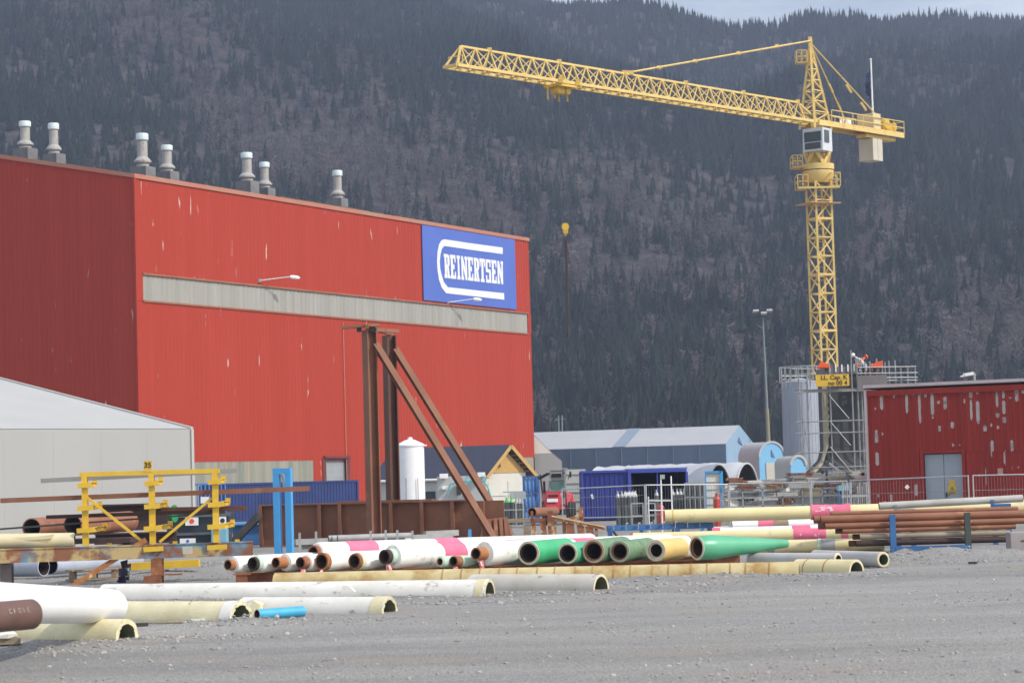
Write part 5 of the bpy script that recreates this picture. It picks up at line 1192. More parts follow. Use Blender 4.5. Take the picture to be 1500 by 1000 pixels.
lp_ = banded('long cream pipe with a bulging pink wrap carried on the blue trestle', 972, 80, 1540, 80, cpz + .23, .225, CREAM, ((983, 985, YELLOWCOAT, 0, 'ring'), (1186, 1243, PINK, .025, 'pink_wrap')))
q = at(1206, 80 - .25, cpz + .33); m = MB(); g = random.Random(2)
for k in range(12):
    x = q.x + g.uniform(-.28, .25); z = q.z + g.uniform(-.06, .07); m.box((x, 80 - math.sqrt(max(.001, .25 ** 2 - (z - cpz - .23) ** 2)) - .004, z), (g.uniform(.04, .14), .012, g.uniform(.02, .07)))
m.build('faded_patch', mat('faded_pink_print', (.85, .75, .75), (.8, .62, .64), 5, .6), lp_, False)
banded('white pipe with a pink band on the ground behind the blue trestle legs', 1036, 82, 1240, 82, .40, .20, WHITECLEAN, ((1036, 1052, PINK, 0, 'pink_wrap'), (1157, 1184, PINK, 0, 'pink_wrap')))
banded('far white pipe with pink and brown bands seen below the long cream pipe', 1070, 87, 1215, 87, .53, .19, WHITECLEAN, ((1108, 1130, PINK, 0, 'pink_wrap'), (1130, 1152, TIMBER, 0, 'worn_band')))
banded('cream pipe with a pink band lying behind the grey taped one', 925, 77.5, 1262, 76.5, .42, .20, CREAM, ((1161, 1208, PINK, 0, 'pink_wrap'), (1230, 1240, PINK, 0, 'pink_wrap')))
banded('cream pipe with grey tape joints on the gravel', 1040, 73.2, 1292, 72.2, .20, .20, CREAM, ((1096, 1103, WHITEP, .02, 'joint'), (1122, 1132, GREYST, .0, 'grey_tape'), (1196, 1200, PALEGREEN, .01, 'joint'), (1201, 1221, GREYST, 0, 'grey_tape')))
banded('long rust coloured pipe on the ground under the blue trestle', 920, 84.5, 1040, 84, .24, .19, RUSTPIPE, (), name='steel_pipe', m_rim=RUST)
# trestle
tr_ = thing('trestle', 'long blue roller trestle holding up the cream pipe', 'trestle', at(887, 79.4, 0)); zt_ = cpz - .005
m = MB(); m.bar(at(887, 79.5, zt_ - .10), at(1042, 80.3, zt_ - .10), .16, .19, UPZ); m.build('top_beam', BLUEP, tr_, False)
for px in (891, 938, 990, 1037):
    yy = 79.5 + (px - 887) / 155 * .8; m = MB(); m.bar(at(px, yy, 0), at(px, yy, zt_ - .195), .15, .15, (0, 1, 0)); m.box(tuple(at(px, yy, .01)), (.32, .32, .02)); m.build('leg', BLUEP, tr_, False)
for x0, x1, z1, yy in ((896, 918, .02, 78.9), (940, 950, .02, 78.9), (984, 976, .02, 79.2), (1028, 1000, .02, 79.2)):
    m = MB(); m.bar(at(x0, yy + .5, zt_ - .2), at(x1, yy, z1), .06, .06); m.build('brace', DARKST if x0 in (896, 984) else BLUEP, tr_, False)
for k in range(8):
    px = 898 + k * 18; q = at(px, 79.4 + k * .1, zt_ - .02); m = MB(); m.bar(q + V3((-.03, -.12, -.13)), q + V3((-.03, -.12, .07)), .02, .05, (0, 1, 0)); m.tube(q + V3((-.03, -.05, .06)), q + V3((.05, -.05, .06)), .03, n=8); m.build('roller', GREYST, tr_)
# brown pipes in the blue rack
br0 = thing('pipe_rack', 'blue post rack holding the brown pipes at the right', 'rack', at(1310, 70.6, 0))
m = MB(); m.bar(at(1308, 70.3, .10), at(1418, 70.3, .10), .16, .16, UPZ); m.build('base_beam', BLUEP, br0, False)
for px, mm in ((1305, BLUEP), (1414.5, mat('dark_green_paint', (.05, .07, .06), (.035, .05, .045), 2, .6))):
    for dy in (0, 1.5):
        m = MB(); m.bar(at(px, 70.3 + dy, .02), at(px, 70.3 + dy, 1.12), .17, .13, (0, 1, 0)); m.build('post', mm, br0, False)
    m = MB(); m.bar(at(px, 70.37, .15), at(px, 71.73, .15), .13, .12, UPZ); m.build('cross_beam', mm, br0, False)
rows = [(.30, 1250, 1478, DARKRUST), (.49, 1256, 1476, mat('stained_beige_pipe', (.36, .30, .22), (.26, .19, .12), 1, .7)), (.67, 1231, 1485, RUSTPIPE), (.83, 1206, 1503, RUSTPIPE), (1.03, 1200, 1530, RUSTPIPE)]
rr = [.09, .085, .075, .09, .115]
for j in range(3):
    for k, (z, x0, x1, mm) in enumerate(rows):
        if j and mm is not RUSTPIPE: mm = RUSTPIPE
        lab = 'long rusty brown pipe lying in the blue post rack'; grp = 'brown pipes stacked in the blue rack'
        if k == 1 and j == 0: lab = 'stained beige pipe among the brown ones in the blue rack'
        if k == 0 and j == 0: lab = 'dark brown pipe lowest at the front of the blue rack'
        Yk = 70.55 + j * .26 + (.0 if k < 4 else .05); a, b_ = at(x0 - j * 5 + 7 * (j % 2), Yk, z - .005 * j), at(x1 - j * 9, Yk, z - .005 * j)
        pipe('steel_pipe', lab, a, b_, rr[k], mm, BORE, .012, group=grp)
pipe('steel_pipe', 'brown pipe lying on top at the back of the blue rack', at(1215, 72.0, 1.155), at(1489, 72.0, 1.155), .075, RUSTPIPE, BORE, .012)
# grey thin pipe on stands
pipe('steel_pipe', 'thin pale grey pipe on two small blue stands above the brown stack', at(1286, 75, 1.30), at(1497, 75, 1.42), .115, mat('pale_grey_pipe', (.50, .49, .46), (.38, .35, .31), .8, .55), BORE, .02)
for px, x1, lab in ((1310, 1338, 'small blue stand under the left part of the thin grey pipe'), (1452, 1478, 'small blue stand under the right end of the thin grey pipe')):
    t = thing('pipe_stand', lab, 'stand', at(px, 75, 0)); zz = 1.30 + .12 * (px - 1286) / 211 - .115
    m = MB(); m.bar(at(px, 75, zz - .06), at(x1, 75, zz - .06), .3, .1, UPZ); m.bar(at(px, 74.9, zz - .1), at(px, 74.9, zz + .12), .1, .08, (0, 1, 0)); m.build('saddle', mat('grey_blue_paint', (.12, .19, .27), (.16, .18, .2), 5, .6) if px < 1400 else BLUEP, t, False)
    for x in (px + 3, x1 - 3): m = MB(); m.bar(at(x, 75, 0), at(x, 75, zz - .11), .14, .14, (0, 1, 0)); m.build('leg', BLUEP, t, False)
    m = MB(); m.bar(at(x1 + 8 if px < 1400 else px - 8, 75, zz - .30), at(x1 - 2 if px < 1400 else px + 2, 75, zz - .06), .05); m.build('brace', DARKST, t, False)
q = at(1490, 69.3, 0); zb2 = 2.6 - (778 - 674) / 3500 * 69.3; m = MB(); m.box((q.x + .12, q.y, zb2 / 2), (.9, .7, zb2)); bx_ = thing('timber_box', 'pale grey wooden box at the right edge before the brown pipes', 'box', q)
m.build('box_body', mat('grey_plywood', (.36, .32, .31), (.30, .26, .25), 1.2, .8), bx_, False, bevel=.012)
m = MB(); m.box((q.x + .06, q.y - .355, zb2 * .55), (.18, .02, .035)); m.build('handle_slot', DARKST, bx_, False)
for px, py, s in ((1335, 811, .3), (1352, 826, .35), (1462, 812, .45), (1250, 842, .2), (1475, 812, .2)):
    pass
m = MB(); q = gp(1462, 812); m.box((q.x, q.y, .09), (.75, .2, .05), .1); m.box((q.x - .3, q.y + .05, .09), (.10, .25, .16), .1); tag(m.build('dark_scrap', DARKST, None, False, loc=q), 'dark scrap plank lying under the right end of the brown pipes', 'scrap')
# ------------------------------------------------------------------ yellow bar rack on the peeling beam, left
YK = 64.0
def zat(px, py, Y): return W(px, py, Y).z
bm_ = thing('support_beam', 'peeling rusty blue and cream painted beam carrying the yellow rack', 'beam', at(225, YK, .65))
zb0 = zat(200, 818, YK); zb1 = zat(200, 797, YK) - .01
m = MB(); m.ibeam(at(-60, YK - .6, (zb0 + zb1) / 2), at(368, YK + .4, (zb0 + zb1) / 2), zb1 - zb0, .34, UPZ, .03, .3); m.build('beam_body', PEELBEAM, bm_, False)
m = MB()
for px in (253, 360): m.bar(at(px, YK - .45 + (px / 400), zb0 + .03), at(px, YK - .45 + px / 400, zb1 - .03), .025, .12, (1, 0, 0))
m.build('stiffener', DARKRUST, bm_, False)
m = MB(); q = at(274, YK - .04, 0); m.box((q.x, q.y - .165, (zb0 + zb1) / 2 + .01), (.26, .012, .2)); m.build('paper_label', mat('dirty_label', (.55, .50, .42), (.45, .40, .32), 5, .7), bm_, False)
for px in (8, 228):
    m = MB(); q = at(px, YK - .1, 0); m.ibeam(q, q + UPZ * (zb0 - .005), .32, .30, (0, 1, 0)); m.build('stub_leg', RUST if px > 100 else mat('grey_rusty_steel', (.20, .17, .16), (.15, .12, .11), 2, .7), bm_, False)
m = MB(); q = at(228, YK - .15, 0); m.box((q.x - .1, q.y - .1, .10), (.46, .4, .18)); m.box((q.x + .25, q.y - .05, .21), (.8, .3, .03)); tag(m.build('foot_block', RUST, None, False, loc=(q.x, q.y, 0)), 'rusty box shaped footing block under the stub leg of the peeling beam', 'foot')
rk = thing('bar_rack', 'yellow steel bar rack numbered 35 standing on the peeling beam', 'rack', at(219, YK, zb1))
posts = [(119, 700), (217, 690), (310, 686)]; zt = [zat(px + 2, py, YK) for px, py in posts]; ztm = sum(zt) / 3
for (px, py), z in zip(posts, zt):
    q0 = at(px + 5, YK, 0); q1 = at(px + 5, YK, 0); m = MB(); m.ibeam(V3((q0.x, YK, zb1 + .005)), V3((q0.x, YK, ztm - .06)), .16, .15, (0, 1, 0), .02, .02); po = m.build('post', YELLOW, rk, False)
    for k, pyl in enumerate((0, .62, 1.22, 1.78)):
        z_ = ztm - .30 - pyl * .98
        ln = .36 + .12 * k
        m = MB(); m.bar(V3((q0.x - .17 - .02 * k, YK - .12, z_)), V3((q0.x + .20 + .03 * k, YK - .12, z_ + .02)), .08, .13, UPZ); m.ibeam(V3((q0.x, YK + .09, z_)), V3((q0.x + .10 + .10 * k, YK + ln + .6, z_ + .04)), .13, .12, UPZ, .018, .018); m.box((q0.x + .10 + .1 * k, YK + ln + .62, z_ + .09), (.12, .06, .16)); m.build('bracket', YELLOW, po, False)
m = MB(); m.bar(V3((at(117, YK, 0).x, YK, ztm)), V3((at(322, YK, 0).x, YK, ztm)), .14, .12, UPZ); m.build('top_rail', YELLOW, rk, False)
for a, bq in ((124, 208), (314, 232)):
    m = MB(); m.bar(V3((at(a + 3, YK, 0).x, YK + .02, ztm - .62)), V3((at(bq, YK, 0).x, YK + .02, zb1 + .06)), .07, .07); m.build('brace', YELLOW, rk, False)
q = at(217, YK - .06, ztm + .20); m = MB(); m.box((q.x, q.y, q.z), (.22, .03, .24)); m.box((q.x, q.y + .01, ztm + .04), (.2, .06, .06)); npl = m.build('number_plate', SIGNY, rk, False); text_part('number', '35', INK, npl, (q.x, q.y - .018, q.z + .0), (1, 0, 0), (0, 0, 1), .2); npl['_b'] = rk['_b']
def barth(name, label, x0, y0, x1, y1, Y, w, h, mm, dY=0.0, cat='bar'):
    a, b_ = W(x0, y0, Y), W(x1, y1, Y + dY); m = MB(); m.bar(a, b_, w, h, UPZ); return tag(m.build(name, mm, None, False, loc=a), label, cat)
barth('steel_bar', 'long grey flat bar on the top brackets of the yellow rack', 60, 704, 348, 689, YK + .45, .08, .12, mat('grey_flat_bar', (.30, .29, .28), (.25, .24, .23), .8, .6))
barth('steel_bar', 'long brown bar on the second brackets of the yellow rack', 1, 733, 453, 715, YK + .5, .10, .13, RUSTBROWN)
barth('steel_bar', 'dark bar on the third brackets of the yellow rack', 68, 757, 330, 748, YK + .55, .10, .10, DARKRUST)
barth('steel_bar', 'brown bar reaching right from the third brackets of the yellow rack', 236, 746, 361, 744, YK + .75, .10, .12, RUSTBROWN)
barth('steel_bar', 'thin dark bar sagging down to the left edge', -6, 775, 330, 750, YK + .3, .04, .05, DARKST)
barth('steel_bar', 'orange rusty flat bar leaning on the peeling beam', 106, 858, 214, 790, YK - .3, .06, .14, ORANGERUST, .25)
barth('steel_beam', 'low yellow beam on the ground behind the peeling beam', 178, 830, 292, 824, 68, .3, .2, YELLOW, cat='beam')
a, b_ = at(-40, YK - .1, zb1 + .21), at(108, YK + .1, zb1 + .17)
pipe('coated_pipe', 'cream pipe lying on the left end of the peeling beam', a, b_, .20, mat('pale_cream_coating', (.68, .61, .40), (.6, .53, .33), 1.2, .6), BORE, .05, RIM)
m = MB(); q = W(70, 790, YK - .15); m.prism([q + V3((-1.3, -.05, -.02)), q + V3((.1, -.05, .02)), q + V3((.17, -.05, .14)), q + V3((-.2, -.05, .10)), q + V3((-1.3, -.05, .06))], V3((0, .2, 0))); tag(m.build('foam_shell', MATS['pale_cream_coating'], None, False, loc=q), 'split cream foam shell lying on the cream pipe at the left', 'scrap')
# pipes under and behind the beam
pipe('coated_pipe', 'short blue grey pipe under the left end of the peeling beam', at(-20, 70, .33), at(62, 69, .33), .27, BLUEGREY, BORE, .03)
pipe('coated_pipe', 'longer blue grey pipe on the ground beneath the peeling beam', at(72, 69.3, .36), at(198, 73, .36), .27, BLUEGREY, DARKST, .03)
t = thing('pallet', 'weathered pallet in front of the blue grey pipes', 'pallet', at(135, 66.4, 0)); m = MB(); p0 = at(98, 66.2, .0); p1 = at(172, 67.0, 0)
for z in (.04, .30): m.bar(p0 + UPZ * z, p1 + UPZ * z, .5, .04, UPZ)
m.build('deck', TIMBER, t, False)
for f in (.08, .5, .92):
    m = MB(); q = p0 + (p1 - p0) * f; m.box((q.x, q.y, .17), (.14, .45, .21)); m.build('block', TIMBER, t, False)
g = random.Random(4); m = MB(); q = W(186, 822, YK + .6)
for k in range(9):
    c_ = q + V3((g.uniform(-.1, .1) - .03 * k, g.uniform(-.1, .1), -.10 * k)); w_ = g.uniform(.06, .16)
    m.prism([c_ + V3((-w_, g.uniform(-.1, .1), 0)), c_ + V3((w_, g.uniform(-.1, .1), .05)), c_ + V3((w_ * .7, g.uniform(-.1, .1), -.2)), c_ + V3((-w_ * .9, g.uniform(-.1, .1), -.18))], V3((0, .02, .01)))
tag(m.build('torn_plastic', mat('torn_plastic', (.75, .75, .78), (.02, .02, .05), 3.0, .35, lo=.44, hi=.50), None, False, loc=q), 'torn black and white plastic hanging behind the peeling beam', 'plastic')
for x0, x1, yc, r, lab in ((45, 92, 773, 14.5, 'rust coloured pipe with a dark mouth behind the rack, the left of two'), (105, 186, 769, 15.5, 'rust coloured pipe with a dark mouth behind the rack, the right of two')):
    zc = zat(x0, yc, 80); pipe('steel_pipe', lab, at(x0, 80, zc), at(x1 + 3, 83.5, zc + .03), r * 80 / F, RUSTPIPE, BORE, .035)
m = MB(); z0_ = zat(100, 790, 82); m.box((at(105, 82, 0).x, 82, z0_ - .06), (4.2, 1.5, .16)); m.box((at(70, 82, 0).x, 82.0, (z0_ - .15) / 2), (.4, 1.2, z0_ - .15)); m.box((at(190, 82, 0).x, 82.0, (z0_ - .15) / 2), (.4, 1.2, z0_ - .15)); tag(m.build('cradle', DARKRUST, None, False, loc=at(105, 82, 0)), 'dark rusty cradle under the two rust coloured pipes', 'cradle')
m = MB(); a = W(150, 742, 86); b_ = W(245, 792, 86); m.ibeam(V3((a.x, 86, (a.z + b_.z) / 2 + .25)), V3((b_.x, 86, (a.z + b_.z) / 2 + .25)), .95, .6, UPZ, .06, .04)
m.ibeam(V3((a.x - .2, 85.6, b_.z + .15)), V3((b_.x + .4, 85.6, b_.z + .15)), .4, .5, UPZ, .05, .03); m.box(((a.x + b_.x) / 2, 86, b_.z / 2 - .03), (1.2, .8, b_.z - .1)); tag(m.build('steel_beam', DARKRUST, None, False, loc=(a.x, 86, 0)), 'dark brown heavy beams stacked behind the middle of the yellow rack', 'beam')
# green reel
q = W(246, 752, 90); t = thing('hose_reel', 'green hose reel behind the yellow rack', 'reel', q); m = MB(); m.rev(q - V3((.1, 0, 0)), V3((1, -.3, 0)), [(0, 0), (0, .33), (.06, .33), (.06, .2), (.34, .2), (.34, .33), (.40, .33), (.40, 0)], 20); m.build('drum', mat('reel_green', (.02, .26, .08), (.018, .22, .07), 3, .5), t)
m = MB(); m.box((q.x + .1, q.y, q.z / 2 - .17), (.12, .12, q.z - .34)); m.build('stand', DARKST, t, False)
# dark skip with placards
sk0 = W(286, 790, 92); t = thing('skip', 'dark steel skip with white placards behind the yellow rack', 'skip', (sk0.x, 92, 0)); xa, xb = at(243, 92, 0).x, at(338, 92, 0).x; zt_ = zat(290, 752, 92)
m = MB(); m.hexa([(xa + .2, 91.5, 0), (xb - .2, 91.5, 0), (xb - .2, 93, 0), (xa + .2, 93, 0), (xa, 91.3, zt_), (xb, 91.3, zt_), (xb, 93.2, zt_), (xa, 93.2, zt_)]); m.build('skip_body', mat('dark_teal_skip', (.035, .05, .065), (.03, .04, .05), 1, .6), t, False)
m = MB(); m.bar((xa - .05, 91.28, zt_ - .06), (xb + .05, 91.28, zt_ - .06), .1, .12, UPZ); m.bar((xa, 91.38, zt_ * .48), (xb, 91.38, zt_ * .48), .08, .1, UPZ); m.build('rim', mat('skip_rim', (.12, .13, .15), (.08, .09, .1), 2, .6), t, False)
for px, py, w, h_, mm, mk in ((281, 763, .50, .32, SIGNWHITE, ORANGE), (326, 762, .28, .30, SIGNWHITE, INK), (275, 792, .60, .20, SIGNWHITE, SIGNBLUE)):
    q = W(px, py, 91.25 if py < 780 else 91.3); m = MB(); m.box((q.x, q.y, q.z), (w, .02, h_)); pl_ = m.build('placard', mm, t, False); m = MB(); m.rev((q.x, q.y - .012, q.z), (0, -1, 0), [(0, 0), (0, h_ * .3), (.01, h_ * .3), (.01, 0)], 12); m.build('placard_symbol', mk, pl_)
q = W(322, 783, 91); m = MB(); m.box((q.x, 91, q.z / 2), (.62, .5, q.z + .5)); o = m.build('plastic_drum_crate', mat('pale_blue_crate', (.20, .42, .55), (.16, .36, .48), 3, .5), None, False, loc=(q.x, 91, 0), bevel=.04); tag(o, 'pale blue plastic crate at the right end of the dark skip', 'crate'); o.name = 'plastic_crate'
t = thing('conveyor_frame', 'dark inclined steel frame between the skip and the brown girder', 'frame', at(355, 96, 0)); a, b_ = W(338, 796, 96), W(381, 752, 96)
for dy in (0, .9): m = MB(); m.bar(a + V3((0, dy, 0)), b_ + V3((0, dy, 0)), .10, .28, UPZ); m.build('side_rail', mat('dark_grey_frame', (.10, .09, .085), (.07, .065, .06), 2, .7), t, False); m = MB(); m.bar(a + V3((0, .45, -.02)), b_ + V3((0, .45, -.02)), .8, .06, UPZ); m.build('belt', BLACK, t, False)
m = MB(); m.bar(V3((b_.x, 96.4, 0)), V3((b_.x, 96.4, b_.z)), .12); m.build('support_leg', MATS['dark_grey_frame'], t, False)
q = at(366, 99, 0); t = thing('tool_container', 'low blue steel box beside the left end of the brown girder', 'box', q); m = MB(); zq = zat(366, 768, 99); m.box((q.x, 99.5, zq / 2), (1.5, 1.2, zq)); m.build('box_body', BLUEP, t, False, bevel=.02); m = MB(); m.box((q.x, 99.4, zq + .04), (1.6, 1.4, .08)); m.build('lid', SKYBLUE, t, False)

# blue portal (sky blue frame)
t = thing('portal_frame', 'sky blue narrow steel portal standing before the brown girder', 'frame', at(414, 72, 0)); zt_ = zat(412, 685.5, 72); c0 = at(414, 72, 0); 
a1 = V3((.80, -.60, 0)) ; wv = V3((1, 0, 0)) * .29
for s in (-1, 1):
    m = MB(); q = c0 + V3((s * .18, s * -.045, 0)); m.box((q.x, q.y, (zt_ - .18) / 2), (.19, .20, zt_ - .18), R(-14)); m.build('post', SKYBLUE, t, False)
m = MB(); m.box((c0.x, c0.y, zt_ - .09), (.56, .21, .178), R(-14)); m.build('crosspiece', SKYBLUE, t, False)
m = MB(); m.bar(c0 + V3((-.02, .05, zt_ - .2)), c0 + V3((.06, -.02, zt_ - .7)), .06, .03); m.build('strap', mat('pale_strap', (.6, .62, .6), (.5, .5, .5), 5, .6), t, False)
q = at(686, 90, 0); m = MB(); m.box((q.x, 90, zat(686, 775, 90) / 2), (.12, .12, zat(686, 775, 90))); tag(m.build('steel_post', SKYBLUE, None, False, loc=q), 'short sky blue post stub in front of the brown girder', 'post')

# grey profile stack on timbers
zs0 = zat(560, 803, 84); t0 = thing('timber_bearer', 'timber bearer under the left of the grey profile stack', 'bearer', at(470, 84, 0))
m = MB(); q = at(470, 84, 0); m.box((q.x, 84.5, .14), (.3, 2.4, .28)); m.build('beam_body', TIMBER, t0, False)
c = dup(t0, at(612, 84, 0), 'timber bearer under the right of the grey profile stack')
g = random.Random(8)
for k, (x0, x1, y, r, kind, lab) in enumerate(((492, 602, 787, .12, 'p', 'grey steel pipe with an open end, topmost of the stack before the girder'), (484, 598, 788, .12, 'p', 'grey steel pipe half hidden behind the topmost one of the stack'), (479, 590, 787, .11, 'p', 'grey steel pipe at the back of the stack before the girder'), (430, 500, 793, .10, 'b', 'grey channel section at the left of the profile stack'), (440, 605, 797, .12, 'b', 'long pale grey channel lowest in the profile stack'), (602, 660, 785, .10, 'b', 'grey box section right of the pipes in the profile stack'), (590, 640, 789, .09, 'p', 'short grey pipe lying over the right of the profile stack'), (620, 668, 780, .10, 'b', 'grey box section with a dark end, highest at the right of the stack'), (640, 682, 791, .10, 'b', 'beige flat section at the right end of the profile stack'))):
    z = zat((x0 + x1) / 2, y, 84.0 + .3 * k); a, b_ = at(x0, 84 + .35 * (k % 5), z), at(x1, 84.6 + .35 * (k % 5), z + .01)
    if kind == 'p': pipe('steel_pipe', lab, a, b_, r, GREYST, DARKST, .02)
    else: m = MB(); m.bar(a, b_, .22, r * 2, UPZ); tag(m.build('steel_section', GREYST if k != 8 else mat('beige_section', (.40, .36, .30), (.3, .27, .22), 1, .7), None, False, loc=a), lab, 'steel section')
for px in (446, 546, 570, 594, 437, 461):
    pass
t = thing('stack_stakes', 'grey upright stakes holding the profile stack together', 'stakes', at(540, 83.5, 0))
for px, top in ((541, 777), (563, 776), (580, 776), (602, 777), (437, 780), (461, 778)):
    m = MB(); q = at(px, 83.6, 0); m.bar(q + UPZ * .0, V3((q.x, q.y, zat(px, top, 83.6))), .08, .04, (0, 1, 0)); m.build('stake', GREYST, t, False)

# ------------------------------------------------------------------ brown girder and portal
Yg = 95.0
gA, gB = at(382, 96.5, 0), at(737, 93.6, 0); zg = 1.68
gd = (gB - gA).normalized(); gn_ = V3((gd.y, -gd.x, 0)); GL = (gB - gA).length
gr = thing('plate_girder', 'long brown steel plate girder with upright stiffeners', 'girder', gA)
m = MB(); m.bar(gA + UPZ * (zg * .5), gB + UPZ * (zg * .5), .04, zg - .12, UPZ); m.build('web', RUSTBROWN, gr, False)
m = MB(); m.bar(gA + UPZ * .03, gB + UPZ * .03, .55, .055, UPZ); m.build('flange', RUSTBROWN, gr, False)
m = MB(); sA = gd * 3.6; m.bar(gA + UPZ * (zg - .03), gB - gd * 1.5 + UPZ * (zg - .03), .55, .055, UPZ); m.bar(gA + gd * 3.3 + UPZ * (zg + .03), gB - gd * 2.9 + UPZ * (zg + .03), .4, .05, UPZ); m.build('flange', RUSTBROWN, gr, False)
for px in (384, 472, 502, 577, 622, 666, 709):
    f = (px - 382) / 355; q = gA + gd * (GL * f); m = MB(); m.bar(q + gn_ * .15 + UPZ * .06, q + gn_ * .15 + UPZ * (zg - .06), .26, .04, gd); m.bar(q + gn_ * .285 + UPZ * .06, q + gn_ * .285 + UPZ * (zg - .06), .03, .14, gn_.cross(UPZ)); m.build('stiffener', RUSTBROWN, gr, False)
# right end: ribbed foot
fe = thing('ribbed_foot', 'brown ribbed steel foot at the right end of the girder', 'foot', at(730, 92.6, 0))
m = MB(); pts = [at(700, 92.4, .05), at(748, 92.4, .05), at(748, 92.4, .16), at(741, 92.6, zat(741, 757, 92.6)), at(712, 92.6, zat(712, 760, 92.6)), at(700, 92.4, .2)]
m.prism(pts, V3((0, .08, 0))); m.bar(at(690, 92.0, .14), at(749, 91.7, .20), .5, .12, UPZ); m.build('plate', RUSTBROWN, fe, False)
for px in (716, 725, 733, 740):
    m = MB(); m.bar(at(px, 92.3, .15), at(px - 1, 92.5, zat(px, 757 + (742 - px) * .12, 92.5)), .14, .12, (0, 1, 0)); m.build('rib', RUSTPIPE, fe, False)
pf = thing('steel_portal', 'tall brown steel portal of two columns with slanting braces', 'portal', at(560, 95, 0))
zc1 = zat(541, 487, 93.2); zc2 = zat(570, 492, 97.2)
fa = W(541, 485, 93.2); fb2 = W(570, 490, 97.2); zcap = (fa.z + fb2.z) / 2
ftop = V3((fa.x, 93.2, zcap)); btop = V3((fb2.x, 97.2, zcap))
for q, mm, h_ in ((ftop, RUSTBROWN, .52), (btop, mat('dark_brown_steel_column', (.13, .05, .03), (.10, .04, .025), .8, .7), .48)):
    m = MB(); m.ibeam(V3((q.x, q.y, .0)), V3((q.x, q.y, zcap)), .42, h_, V3((.88, .47, 0)), .045, .03); m.build('column', mm, pf, False)
ff = at(720, 91.9, .22); bf = W(748, 784, 96.4)
for q, f_ in ((ftop, ff), (btop, bf)):
    m = MB(); m.ibeam(V3((q.x + .22, q.y, zcap - .55)), f_, .25, .24, V3((.4, -.9, .2)), .03, .03); m.build('brace', mat('brace_rust', (.26, .11, .055), (.20, .08, .04), 1, .7), pf, False)
cp0, cp1 = ftop + UPZ * .09, btop + UPZ * .09
e_ = (cp1 - cp0).normalized()
m = MB(); m.bar(cp0 - e_ * .5 + UPZ * .02, cp1 + e_ * .6 + UPZ * .02, .16, .16, UPZ); m.build('cap_beam', RUSTPIPE, pf, False)
m = MB(); m.bar(W(501, 479.5, 93.0), W(556, 476, 93.0), .5, .1, UPZ); m.bar(W(546, 483, 93.3), W(580, 485, 96), .3, .14, UPZ); m.build('top_plate', RUSTPIPE, pf, False)
for px in (526, 546):
    m = MB(); q = W(px, 480, 92.95); m.box((q.x, q.y, q.z - .06), (.18, .2, .2)); m.build('shim_block', DARKST, pf, False)

# ------------------------------------------------------------------ navy container and blue racks behind
def container(name, label, c, ang, L, w, h, mm, mtop=None, door_end=True, rails=True):
    """long side from c along angle, on the ground"""
    t = thing(name, label, 'container', c); d = V3((math.cos(ang), math.sin(ang), 0)); n = V3((d.y, -d.x, 0)); b = -n
    c = V3(c)
    m = MB(); corr(m, c + n * .0, d, n, L, .12, h - .1, .28, .036); corr(m, c + b * w, d, b, L, .12, h - .1, .28, .036); corr(m, c, b, -d, w, .12, h - .1, .28, .036); m.build('wall', mm, t, False)
    m = MB()
    for z in (.08, h - .06):
        for q0, q1 in ((c, c + d * L), (c + b * w, c + b * w + d * L), (c, c + b * w), (c + d * L, c + d * L + b * w)): m.bar(q0 + UPZ * z, q1 + UPZ * z, .13, .13, UPZ)
    for q in (c, c + d * L, c + b * w, c + b * w + d * L): m.bar(q, q + UPZ * h, .15, .15, d)
    m.build('frame', mm, t, False)
    m = MB(); m.prism([c + UPZ * (h - .05), c + d * L + UPZ * (h - .05), c + d * L + b * w + UPZ * (h - .05), c + b * w + UPZ * (h - .05)], UPZ * .04); m.build('roof', mtop or mm, t, False)
    e = c + d * L
    for k in (0, 1):
        m = MB(); corr(m, e + b * (.06 + k * w / 2) + d * .01, b, d, w / 2 - .08, .16, h - .14, .3, .03); dd = m.build('door', mm, t, False)
        m = MB()
        for f in (.3, .7): q = e + b * (w / 2 * (k + f)) + d * .07; m.tube(q + UPZ * .2, q + UPZ * (h - .2), .025, n=6)
        m.build('lock_rod', STEEL, dd)
    return t
ccx = W(332, 712, 158); container('shipping_container', 'long navy blue shipping container in front of the hall', (ccx.x, 158, 0), R(46), 11.6, 2.44, 2.55, NAVY, mat('pale_blue_roof', (.22, .25, .34), (.18, .2, .28), 1, .7))  # roof a paler blue than the navy walls
ccx = W(283, 712, 130); t = thing('blue_cage', 'blue barred transport cage beside the white tent', 'cage', (ccx.x, 130, 0)); zz = zat(290, 709, 130); x0, x1 = ccx.x, W(330, 712, 130).x
m = MB(); m.box(((x0 + x1) / 2, 131.6, zz / 2), (x1 - x0 - .2, .1, zz - .2)); m.box(((x0 + x1) / 2, 131, .08), (x1 - x0, 2, .14)); m.build('panel', NAVY, t, False)
m = MB()
for k in range(9): x = x0 + (x1 - x0) * k / 8; m.bar((x, 130, 0), (x, 130, zz), .07, .07)
for z in (.1, zz * .5, zz): m.bar((x0, 130, z), (x1, 130, z), .08, .1, UPZ)
m.build('bars', BLUERACK, t, False)
m = MB(); q = W(300, 732, 129.9); m.box((q.x, 129.9, q.z), (.45, .03, .35)); m.build('label_plate', SIGNWHITE, t, False)

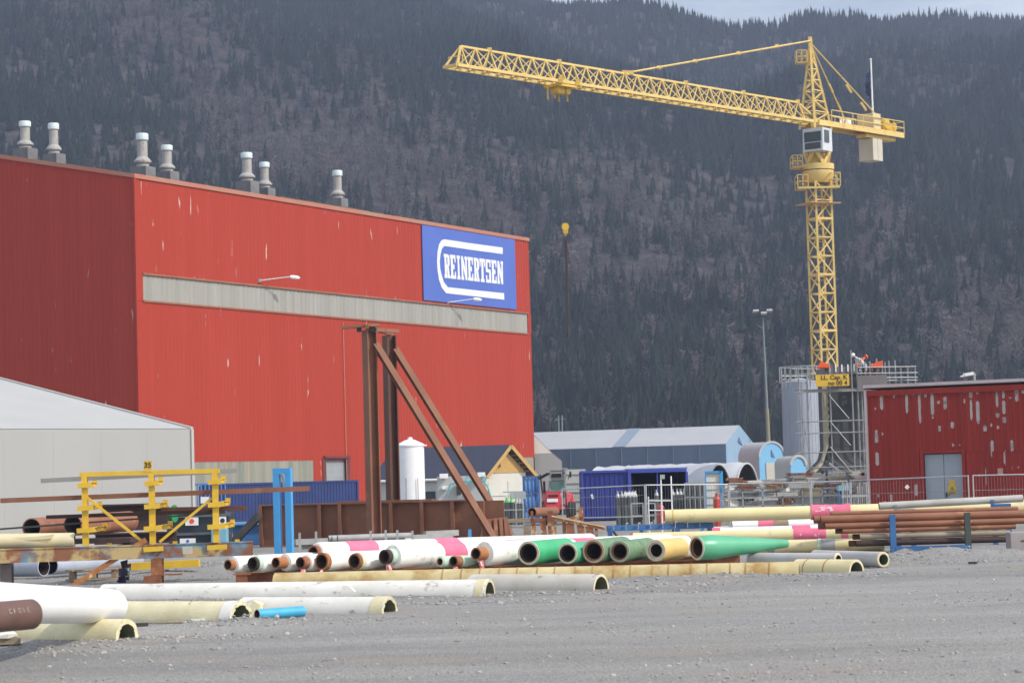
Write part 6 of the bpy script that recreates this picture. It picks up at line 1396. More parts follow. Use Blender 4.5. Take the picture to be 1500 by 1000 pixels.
# white silo tank
c = W(602, 700, 138); cT2 = V3((c.x, 138, 0)); zt_ = zat(602, 652, 138); r = 20.3 * 138 / F
t = thing('white_tank', 'upright white storage tank with a domed lid before the hall', 'tank', cT2); m = MB(); m.rev(cT2, UPZ, [(0, r), (zt_, r)], 36); m.build('shell', PLASTICW, t)
m = MB(); m.rev(cT2 + UPZ * zt_, UPZ, [(-.06, r + .05), (.02, r + .05), (.10, r * .9), (.30, r * .38), (.34, r * .18), (.46, r * .16), (.48, 0)], 36); lid = m.build('lid', PLASTICW, t)
m = MB(); m.box((cT2.x + r + .02, 137.8, zt_ - .02), (.3, .15, .08)); m.build('lifting_lug', PLASTICW, lid, False)
m = MB()
for px in (595, 612): q = W(px, 710, 137.0); m.tube((q.x, 137.2, 0), (q.x, 137.2, zat(px, 700, 137.2)), .025, n=6)
m.build('sight_tube', GREYST, t)

# hut with ochre gable
apx = W(742, 655, 150); eL = W(722, 690, 150); ridge_z = apx.z; eave_z = (W(722, 690, 150).z + W(778, 694, 150).z) / 2
ga = R(24); gx_ = V3((math.cos(ga), math.sin(ga), 0)); rd = V3((-.93, .37, 0)).normalized()   # gable direction, ridge direction to the left-back
hc = V3((apx.x + .05, 150, 0)); halfw = 1.36; t = thing('timber_hut', 'small hut with an ochre gable and dark blue roof before the hall', 'hut', hc)
HLn = 7.6; A_, B_ = hc - gx_ * halfw, hc + gx_ * (halfw + .1); ez = eave_z + .05
m = MB(); m.prism([A_ + rd * .3, A_ + rd * HLn, A_ + rd * HLn + UPZ * ez, A_ + rd * .3 + UPZ * ez], gx_ * .1); m.prism([B_ + rd * .3 - gx_ * .1, B_ + rd * HLn - gx_ * .1, B_ + rd * HLn - gx_ * .1 + UPZ * ez, B_ + rd * .3 - gx_ * .1 + UPZ * ez], gx_ * .1); m.prism([A_ + rd * HLn, B_ + rd * HLn, B_ + rd * HLn + UPZ * ez, A_ + rd * HLn + UPZ * ez], -rd * .1); m.build('side_wall', HUTWALL, t, False)
m = MB(); m.prism([A_ + rd * .25, B_ + rd * .25, B_ + rd * .25 + UPZ * (ez - .05), A_ + rd * .25 + UPZ * (ez - .05)], rd * .1); m.build('front_wall', CABW, t, False)
m = MB(); m.prism([A_ + rd * .2 + UPZ * (ez - .04), B_ + rd * .2 + UPZ * (ez - .04), hc + rd * .2 + UPZ * (ridge_z - .12)], rd * .1); gb = m.build('gable', HUTWOOD, t, False)
q = hc + rd * .18 - gx_ * .34 + UPZ * (eave_z + .55); m = MB(); m.rev(q, -rd, [(0, 0), (0, .17), (.03, .17), (.03, 0)], 14); m.build('round_emblem', mat('emblem_dark', (.30, .10, .10), (.12, .08, .10), 9, .5), gb); m = MB(); m.bar(q - rd * .035 - gx_ * .09 + UPZ * .03, q - rd * .035 + gx_ * .07 + UPZ * .05, .05, .012); m.bar(q - rd * .035 - gx_ * .05 - UPZ * .06, q - rd * .035 + gx_ * .09 - UPZ * .05, .04, .012); m.build('emblem_mark', SIGNWHITE, gb, False)
ov = .34
sl_ = (ridge_z - ez) / halfw
for s in (-1, 1):
    E_ = hc + gx_ * (s * (halfw + ov)) + UPZ * (ez - sl_ * ov + .1); Rg = hc + UPZ * (ridge_z + .1)
    m = MB(); m.prism([E_ - rd * .25, Rg - rd * .25, Rg + rd * (HLn + .2), E_ + rd * (HLn + .2)], UPZ * .07); m.build('roof_slope', HUTROOF, t, False)
    m = MB(); m.bar(E_ - rd * .28 - UPZ * .02, Rg - rd * .28 - UPZ * .02, .05, .20, UPZ); m.build('bargeboard', HUTWOOD, t, False)
    m = MB(); m.bar(E_ - rd * .2 - UPZ * .06, E_ + rd * (HLn + .2) - UPZ * .06, .06, .14, UPZ); m.build('fascia', HUTWOOD, t, False)
m = MB()
for k in range(5): q = hc + gx_ * (.4 + k * .22) + UPZ * (ridge_z - sl_ * (.4 + k * .22) - .05); m.bar(q - rd * .2, q + rd * .18, .08, .10, UPZ)
m.build('rafter_end', mat('dark_wood', (.22, .12, .05), (.16, .09, .04), 3, .7), t, False)
m = MB(); E_ = hc - gx_ * (halfw + ov + .12) + UPZ * (ez - sl_ * ov + .02); m.tube(E_ + rd * .1, E_ + rd * HLn, .08, n=8); m.build('gutter', SIGNWHITE, t)
for k, f in enumerate((.2, 1.55)):
    a = A_ + gx_ * f + rd * .24; wdt = 1.2; m = MB(); m.prism([a + UPZ * .1, a + gx_ * wdt + UPZ * .1, a + gx_ * wdt + UPZ * 2.2, a + UPZ * 2.2], -rd * .04); dd = m.build('door', CABW, t, False)
    m = MB(); m.bar(a + UPZ * 1.3 - rd * .05, a + gx_ * wdt + UPZ * 1.3 - rd * .05, .03, .05, UPZ); m.build('door_rail', GREYST, dd, False)
for f in (1.8, 3.6, 5.2):
    q = A_ + rd * f - gx_ * .03 + UPZ * 1.25; m = MB(); m.bar(q, q + rd * .7, .06, .9, UPZ); m.build('window', GLASS, t, False)
# grey plant skid with teal hose before the hut
t = thing('gas_skid', 'grey plant panel with white valve boxes and teal hoses before the hut', 'plant', at(680, 140, 0)); x0, x1 = at(640, 140, 0).x, at(712, 140, 0).x; zt_ = zat(676, 697, 140)
m = MB(); m.box(((x0 + x1) / 2, 140.3, zt_ / 2), (x1 - x0, .3, zt_)); m.build('panel', HUTWALL, t, False, bevel=.02)
for px, py, w, h_ in ((650, 697, .5, .28), (705, 695, .45, .28), (652, 714, .35, .2), (672, 716, .25, .7)):
    q = W(px, py, 139.9); m = MB(); m.box((q.x, 139.9, q.z), (w, .35, h_)); m.build('valve_box', PLASTICW if py < 715 else DARKST, t, False, bevel=.02)
pts = [(655, 726), (660, 708), (685, 705), (708, 704), (714, 712), (719, 727)]
m = MB()
for (a, bq), (c_, d_) in zip(pts[:-1], pts[1:]): m.tube(W(a, bq, 139.6), W(c_, d_, 139.6), .045, n=7)
m.build('hose', TEAL, t)
for px in (686, 707):
    m = MB(); q = W(px, 702, 139.6); m.rev(q, (0, -1, .1), [(0, .14), (0, .2), (.06, .2), (.06, .14)], 14, closed=True); m.build('hand_wheel', TEAL, t)

# gas bottles: one of each kind, then copies
def bottle(name, label, group, loc, r, h, body, top):
    t = thing(name, label, 'gas bottle', loc, group); l = V3(loc)
    m = MB(); m.rev(l, UPZ, [(0, r * .95), (.03, r), (h * .80, r), (h * .83, r * .98)], 14); m.build('cylinder', body, t)
    m = MB(); m.rev(l, UPZ, [(h * .83, r * .99), (h * .90, r * .72), (h * .93, r * .35), (h * .95, r * .34), (h * .95, r * .42), (h, r * .40), (h, 0)], 14); m.build('shoulder', top, t); return t
q = at(741, 118, 0); gb1 = bottle('gas_bottle', 'green topped grey gas bottle in the grey bottle rack, left of the pair', 'green topped gas bottles beside the hut', q, .125, zat(741, 728, 118), GREYGAS, GREENTOP); dup(gb1, at(748.5, 118.1, 0), 'green topped grey gas bottle in the grey bottle rack, right of the pair')
t = thing('bottle_rack', 'grey bottle rack holding the green topped gas bottles', 'rack', at(750, 118, 0))
m = MB(); x0, x1 = at(736, 118, 0).x, at(767, 118, 0).x; zt_ = zat(752, 720, 118)
for x in (x1 - .06, (x0 + x1) / 2 + .1):
    for y in (117.7, 118.5): m.bar((x, y, 0), (x, y, zt_), .06)
for z in (.12, zt_ * .5, zt_): m.bar((x0, 117.7, z), (x1, 117.7, z), .05); m.bar((x0, 118.5, z), (x1, 118.5, z), .05)
m.build('frame', GREYST, t, False); m = MB(); m.box(((x0 + x1) / 2 + .2, 118.45, zt_ - .18), (.8, .04, .36)); m.build('back_panel', mat('pale_mesh_panel', (.42, .46, .46), (.36, .4, .4), 4, .6), t, False); m = MB(); m.box(((x0 + x1) / 2, 118.1, .06), (x1 - x0, .9, .06)); m.build('floor', GREYST, t, False)
for k in range(3): 
    o = bottle('gas_bottle', 'plain dark grey gas bottle in the grey bottle rack', 'dark gas bottles in the grey rack', at(755 + k * 4.2, 118.2, .09), .11, zat(755, 733, 118), GREYGAS, GREYST) if k == 0 else dup(o, at(755 + k * 4.2, 118.2, .09))
# blue bottle bundle
t = thing('bottle_bundle', 'blue framed bundle of gas bottles beside the red machine', 'gas bottles', at(777, 128, 0)); x0, x1 = at(766, 128, 0).x, at(789, 128, 0).x; zt_ = zat(777, 697, 128)
for k in range(4):
    for j, (f0, f1) in enumerate(((.02, .30), (.33, .63), (.66, .97))):
        m = MB(); x = x0 + .1 + (x1 - x0 - .2) * k / 3; m.rev((x, 128, zt_ * f0), UPZ, [(0, .08), (.03, .1), (zt_ * (f1 - f0) - .05, .1), (zt_ * (f1 - f0), .06)], 10); m.build('cylinder', BLUERACK, t)
m = MB()
for x in (x0, x1): m.bar((x, 127.85, 0), (x, 127.85, zt_), .06); m.bar((x, 128.3, 0), (x, 128.3, zt_), .06)
for f in (.01, .315, .645, .985): m.bar((x0, 127.85, zt_ * f), (x1, 127.85, zt_ * f), .06, .08, UPZ)
m.build('frame', mat('deep_blue_frame', (.04, .12, .36), (.03, .1, .3), 2, .5), t, False)

# ------------------------------------------------------------------ red loader
tl_ = at(815, 122, 0); t = thing('loader', 'red wheel loader with a grey cab seen from behind', 'loader', tl_); k = 122 / F
def lx(px): return at(px, 122, 0).x
def lz(py, px=815): return zat(px, py, 122)
m = MB(); x0, x1 = lx(792), lx(827)
m.hexa([(x0 + .05, 121.0, lz(746)), (x1 - .05, 121.0, lz(746)), (x1, 123.4, lz(746)), (x0, 123.4, lz(746)), (x0 + .28, 121.3, lz(721)), (x1 - .2, 121.3, lz(721)), (x1 - .1, 123.4, lz(718)), (x0 + .1, 123.4, lz(718))]); hd2 = m.build('engine_cover', RED, t, False, bevel=.05)
m = MB(); m.box((lx(808), 121.05, lz(732)), (.55, .04, .17)); m.build('number_plate', SIGNWHITE, hd2, False)
m = MB(); x2, x3 = lx(828), lx(842)
m.hexa([(x2, 121.6, lz(743)), (x3, 121.6, lz(740)), (x3, 124, lz(740)), (x2, 124, lz(743)), (x2, 121.8, lz(721)), (x3 - .1, 121.9, lz(724)), (x3 - .1, 124, lz(724)), (x2, 124, lz(721))]); m.build('fender', RED, t, False, bevel=.05)
m = MB(); xa, xb = lx(803), lx(830)
m.hexa([(xa, 121.9, lz(720)), (xb, 121.9, lz(720)), (xb, 123.5, lz(720)), (xa, 123.5, lz(720)), (xa + .06, 122.0, lz(703)), (xb - .06, 122.0, lz(703)), (xb - .06, 123.5, lz(703)), (xa + .06, 123.5, lz(703))]); cb = m.build('cab', mat('loader_grey', (.24, .25, .24), (.18, .19, .18), 2, .5), t, False, bevel=.03)
m = MB(); m.box(((xa + xb) / 2, 121.93, lz(711.5)), (.68, .04, .42)); m.build('rear_window', TEALGLASS, cb, False)
m = MB(); m.box(((xa + xb) / 2, 122.6, lz(690)), (.86, 1.5, .10)); m.box(((xa + xb) / 2, 122.6, lz(699)), (.80, 1.3, .28))
for s in (-.36, .36): m.bar(((xa + xb) / 2 + s, 121.9, lz(704)), ((xa + xb) / 2 + s * 1.05, 121.9, lz(688)), .07)
m.box(((xa + xb) / 2, 122.5, lz(686.5)), (1.08, 1.7, .06)); m.build('cab_roof', mat('loader_grey_light', (.40, .41, .40), (.3, .31, .30), 2, .5), cb, False)
m = MB()
for px in (796, 823): m.box((lx(px), 121.05, lz(739)), (.16, .05, .12))
m.build('tail_lamp', mat('lamp_dark_red', (.25, .01, .01), (.2, .01, .01), 3, .3), hd2, False)
m = MB(); m.box((lx(809), 121.08, lz(725.5)), (.5, .04, .12)); m.build('vent', BLACK, hd2, False)
for px in (804, 829):
    m = MB(); m.box((lx(px), 121.75, lz(689.5)), (.16, .14, .12)); m.build('work_lamp', STEEL, cb, False)
m = MB(); m.tube((lx(797), 122.4, lz(722)), (lx(797), 122.4, lz(704)), .06, n=8); m.build('exhaust', DARKST, t)
m = MB(); m.box((lx(815), 121.85, lz(696)), (.5, .03, .2)); m.build('roof_grille', BLACK, cb, False)
for px, y in ((799, 121.7), (836, 122.0), (799, 124.6), (836, 124.6)):
    m = MB(); q = V3((lx(px), y, .62)); m.rev(q - V3((.21, 0, 0)), (1, 0, 0), [(0, .2), (0, .52), (.06, .62), (.36, .62), (.42, .52), (.42, .2)], 22); w_ = m.build('wheel', BLACK, t); m = MB(); m.rev(q - V3((.22, 0, 0)), (1, 0, 0), [(0, 0), (0, .2), (.44, .2), (.44, 0)], 14); m.build('rim', GREYST, w_)
m = MB(); m.box((lx(815), 122.6, .75), (.9, 2.6, .5)); m.build('chassis', DARKST, t, False)
m = MB(); m.bar((lx(832), 121.7, lz(702)), (lx(835), 121.7, lz(692)), .04); m.box((lx(835.5), 121.7, lz(695)), (.1, .08, .3)); m.build('mirror', BLACK, t, False)
m = MB(); m.bar((lx(790), 123.6, lz(700)), (lx(804), 123.4, lz(693)), .3, .10); m.bar((lx(797), 123.8, lz(748)), (lx(792), 123.8, lz(694)), .08); m.build('boom', DARKST, t, False)
# white panelled container behind the loader
t = thing('white_cabin', 'white ribbed site cabin behind the red loader', 'cabin', at(843, 136, 0)); x0, x1 = at(829, 136, 0).x, at(858, 136, 0).x; zt_ = zat(843, 687, 136)
m = MB(); m.box(((x0 + x1) / 2, 137.2, zt_ / 2), (x1 - x0, 2.4, zt_)); m.build('cabin_body', mat('cabin_grey_white', (.52, .52, .48), (.46, .46, .42), 1, .6), t, False)
m = MB()
for f in (.18, .36, .54, .72, .9): m.bar((x0, 135.98, zt_ * f), (x1, 135.98, zt_ * f), .05, .06, UPZ)
m.build('rib', GREYST, t, False)

# ------------------------------------------------------------------ violet containers
x0, x1 = at(853.5, 128, 0).x, at(921, 128, 0).x; zt_ = zat(888, 688.5, 128)
t = thing('violet_container', 'closed violet blue container behind the temporary fence', 'container', (x0, 128, 0))
m = MB(); corr(m, V3((x0, 128, 0)), V3((1, 0, 0)), V3((0, -1, 0)), x1 - x0, .08, zt_ - .06, .26, .036); corr(m, V3((x0, 134, 0)), V3((0, -1, 0)), V3((-1, 0, 0)), 6, .08, zt_ - .06, .26, .036); corr(m, V3((x1, 128, 0)), V3((0, 1, 0)), V3((1, 0, 0)), 6, .08, zt_ - .06, .26, .036); m.build('wall', VIOLET, t, False)
m = MB(); m.box(((x0 + x1) / 2, 131, zt_ - .05), (x1 - x0, 6.0, .1)); m.build('roof', mat('sunlit_violet_roof', (.15, .19, .42), (.12, .15, .36), 1, .6), t, False)  # container violet lightened here, the lit roof edge is in the colour
m = MB(); m.bar((x1 + .03, 127.93, 0), (x1 + .03, 127.93, zt_), .16, .16, (0, 1, 0)); m.bar((x0 - .02, 127.93, 0), (x0 - .02, 127.93, zt_), .06, .06, (0, 1, 0)); m.bar((x0, 127.95, zt_ - .06), (x1, 127.95, zt_ - .06), .12, .12, UPZ); m.build('corner_post', mat('sunlit_violet', (.055, .085, .42), (.045, .07, .36), 1, .5), t, False)  # posts and top rail coloured lighter than the walls to stand for sunlight
m = MB(); q = W(867, 727, 127.9); m.prism([q + V3((-.07, 0, .12)), q + V3((0, 0, -.13)), q + V3((.10, 0, -.11)), q + V3((.05, 0, .13))], V3((0, .02, 0))); m.build('white_label', SIGNWHITE, t, False)
y0, y1 = at(924, 128.3, 0).x, at(1006, 128.3, 0).x; zt2 = zat(965, 686.5, 128)
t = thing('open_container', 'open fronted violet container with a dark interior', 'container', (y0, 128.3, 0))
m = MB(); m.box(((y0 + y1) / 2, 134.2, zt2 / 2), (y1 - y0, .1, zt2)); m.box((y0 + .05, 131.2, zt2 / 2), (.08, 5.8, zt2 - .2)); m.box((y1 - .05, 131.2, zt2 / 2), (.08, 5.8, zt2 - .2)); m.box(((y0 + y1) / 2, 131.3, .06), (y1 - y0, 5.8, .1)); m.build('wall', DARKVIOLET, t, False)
m = MB(); m.box(((y0 + y1) / 2, 131.2, zt2 + .02), (y1 - y0 + .1, 6.0, .07)); m.build('roof', MATS['sunlit_violet_roof'], t, False)
m = MB(); m.bar((y0, 128.2, zt2 - .10), (y1, 128.2, zt2 - .10), .12, .16, UPZ); m.bar((y1, 128.2, 0), (y1, 128.2, zt2 - .18), .12, .12, (0, 1, 0)); q = at(963, 128.2, 0); m.bar((q.x, 128.25, 0), (q.x, 128.25, zt2 - .18), .06, .06, (0, 1, 0)); m.build('door_frame', mat('sunlit_violet', (.055, .085, .42)), t, False)  # frame and rim in the violet lightened to look sunlit
# gas bottles by the containers
o = None
for k, (px, top, Y) in enumerate(((904, 719, 112), (910, 724, 112.4), (915, 723, 112), (921, 723, 112), (926, 722, 112.3), (930, 716, 112.6))):
    if o is None: o = bottle('gas_bottle', 'grey gas bottle before the violet container', 'grey gas bottles before the violet container', at(px, Y, 0), .105, zat(px, top, Y), GREYGAS, STEEL)
    else: dup(o, at(px, Y, 0))
m = MB(); q = W(923, 723, 111.6); m.box((q.x, 111.7, q.z), (.55, .12, .16)); tag(m.build('valve_block', PLASTICW, None, False, loc=(q.x, 111.7, q.z)), 'white manifold block on top of the grey gas bottles', 'manifold')
for k, (px, top, Y) in enumerate(((961, 716, 115), (985, 722, 116), (991, 718, 116.4), (996, 717, 116), (1001, 720, 116.3), (1008, 728, 116))):
    dd = dup(o, at(px, Y, 0), 'grey gas bottle before the open container'); dd['group'] = 'grey gas bottles before the open container'
for px, lab in ((966.5, 'red gas bottle standing behind the end of the long cream pipe'), (1049, 'red gas bottle before the white cabinet')):
    bottle('gas_bottle', lab, None, at(px, 106, 0), .16, zat(px, 736 if px < 1000 else 722, 106), REDGAS, REDGAS)
for k, (px, lab) in enumerate(((933, 'left'), (950, 'right'))):
    t = thing('cage_trolley', f'grey steel bottle trolley, {lab} of the two behind the fence post', 'trolley', at(px, 110, 0), 'grey bottle trolleys'); m = MB(); x0 = at(px, 110, 0).x; zt_ = zat(px, 737, 110)
    for dx in (-.28, .28):
        for dy in (0, .6): m.bar((x0 + dx, 110 + dy, 0), (x0 + dx, 110 + dy, zt_), .05)
    for z in (.15, zt_ * .5, zt_): m.bar((x0 - .28, 110, z), (x0 + .28, 110, z), .05); m.bar((x0 - .28, 110.6, z), (x0 + .28, 110.6, z), .05)
    m.box((x0, 110.3, .12), (.56, .6, .05)); m.build('frame', GREYST, t, False); m = MB(); m.box((x0, 110.3, .4), (.36, .4, .45)); m.build('load', DARKST, t, False)
t = thing('tube_stand', 'white tube stand with a small square sign beside the red gas bottle', 'frame', at(966, 100, 0))
for px, top in ((949, 727), (968, 695), (983, 697)):
    q = at(px, 100, 0); m = MB(); m.tube(q, V3((q.x, 100, zat(px, top, 100))), .03, n=7); m.build('post', PLASTICW, t)
for py in (733, 747): m = MB(); m.tube(W(949, py, 100), W(983, py, 100), .025, n=6); m.build('rail', PLASTICW, t)
m = MB(); q = W(971, 698, 99.95); m.box((q.x, 99.95, q.z), (.16, .02, .18)); m.build('sign_plate', GREYST, t, False)
t = thing('notice_cabinet', 'white slatted cabinet with a blue frame right of the open container', 'cabinet', at(1045, 118, 0)); x0, x1 = at(1034, 118, 0).x, at(1056, 118, 0).x; zt_ = zat(1045, 691, 118)
m = MB(); m.box(((x0 + x1) / 2, 118.3, zt_ / 2), (x1 - x0, .5, zt_)); m.build('cabinet_body', CABW, t, False)
m = MB(); m.bar((x1 + .02, 118.0, 0), (x1 + .02, 118.0, zt_ + .04), .16, .1, (0, 1, 0)); m.bar((x0 - .02, 118.0, 0), (x0 - .02, 118.0, zt_ + .04), .06, .1, (0, 1, 0)); m.bar((x0, 118.0, zt_), (x1, 118.0, zt_), .1, .1, UPZ); m.build('frame', SKYBLUE, t, False)
for f in (.35, .5, .65, .8): m = MB(); m.bar((x0, 118.03, zt_ * f), (x1 - .08, 118.03, zt_ * f), .03, .03, UPZ); m.build('slat', GREYST, t, False)
t = thing('mesh_cage', 'grey steel mesh cage between the open container and the cabinet', 'cage', at(1018, 114, 0)); x0, x1 = at(1003, 114, 0).x, at(1033, 114, 0).x; zt_ = zat(1018, 707, 114)
m = MB(); m.box(((x0 + x1) / 2, 115, zt_ / 2), (x1 - x0 - .1, 1.0, zt_ - .1)); m.build('load', mat('dark_load', (.09, .10, .10), (.06, .065, .065), 2, .8), t, False)
m = MB()
for kx in range(5): x = x0 + (x1 - x0) * kx / 4; m.bar((x, 114.3, 0), (x, 114.3, zt_), .04)
for z in (.1, zt_ * .33, zt_ * .66, zt_): m.bar((x0, 114.3, z), (x1, 114.3, z), .04)
m.build('bars', STEEL, t, False)

# ------------------------------------------------------------------ rusty roller frame
t = thing('rusty_frame', 'badly rusted steel frame with a sloping channel and many legs', 'frame', at(830, 86, 0)); YM = 86
m = MB(); a, b_ = W(808, 757, YM), W(887, 773, YM); m.bar(a, b_, .35, .16, UPZ); m.build('sloping_channel', ORANGERUST, t, False)
m = MB(); m.bar(a - V3((0, .19, -.04)), b_ - V3((0, .19, -.04)), .03, .05, UPZ); m.build('channel_lip', mat('pale_scale', (.62, .50, .36), (.5, .36, .22), 4, .8), t, False)
for px, top, w, lean in ((781, 760, .16, 0), (795, 762, .22, 1), (805, 752, .18, 0), (813, 764, .12, -3), (826, 763, .14, 0), (835, 766, .30, 0), (850, 768, .28, 1), (863, 770, .30, 1), (873, 772, .12, 0)):
    m = MB(); p1 = W(px, top, YM); p0 = at(px + lean, YM, 0); m.ibeam(p0, p1, w, w * .9, (0, 1, 0), .03, .03); m.build('leg', ORANGERUST if w < .25 else RUST, t, False)
m = MB(); m.bar(W(777, 762, YM), W(812, 760, YM), .3, .12, UPZ); m.bar(W(779, 748, YM - .1), W(780, 768, YM - .1), .10, .10, (0, 1, 0)); m.bar(W(806, 748, YM - .1), W(806, 770, YM - .1), .20, .2, (0, 1, 0)); m.build('end_bracket', RUST, t, False)
m = MB(); m.bar(W(832, 762, YM + .8), W(854, 753, YM + .8), .3, .14, UPZ); m.bar(W(851, 742, YM + .8), V3((W(851, 742, YM + .8).x, YM + .8, .4)), .14); m.build('rear_arm', ORANGERUST, t, False)
pipe('steel_pipe', 'rusty brown pipe lying on the rusted frame', at(778, 88, zat(778, 750, 88)), at(812, 90.5, zat(778, 750, 88) - .02), .17, RUSTBROWN, BORE, .02)
m = MB(); q = at(818, 84.6, 0); m.rev(q, UPZ, [(0, .42), (.08, .40), (.2, .22), (.25, 0)], 10, jit=.03); tag(m.build('rubber_heap', BLACK, None, False, loc=q), 'small dark heap of rubber under the rusted frame', 'heap')
m = MB(); m.bar(W(740, 763, 100), W(778, 761, 100), .5, .16, UPZ); m.box((W(745, 770, 100).x, 100, W(745, 770, 100).z / 2), (.3, .5, W(745, 770, 100).z)); m.box((W(772, 770, 100).x, 100, W(745, 770, 100).z / 2), (.3, .5, W(745, 770, 100).z)); tag(m.build('timber_bench', TIMBER, None, False, loc=at(758, 100, 0)), 'low timber bench between the ribbed foot and the rusted frame', 'bench')

# ------------------------------------------------------------------ temporary fences
FENCEST = mat('dull_fence_wire', (.30, .31, .31), (.24, .25, .25), 3, .5, .3)
def fence(label, x0, y0, x1, y1, Y0, Y1, zbot, nv=26, rail_low=True, nh=3):
    a, b_ = W(x0, y0, Y0), W(x1, y1, Y1); t = thing('fence_panel', label, 'fence panel', (a.x, a.y, 0), 'temporary wire fence panels')
    for q in (a, b_):
        m = MB(); m.tube((q.x, q.y, 0), (q.x, q.y, q.z), .028, n=8); p_ = m.build('post', STEEL, t); m = MB(); m.box((q.x, q.y, .06), (.24, .6, .12)); m.build('foot', CONC, p_, False)
    m = MB(); m.tube(a - UPZ * .03, b_ - UPZ * .03, .024, n=8); m.build('top_rail', STEEL, t)
    m = MB(); a2, b2 = V3((a.x, a.y, zbot)), V3((b_.x, b_.y, zbot)); m.tube(a2, b2, .024, n=8); m.build('bottom_rail', STEEL, t)
    m = MB()
    for k in range(1, nv): f = k / nv; p0 = a2 + (b2 - a2) * f; p1 = a + (b_ - a) * f; m.tube(p0, p1, .004, n=4, cap=False)
    for k in range(1, nh): f = k / nh; m.tube(a2 + (a - a2) * f, b2 + (b_ - b2) * f, .008, n=4, cap=False)
    m.build('wire_mesh', FENCEST, t); return t
f1 = fence('wire fence panel in front of the closed violet container', 823, 715, 944, 709, 93, 92, .86, 30)
fence('wire fence panel in front of the open violet container', 946, 709, 1066, 708, 92, 93, .35, 30)
fence('wire fence panel with a small round tag before the storage racks', 1068, 707, 1186, 705, 93, 93, .35, 30)
fence('wire fence panel before the foot of the scaffold', 1188, 705, 1240, 703, 93, 93, .35, 14)
f4 = fence('wire fence panel with a diamond tag left of the two bright posts', 1245, 702.5, 1418, 695.5, 93, 90, .35, 40)
fence('wire fence panel at the right edge before the red shed', 1425, 695, 1560, 692, 90, 90, .35, 30)
q = W(1329, 713, 91.4); m = MB(); m.prism([q + V3((-.1, 0, 0)), q + V3((0, 0, -.1)), q + V3((.1, 0, 0)), q + V3((0, 0, .1))], V3((0, .012, 0))); tag(m.build('diamond_tag', CABW, None, False, loc=q), 'small white diamond tag on the fence before the red shed', 'tag')
q = W(1154, 717, 92.9); m = MB(); m.rev(q, (0, -1, 0), [(0, 0), (0, .08), (.012, .08), (.012, 0)], 14); tag(m.build('round_tag', CABW, None, loc=q), 'small pale round tag on the fence before the storage racks', 'tag')


# ------------------------------------------------------------------ storage racks of scaffold material behind the fence
g = random.Random(21)
GREYW = mat('grey_plank', (.46, .44, .41), (.36, .34, .31), 1.5, .8)
PALE = mat('pale_board', (.74, .71, .62), (.64, .61, .53), 1.5, .7)
TANB = mat('tan_board', (.60, .48, .28), (.50, .39, .22), 2, .8)
MIX = [GREYW, PALE, TANB, STEEL, PALE, DARKST, TIMBER, GREYW, RUST, PALE, GREYW, ORANGERUST]
for ri, (Yr, xa, xb, levels) in enumerate(((112, 1058, 1262, (740, 727, 716)), (118, 1058, 1240, (733, 719, 708)), (124, 1148, 1268, (722, 708, 699)))):
    t = thing('storage_rack', ('low storage rack of scaffold parts just behind the fence', 'middle storage rack of scaffold parts behind the fence', 'rear storage rack of planks at the foot of the scaffold')[ri], 'rack', at(xa, Yr, 0))
    ztop = zat((xa + xb) / 2, levels[-1] - 4, Yr)
    n = int((xb - xa) / 26)
    for k in range(n + 1):
        px = xa + (xb - xa) * k / n; x = at(px, Yr, 0).x
        m = MB(); m.bar((x, Yr, 0), (x, Yr, ztop + g.uniform(-.1, .25)), .06, .06, (0, 1, 0)); m.build('upright', STEEL if g.random() < .6 else GREYST, t, False)
    for lv in levels:
        z = zat((xa + xb) / 2, lv, Yr); m = MB(); m.bar((at(xa, Yr, 0).x, Yr, z), (at(xb, Yr, 0).x, Yr, z), .06, .07, UPZ); m.build('shelf_beam', GREYST, t, False)
    for lv in levels:
        z = zat((xa + xb) / 2, lv, Yr) + .04; px = xa + g.uniform(0, 8)
        while px < xb - 10:
            w = g.uniform(14, 44); w = min(w, xb - px); hgt = g.choice((.10, .16, .24, .32)); mm = g.choice(MIX); p0, p1 = at(px, Yr + g.uniform(.1, .5), z + hgt / 2), at(px + w, Yr + g.uniform(.1, .5), z + hgt / 2)
            m = MB(); kind = g.random()
            if kind < .55:
                nb = max(1, int(hgt / .06))
                for j in range(nb): e_ = V3((g.uniform(-.12, .12), 0, 0)); zz = -hgt / 2 + (j + .5) * hgt / nb; m.bar(p0 + e_ + UPZ * zz, p1 + e_ * .6 + UPZ * zz, .7 + g.uniform(-.1, .1), hgt / nb * .86, UPZ)
                tag(m.build('plank_bundle', mm, None, False, loc=p0), 'bundle of planks or decks lying on the storage racks behind the fence', 'planks', 'plank bundles on the storage racks')
            else:
                for j in range(3):
                    for i in range(4): m.tube(p0 + V3((g.uniform(-.15, .1), i * .09, -hgt / 2 + .035 + j * .07)), p1 + V3((g.uniform(-.1, .15), i * .09, -hgt / 2 + .035 + j * .07)), .033, n=6)
                tag(m.build('tube_bundle', STEEL if g.random() < .7 else GREYST, None, loc=p0), 'bundle of grey tubes lying on the storage racks behind the fence', 'tubes', 'tube bundles on the storage racks')
            px += w + g.uniform(1, 8)
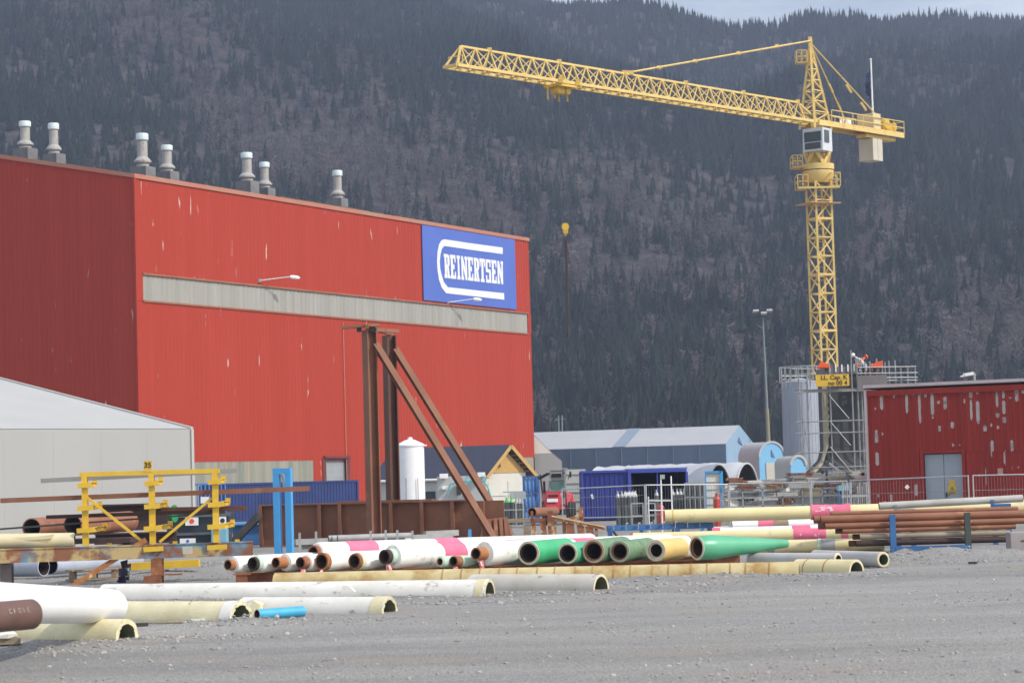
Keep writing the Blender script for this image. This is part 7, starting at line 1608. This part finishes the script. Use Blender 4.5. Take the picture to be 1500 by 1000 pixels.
# trestle stands and bits on the right of the racks
t = thing('work_stand', 'cream topped work stand with a white slanting arm before the scaffold', 'stand', at(1222, 116, 0)); zz = zat(1222, 697, 116)
m = MB(); m.box((at(1222, 116, 0).x, 116.3, zz - .05), (.95, .8, .12)); m.build('top', TANB, t, False)
for px in (1211, 1231): 
    m = MB(); q = at(px, 116, 0); m.bar(q, V3((q.x, 116, zz + (.3 if px < 1220 else .1))), .10); m.build('leg', BLUEP if px < 1220 else TANB, t, False)
m = MB(); m.bar(W(1215, 678, 116), W(1229, 689, 116), .10); m.build('arm', PLASTICW, t, False)
t = thing('blue_stand', 'pale blue work stand behind the fence left of the red shed', 'stand', at(1235, 104, 0)); zz = zat(1238, 711, 104)
m = MB(); m.box((at(1236, 104, 0).x, 104.3, zz - .1), (.5, .7, .22)); m.build('top', mat('pale_turquoise', (.22, .45, .50), (.18, .38, .44), 3, .6), t, False)
for px in (1228, 1244): m = MB(); q = at(px, 104, 0); m.bar(q, V3((q.x, 104, zz - .21)), .1); m.build('leg', BLUEP, t, False)
t = thing('stillage', 'galvanised stillage of upright tubes beside the red shed', 'stillage', at(1256, 103, 0)); x0, x1 = at(1232, 103, 0).x, at(1272, 103, 0).x
m = MB()
for z in (zat(1255, 742, 103), zat(1255, 726, 103)): m.bar((x0, 103, z), (x1, 103, z), .06, .1, UPZ)
m.build('rail', STEEL, t, False)
for k in range(13):
    px = 1234 + k * 3.1; q = at(px, 103 + g.uniform(.1, .6), 0); m = MB(); m.tube(q, V3((q.x, q.y, zat(px, g.choice((706, 716, 724, 712)), 103))), .03, n=6); m.build('tube', g.choice((STEEL, GREYST)), t)
m = MB(); q = at(1262, 120, 0); zz = zat(1262, 697, 120); m.rev((q.x, 120, 0), UPZ, [(0, .5), (zz - .3, .5), (zz - .12, .42), (zz, .1), (zz, 0)], 18); tag(m.build('brick_red_drum', mat('faded_red_drum', (.34, .15, .12), (.36, .25, .2), 2, .7), None, loc=q), 'faded red drum between the racks and the red shed', 'drum'); bpy.context.scene.objects['brick_red_drum'].name = 'steel_drum'
# debris on the ground
def scrap(px, py, w, d, h, mm, label, name='scrap'):
    q = gp(px, py); m = MB(); m.box((q.x, q.y, h / 2 + .015), (w, d, h), rnd.uniform(-.4, .4)); tag(m.build(name, mm, None, False, loc=q), label, 'scrap')
scrap(208, 921, .22, .10, .10, DARKST, 'dark offcut lying at the end of the grimy cream half pipe')
scrap(290, 911, .25, .12, .05, WHITEDIRTY, 'flat white scrap on the gravel below the torn cream half pipe')
scrap(235, 916, .9, .08, .05, TIMBER, 'weathered batten on the gravel beside the big white pipe')
scrap(1425, 826, .22, .1, .05, DARKST, 'small dark scrap on the gravel before the blue rack base')
for o in list(S.objects):
    for kk in ('_b', '_d'):
        if kk in o: del o[kk]
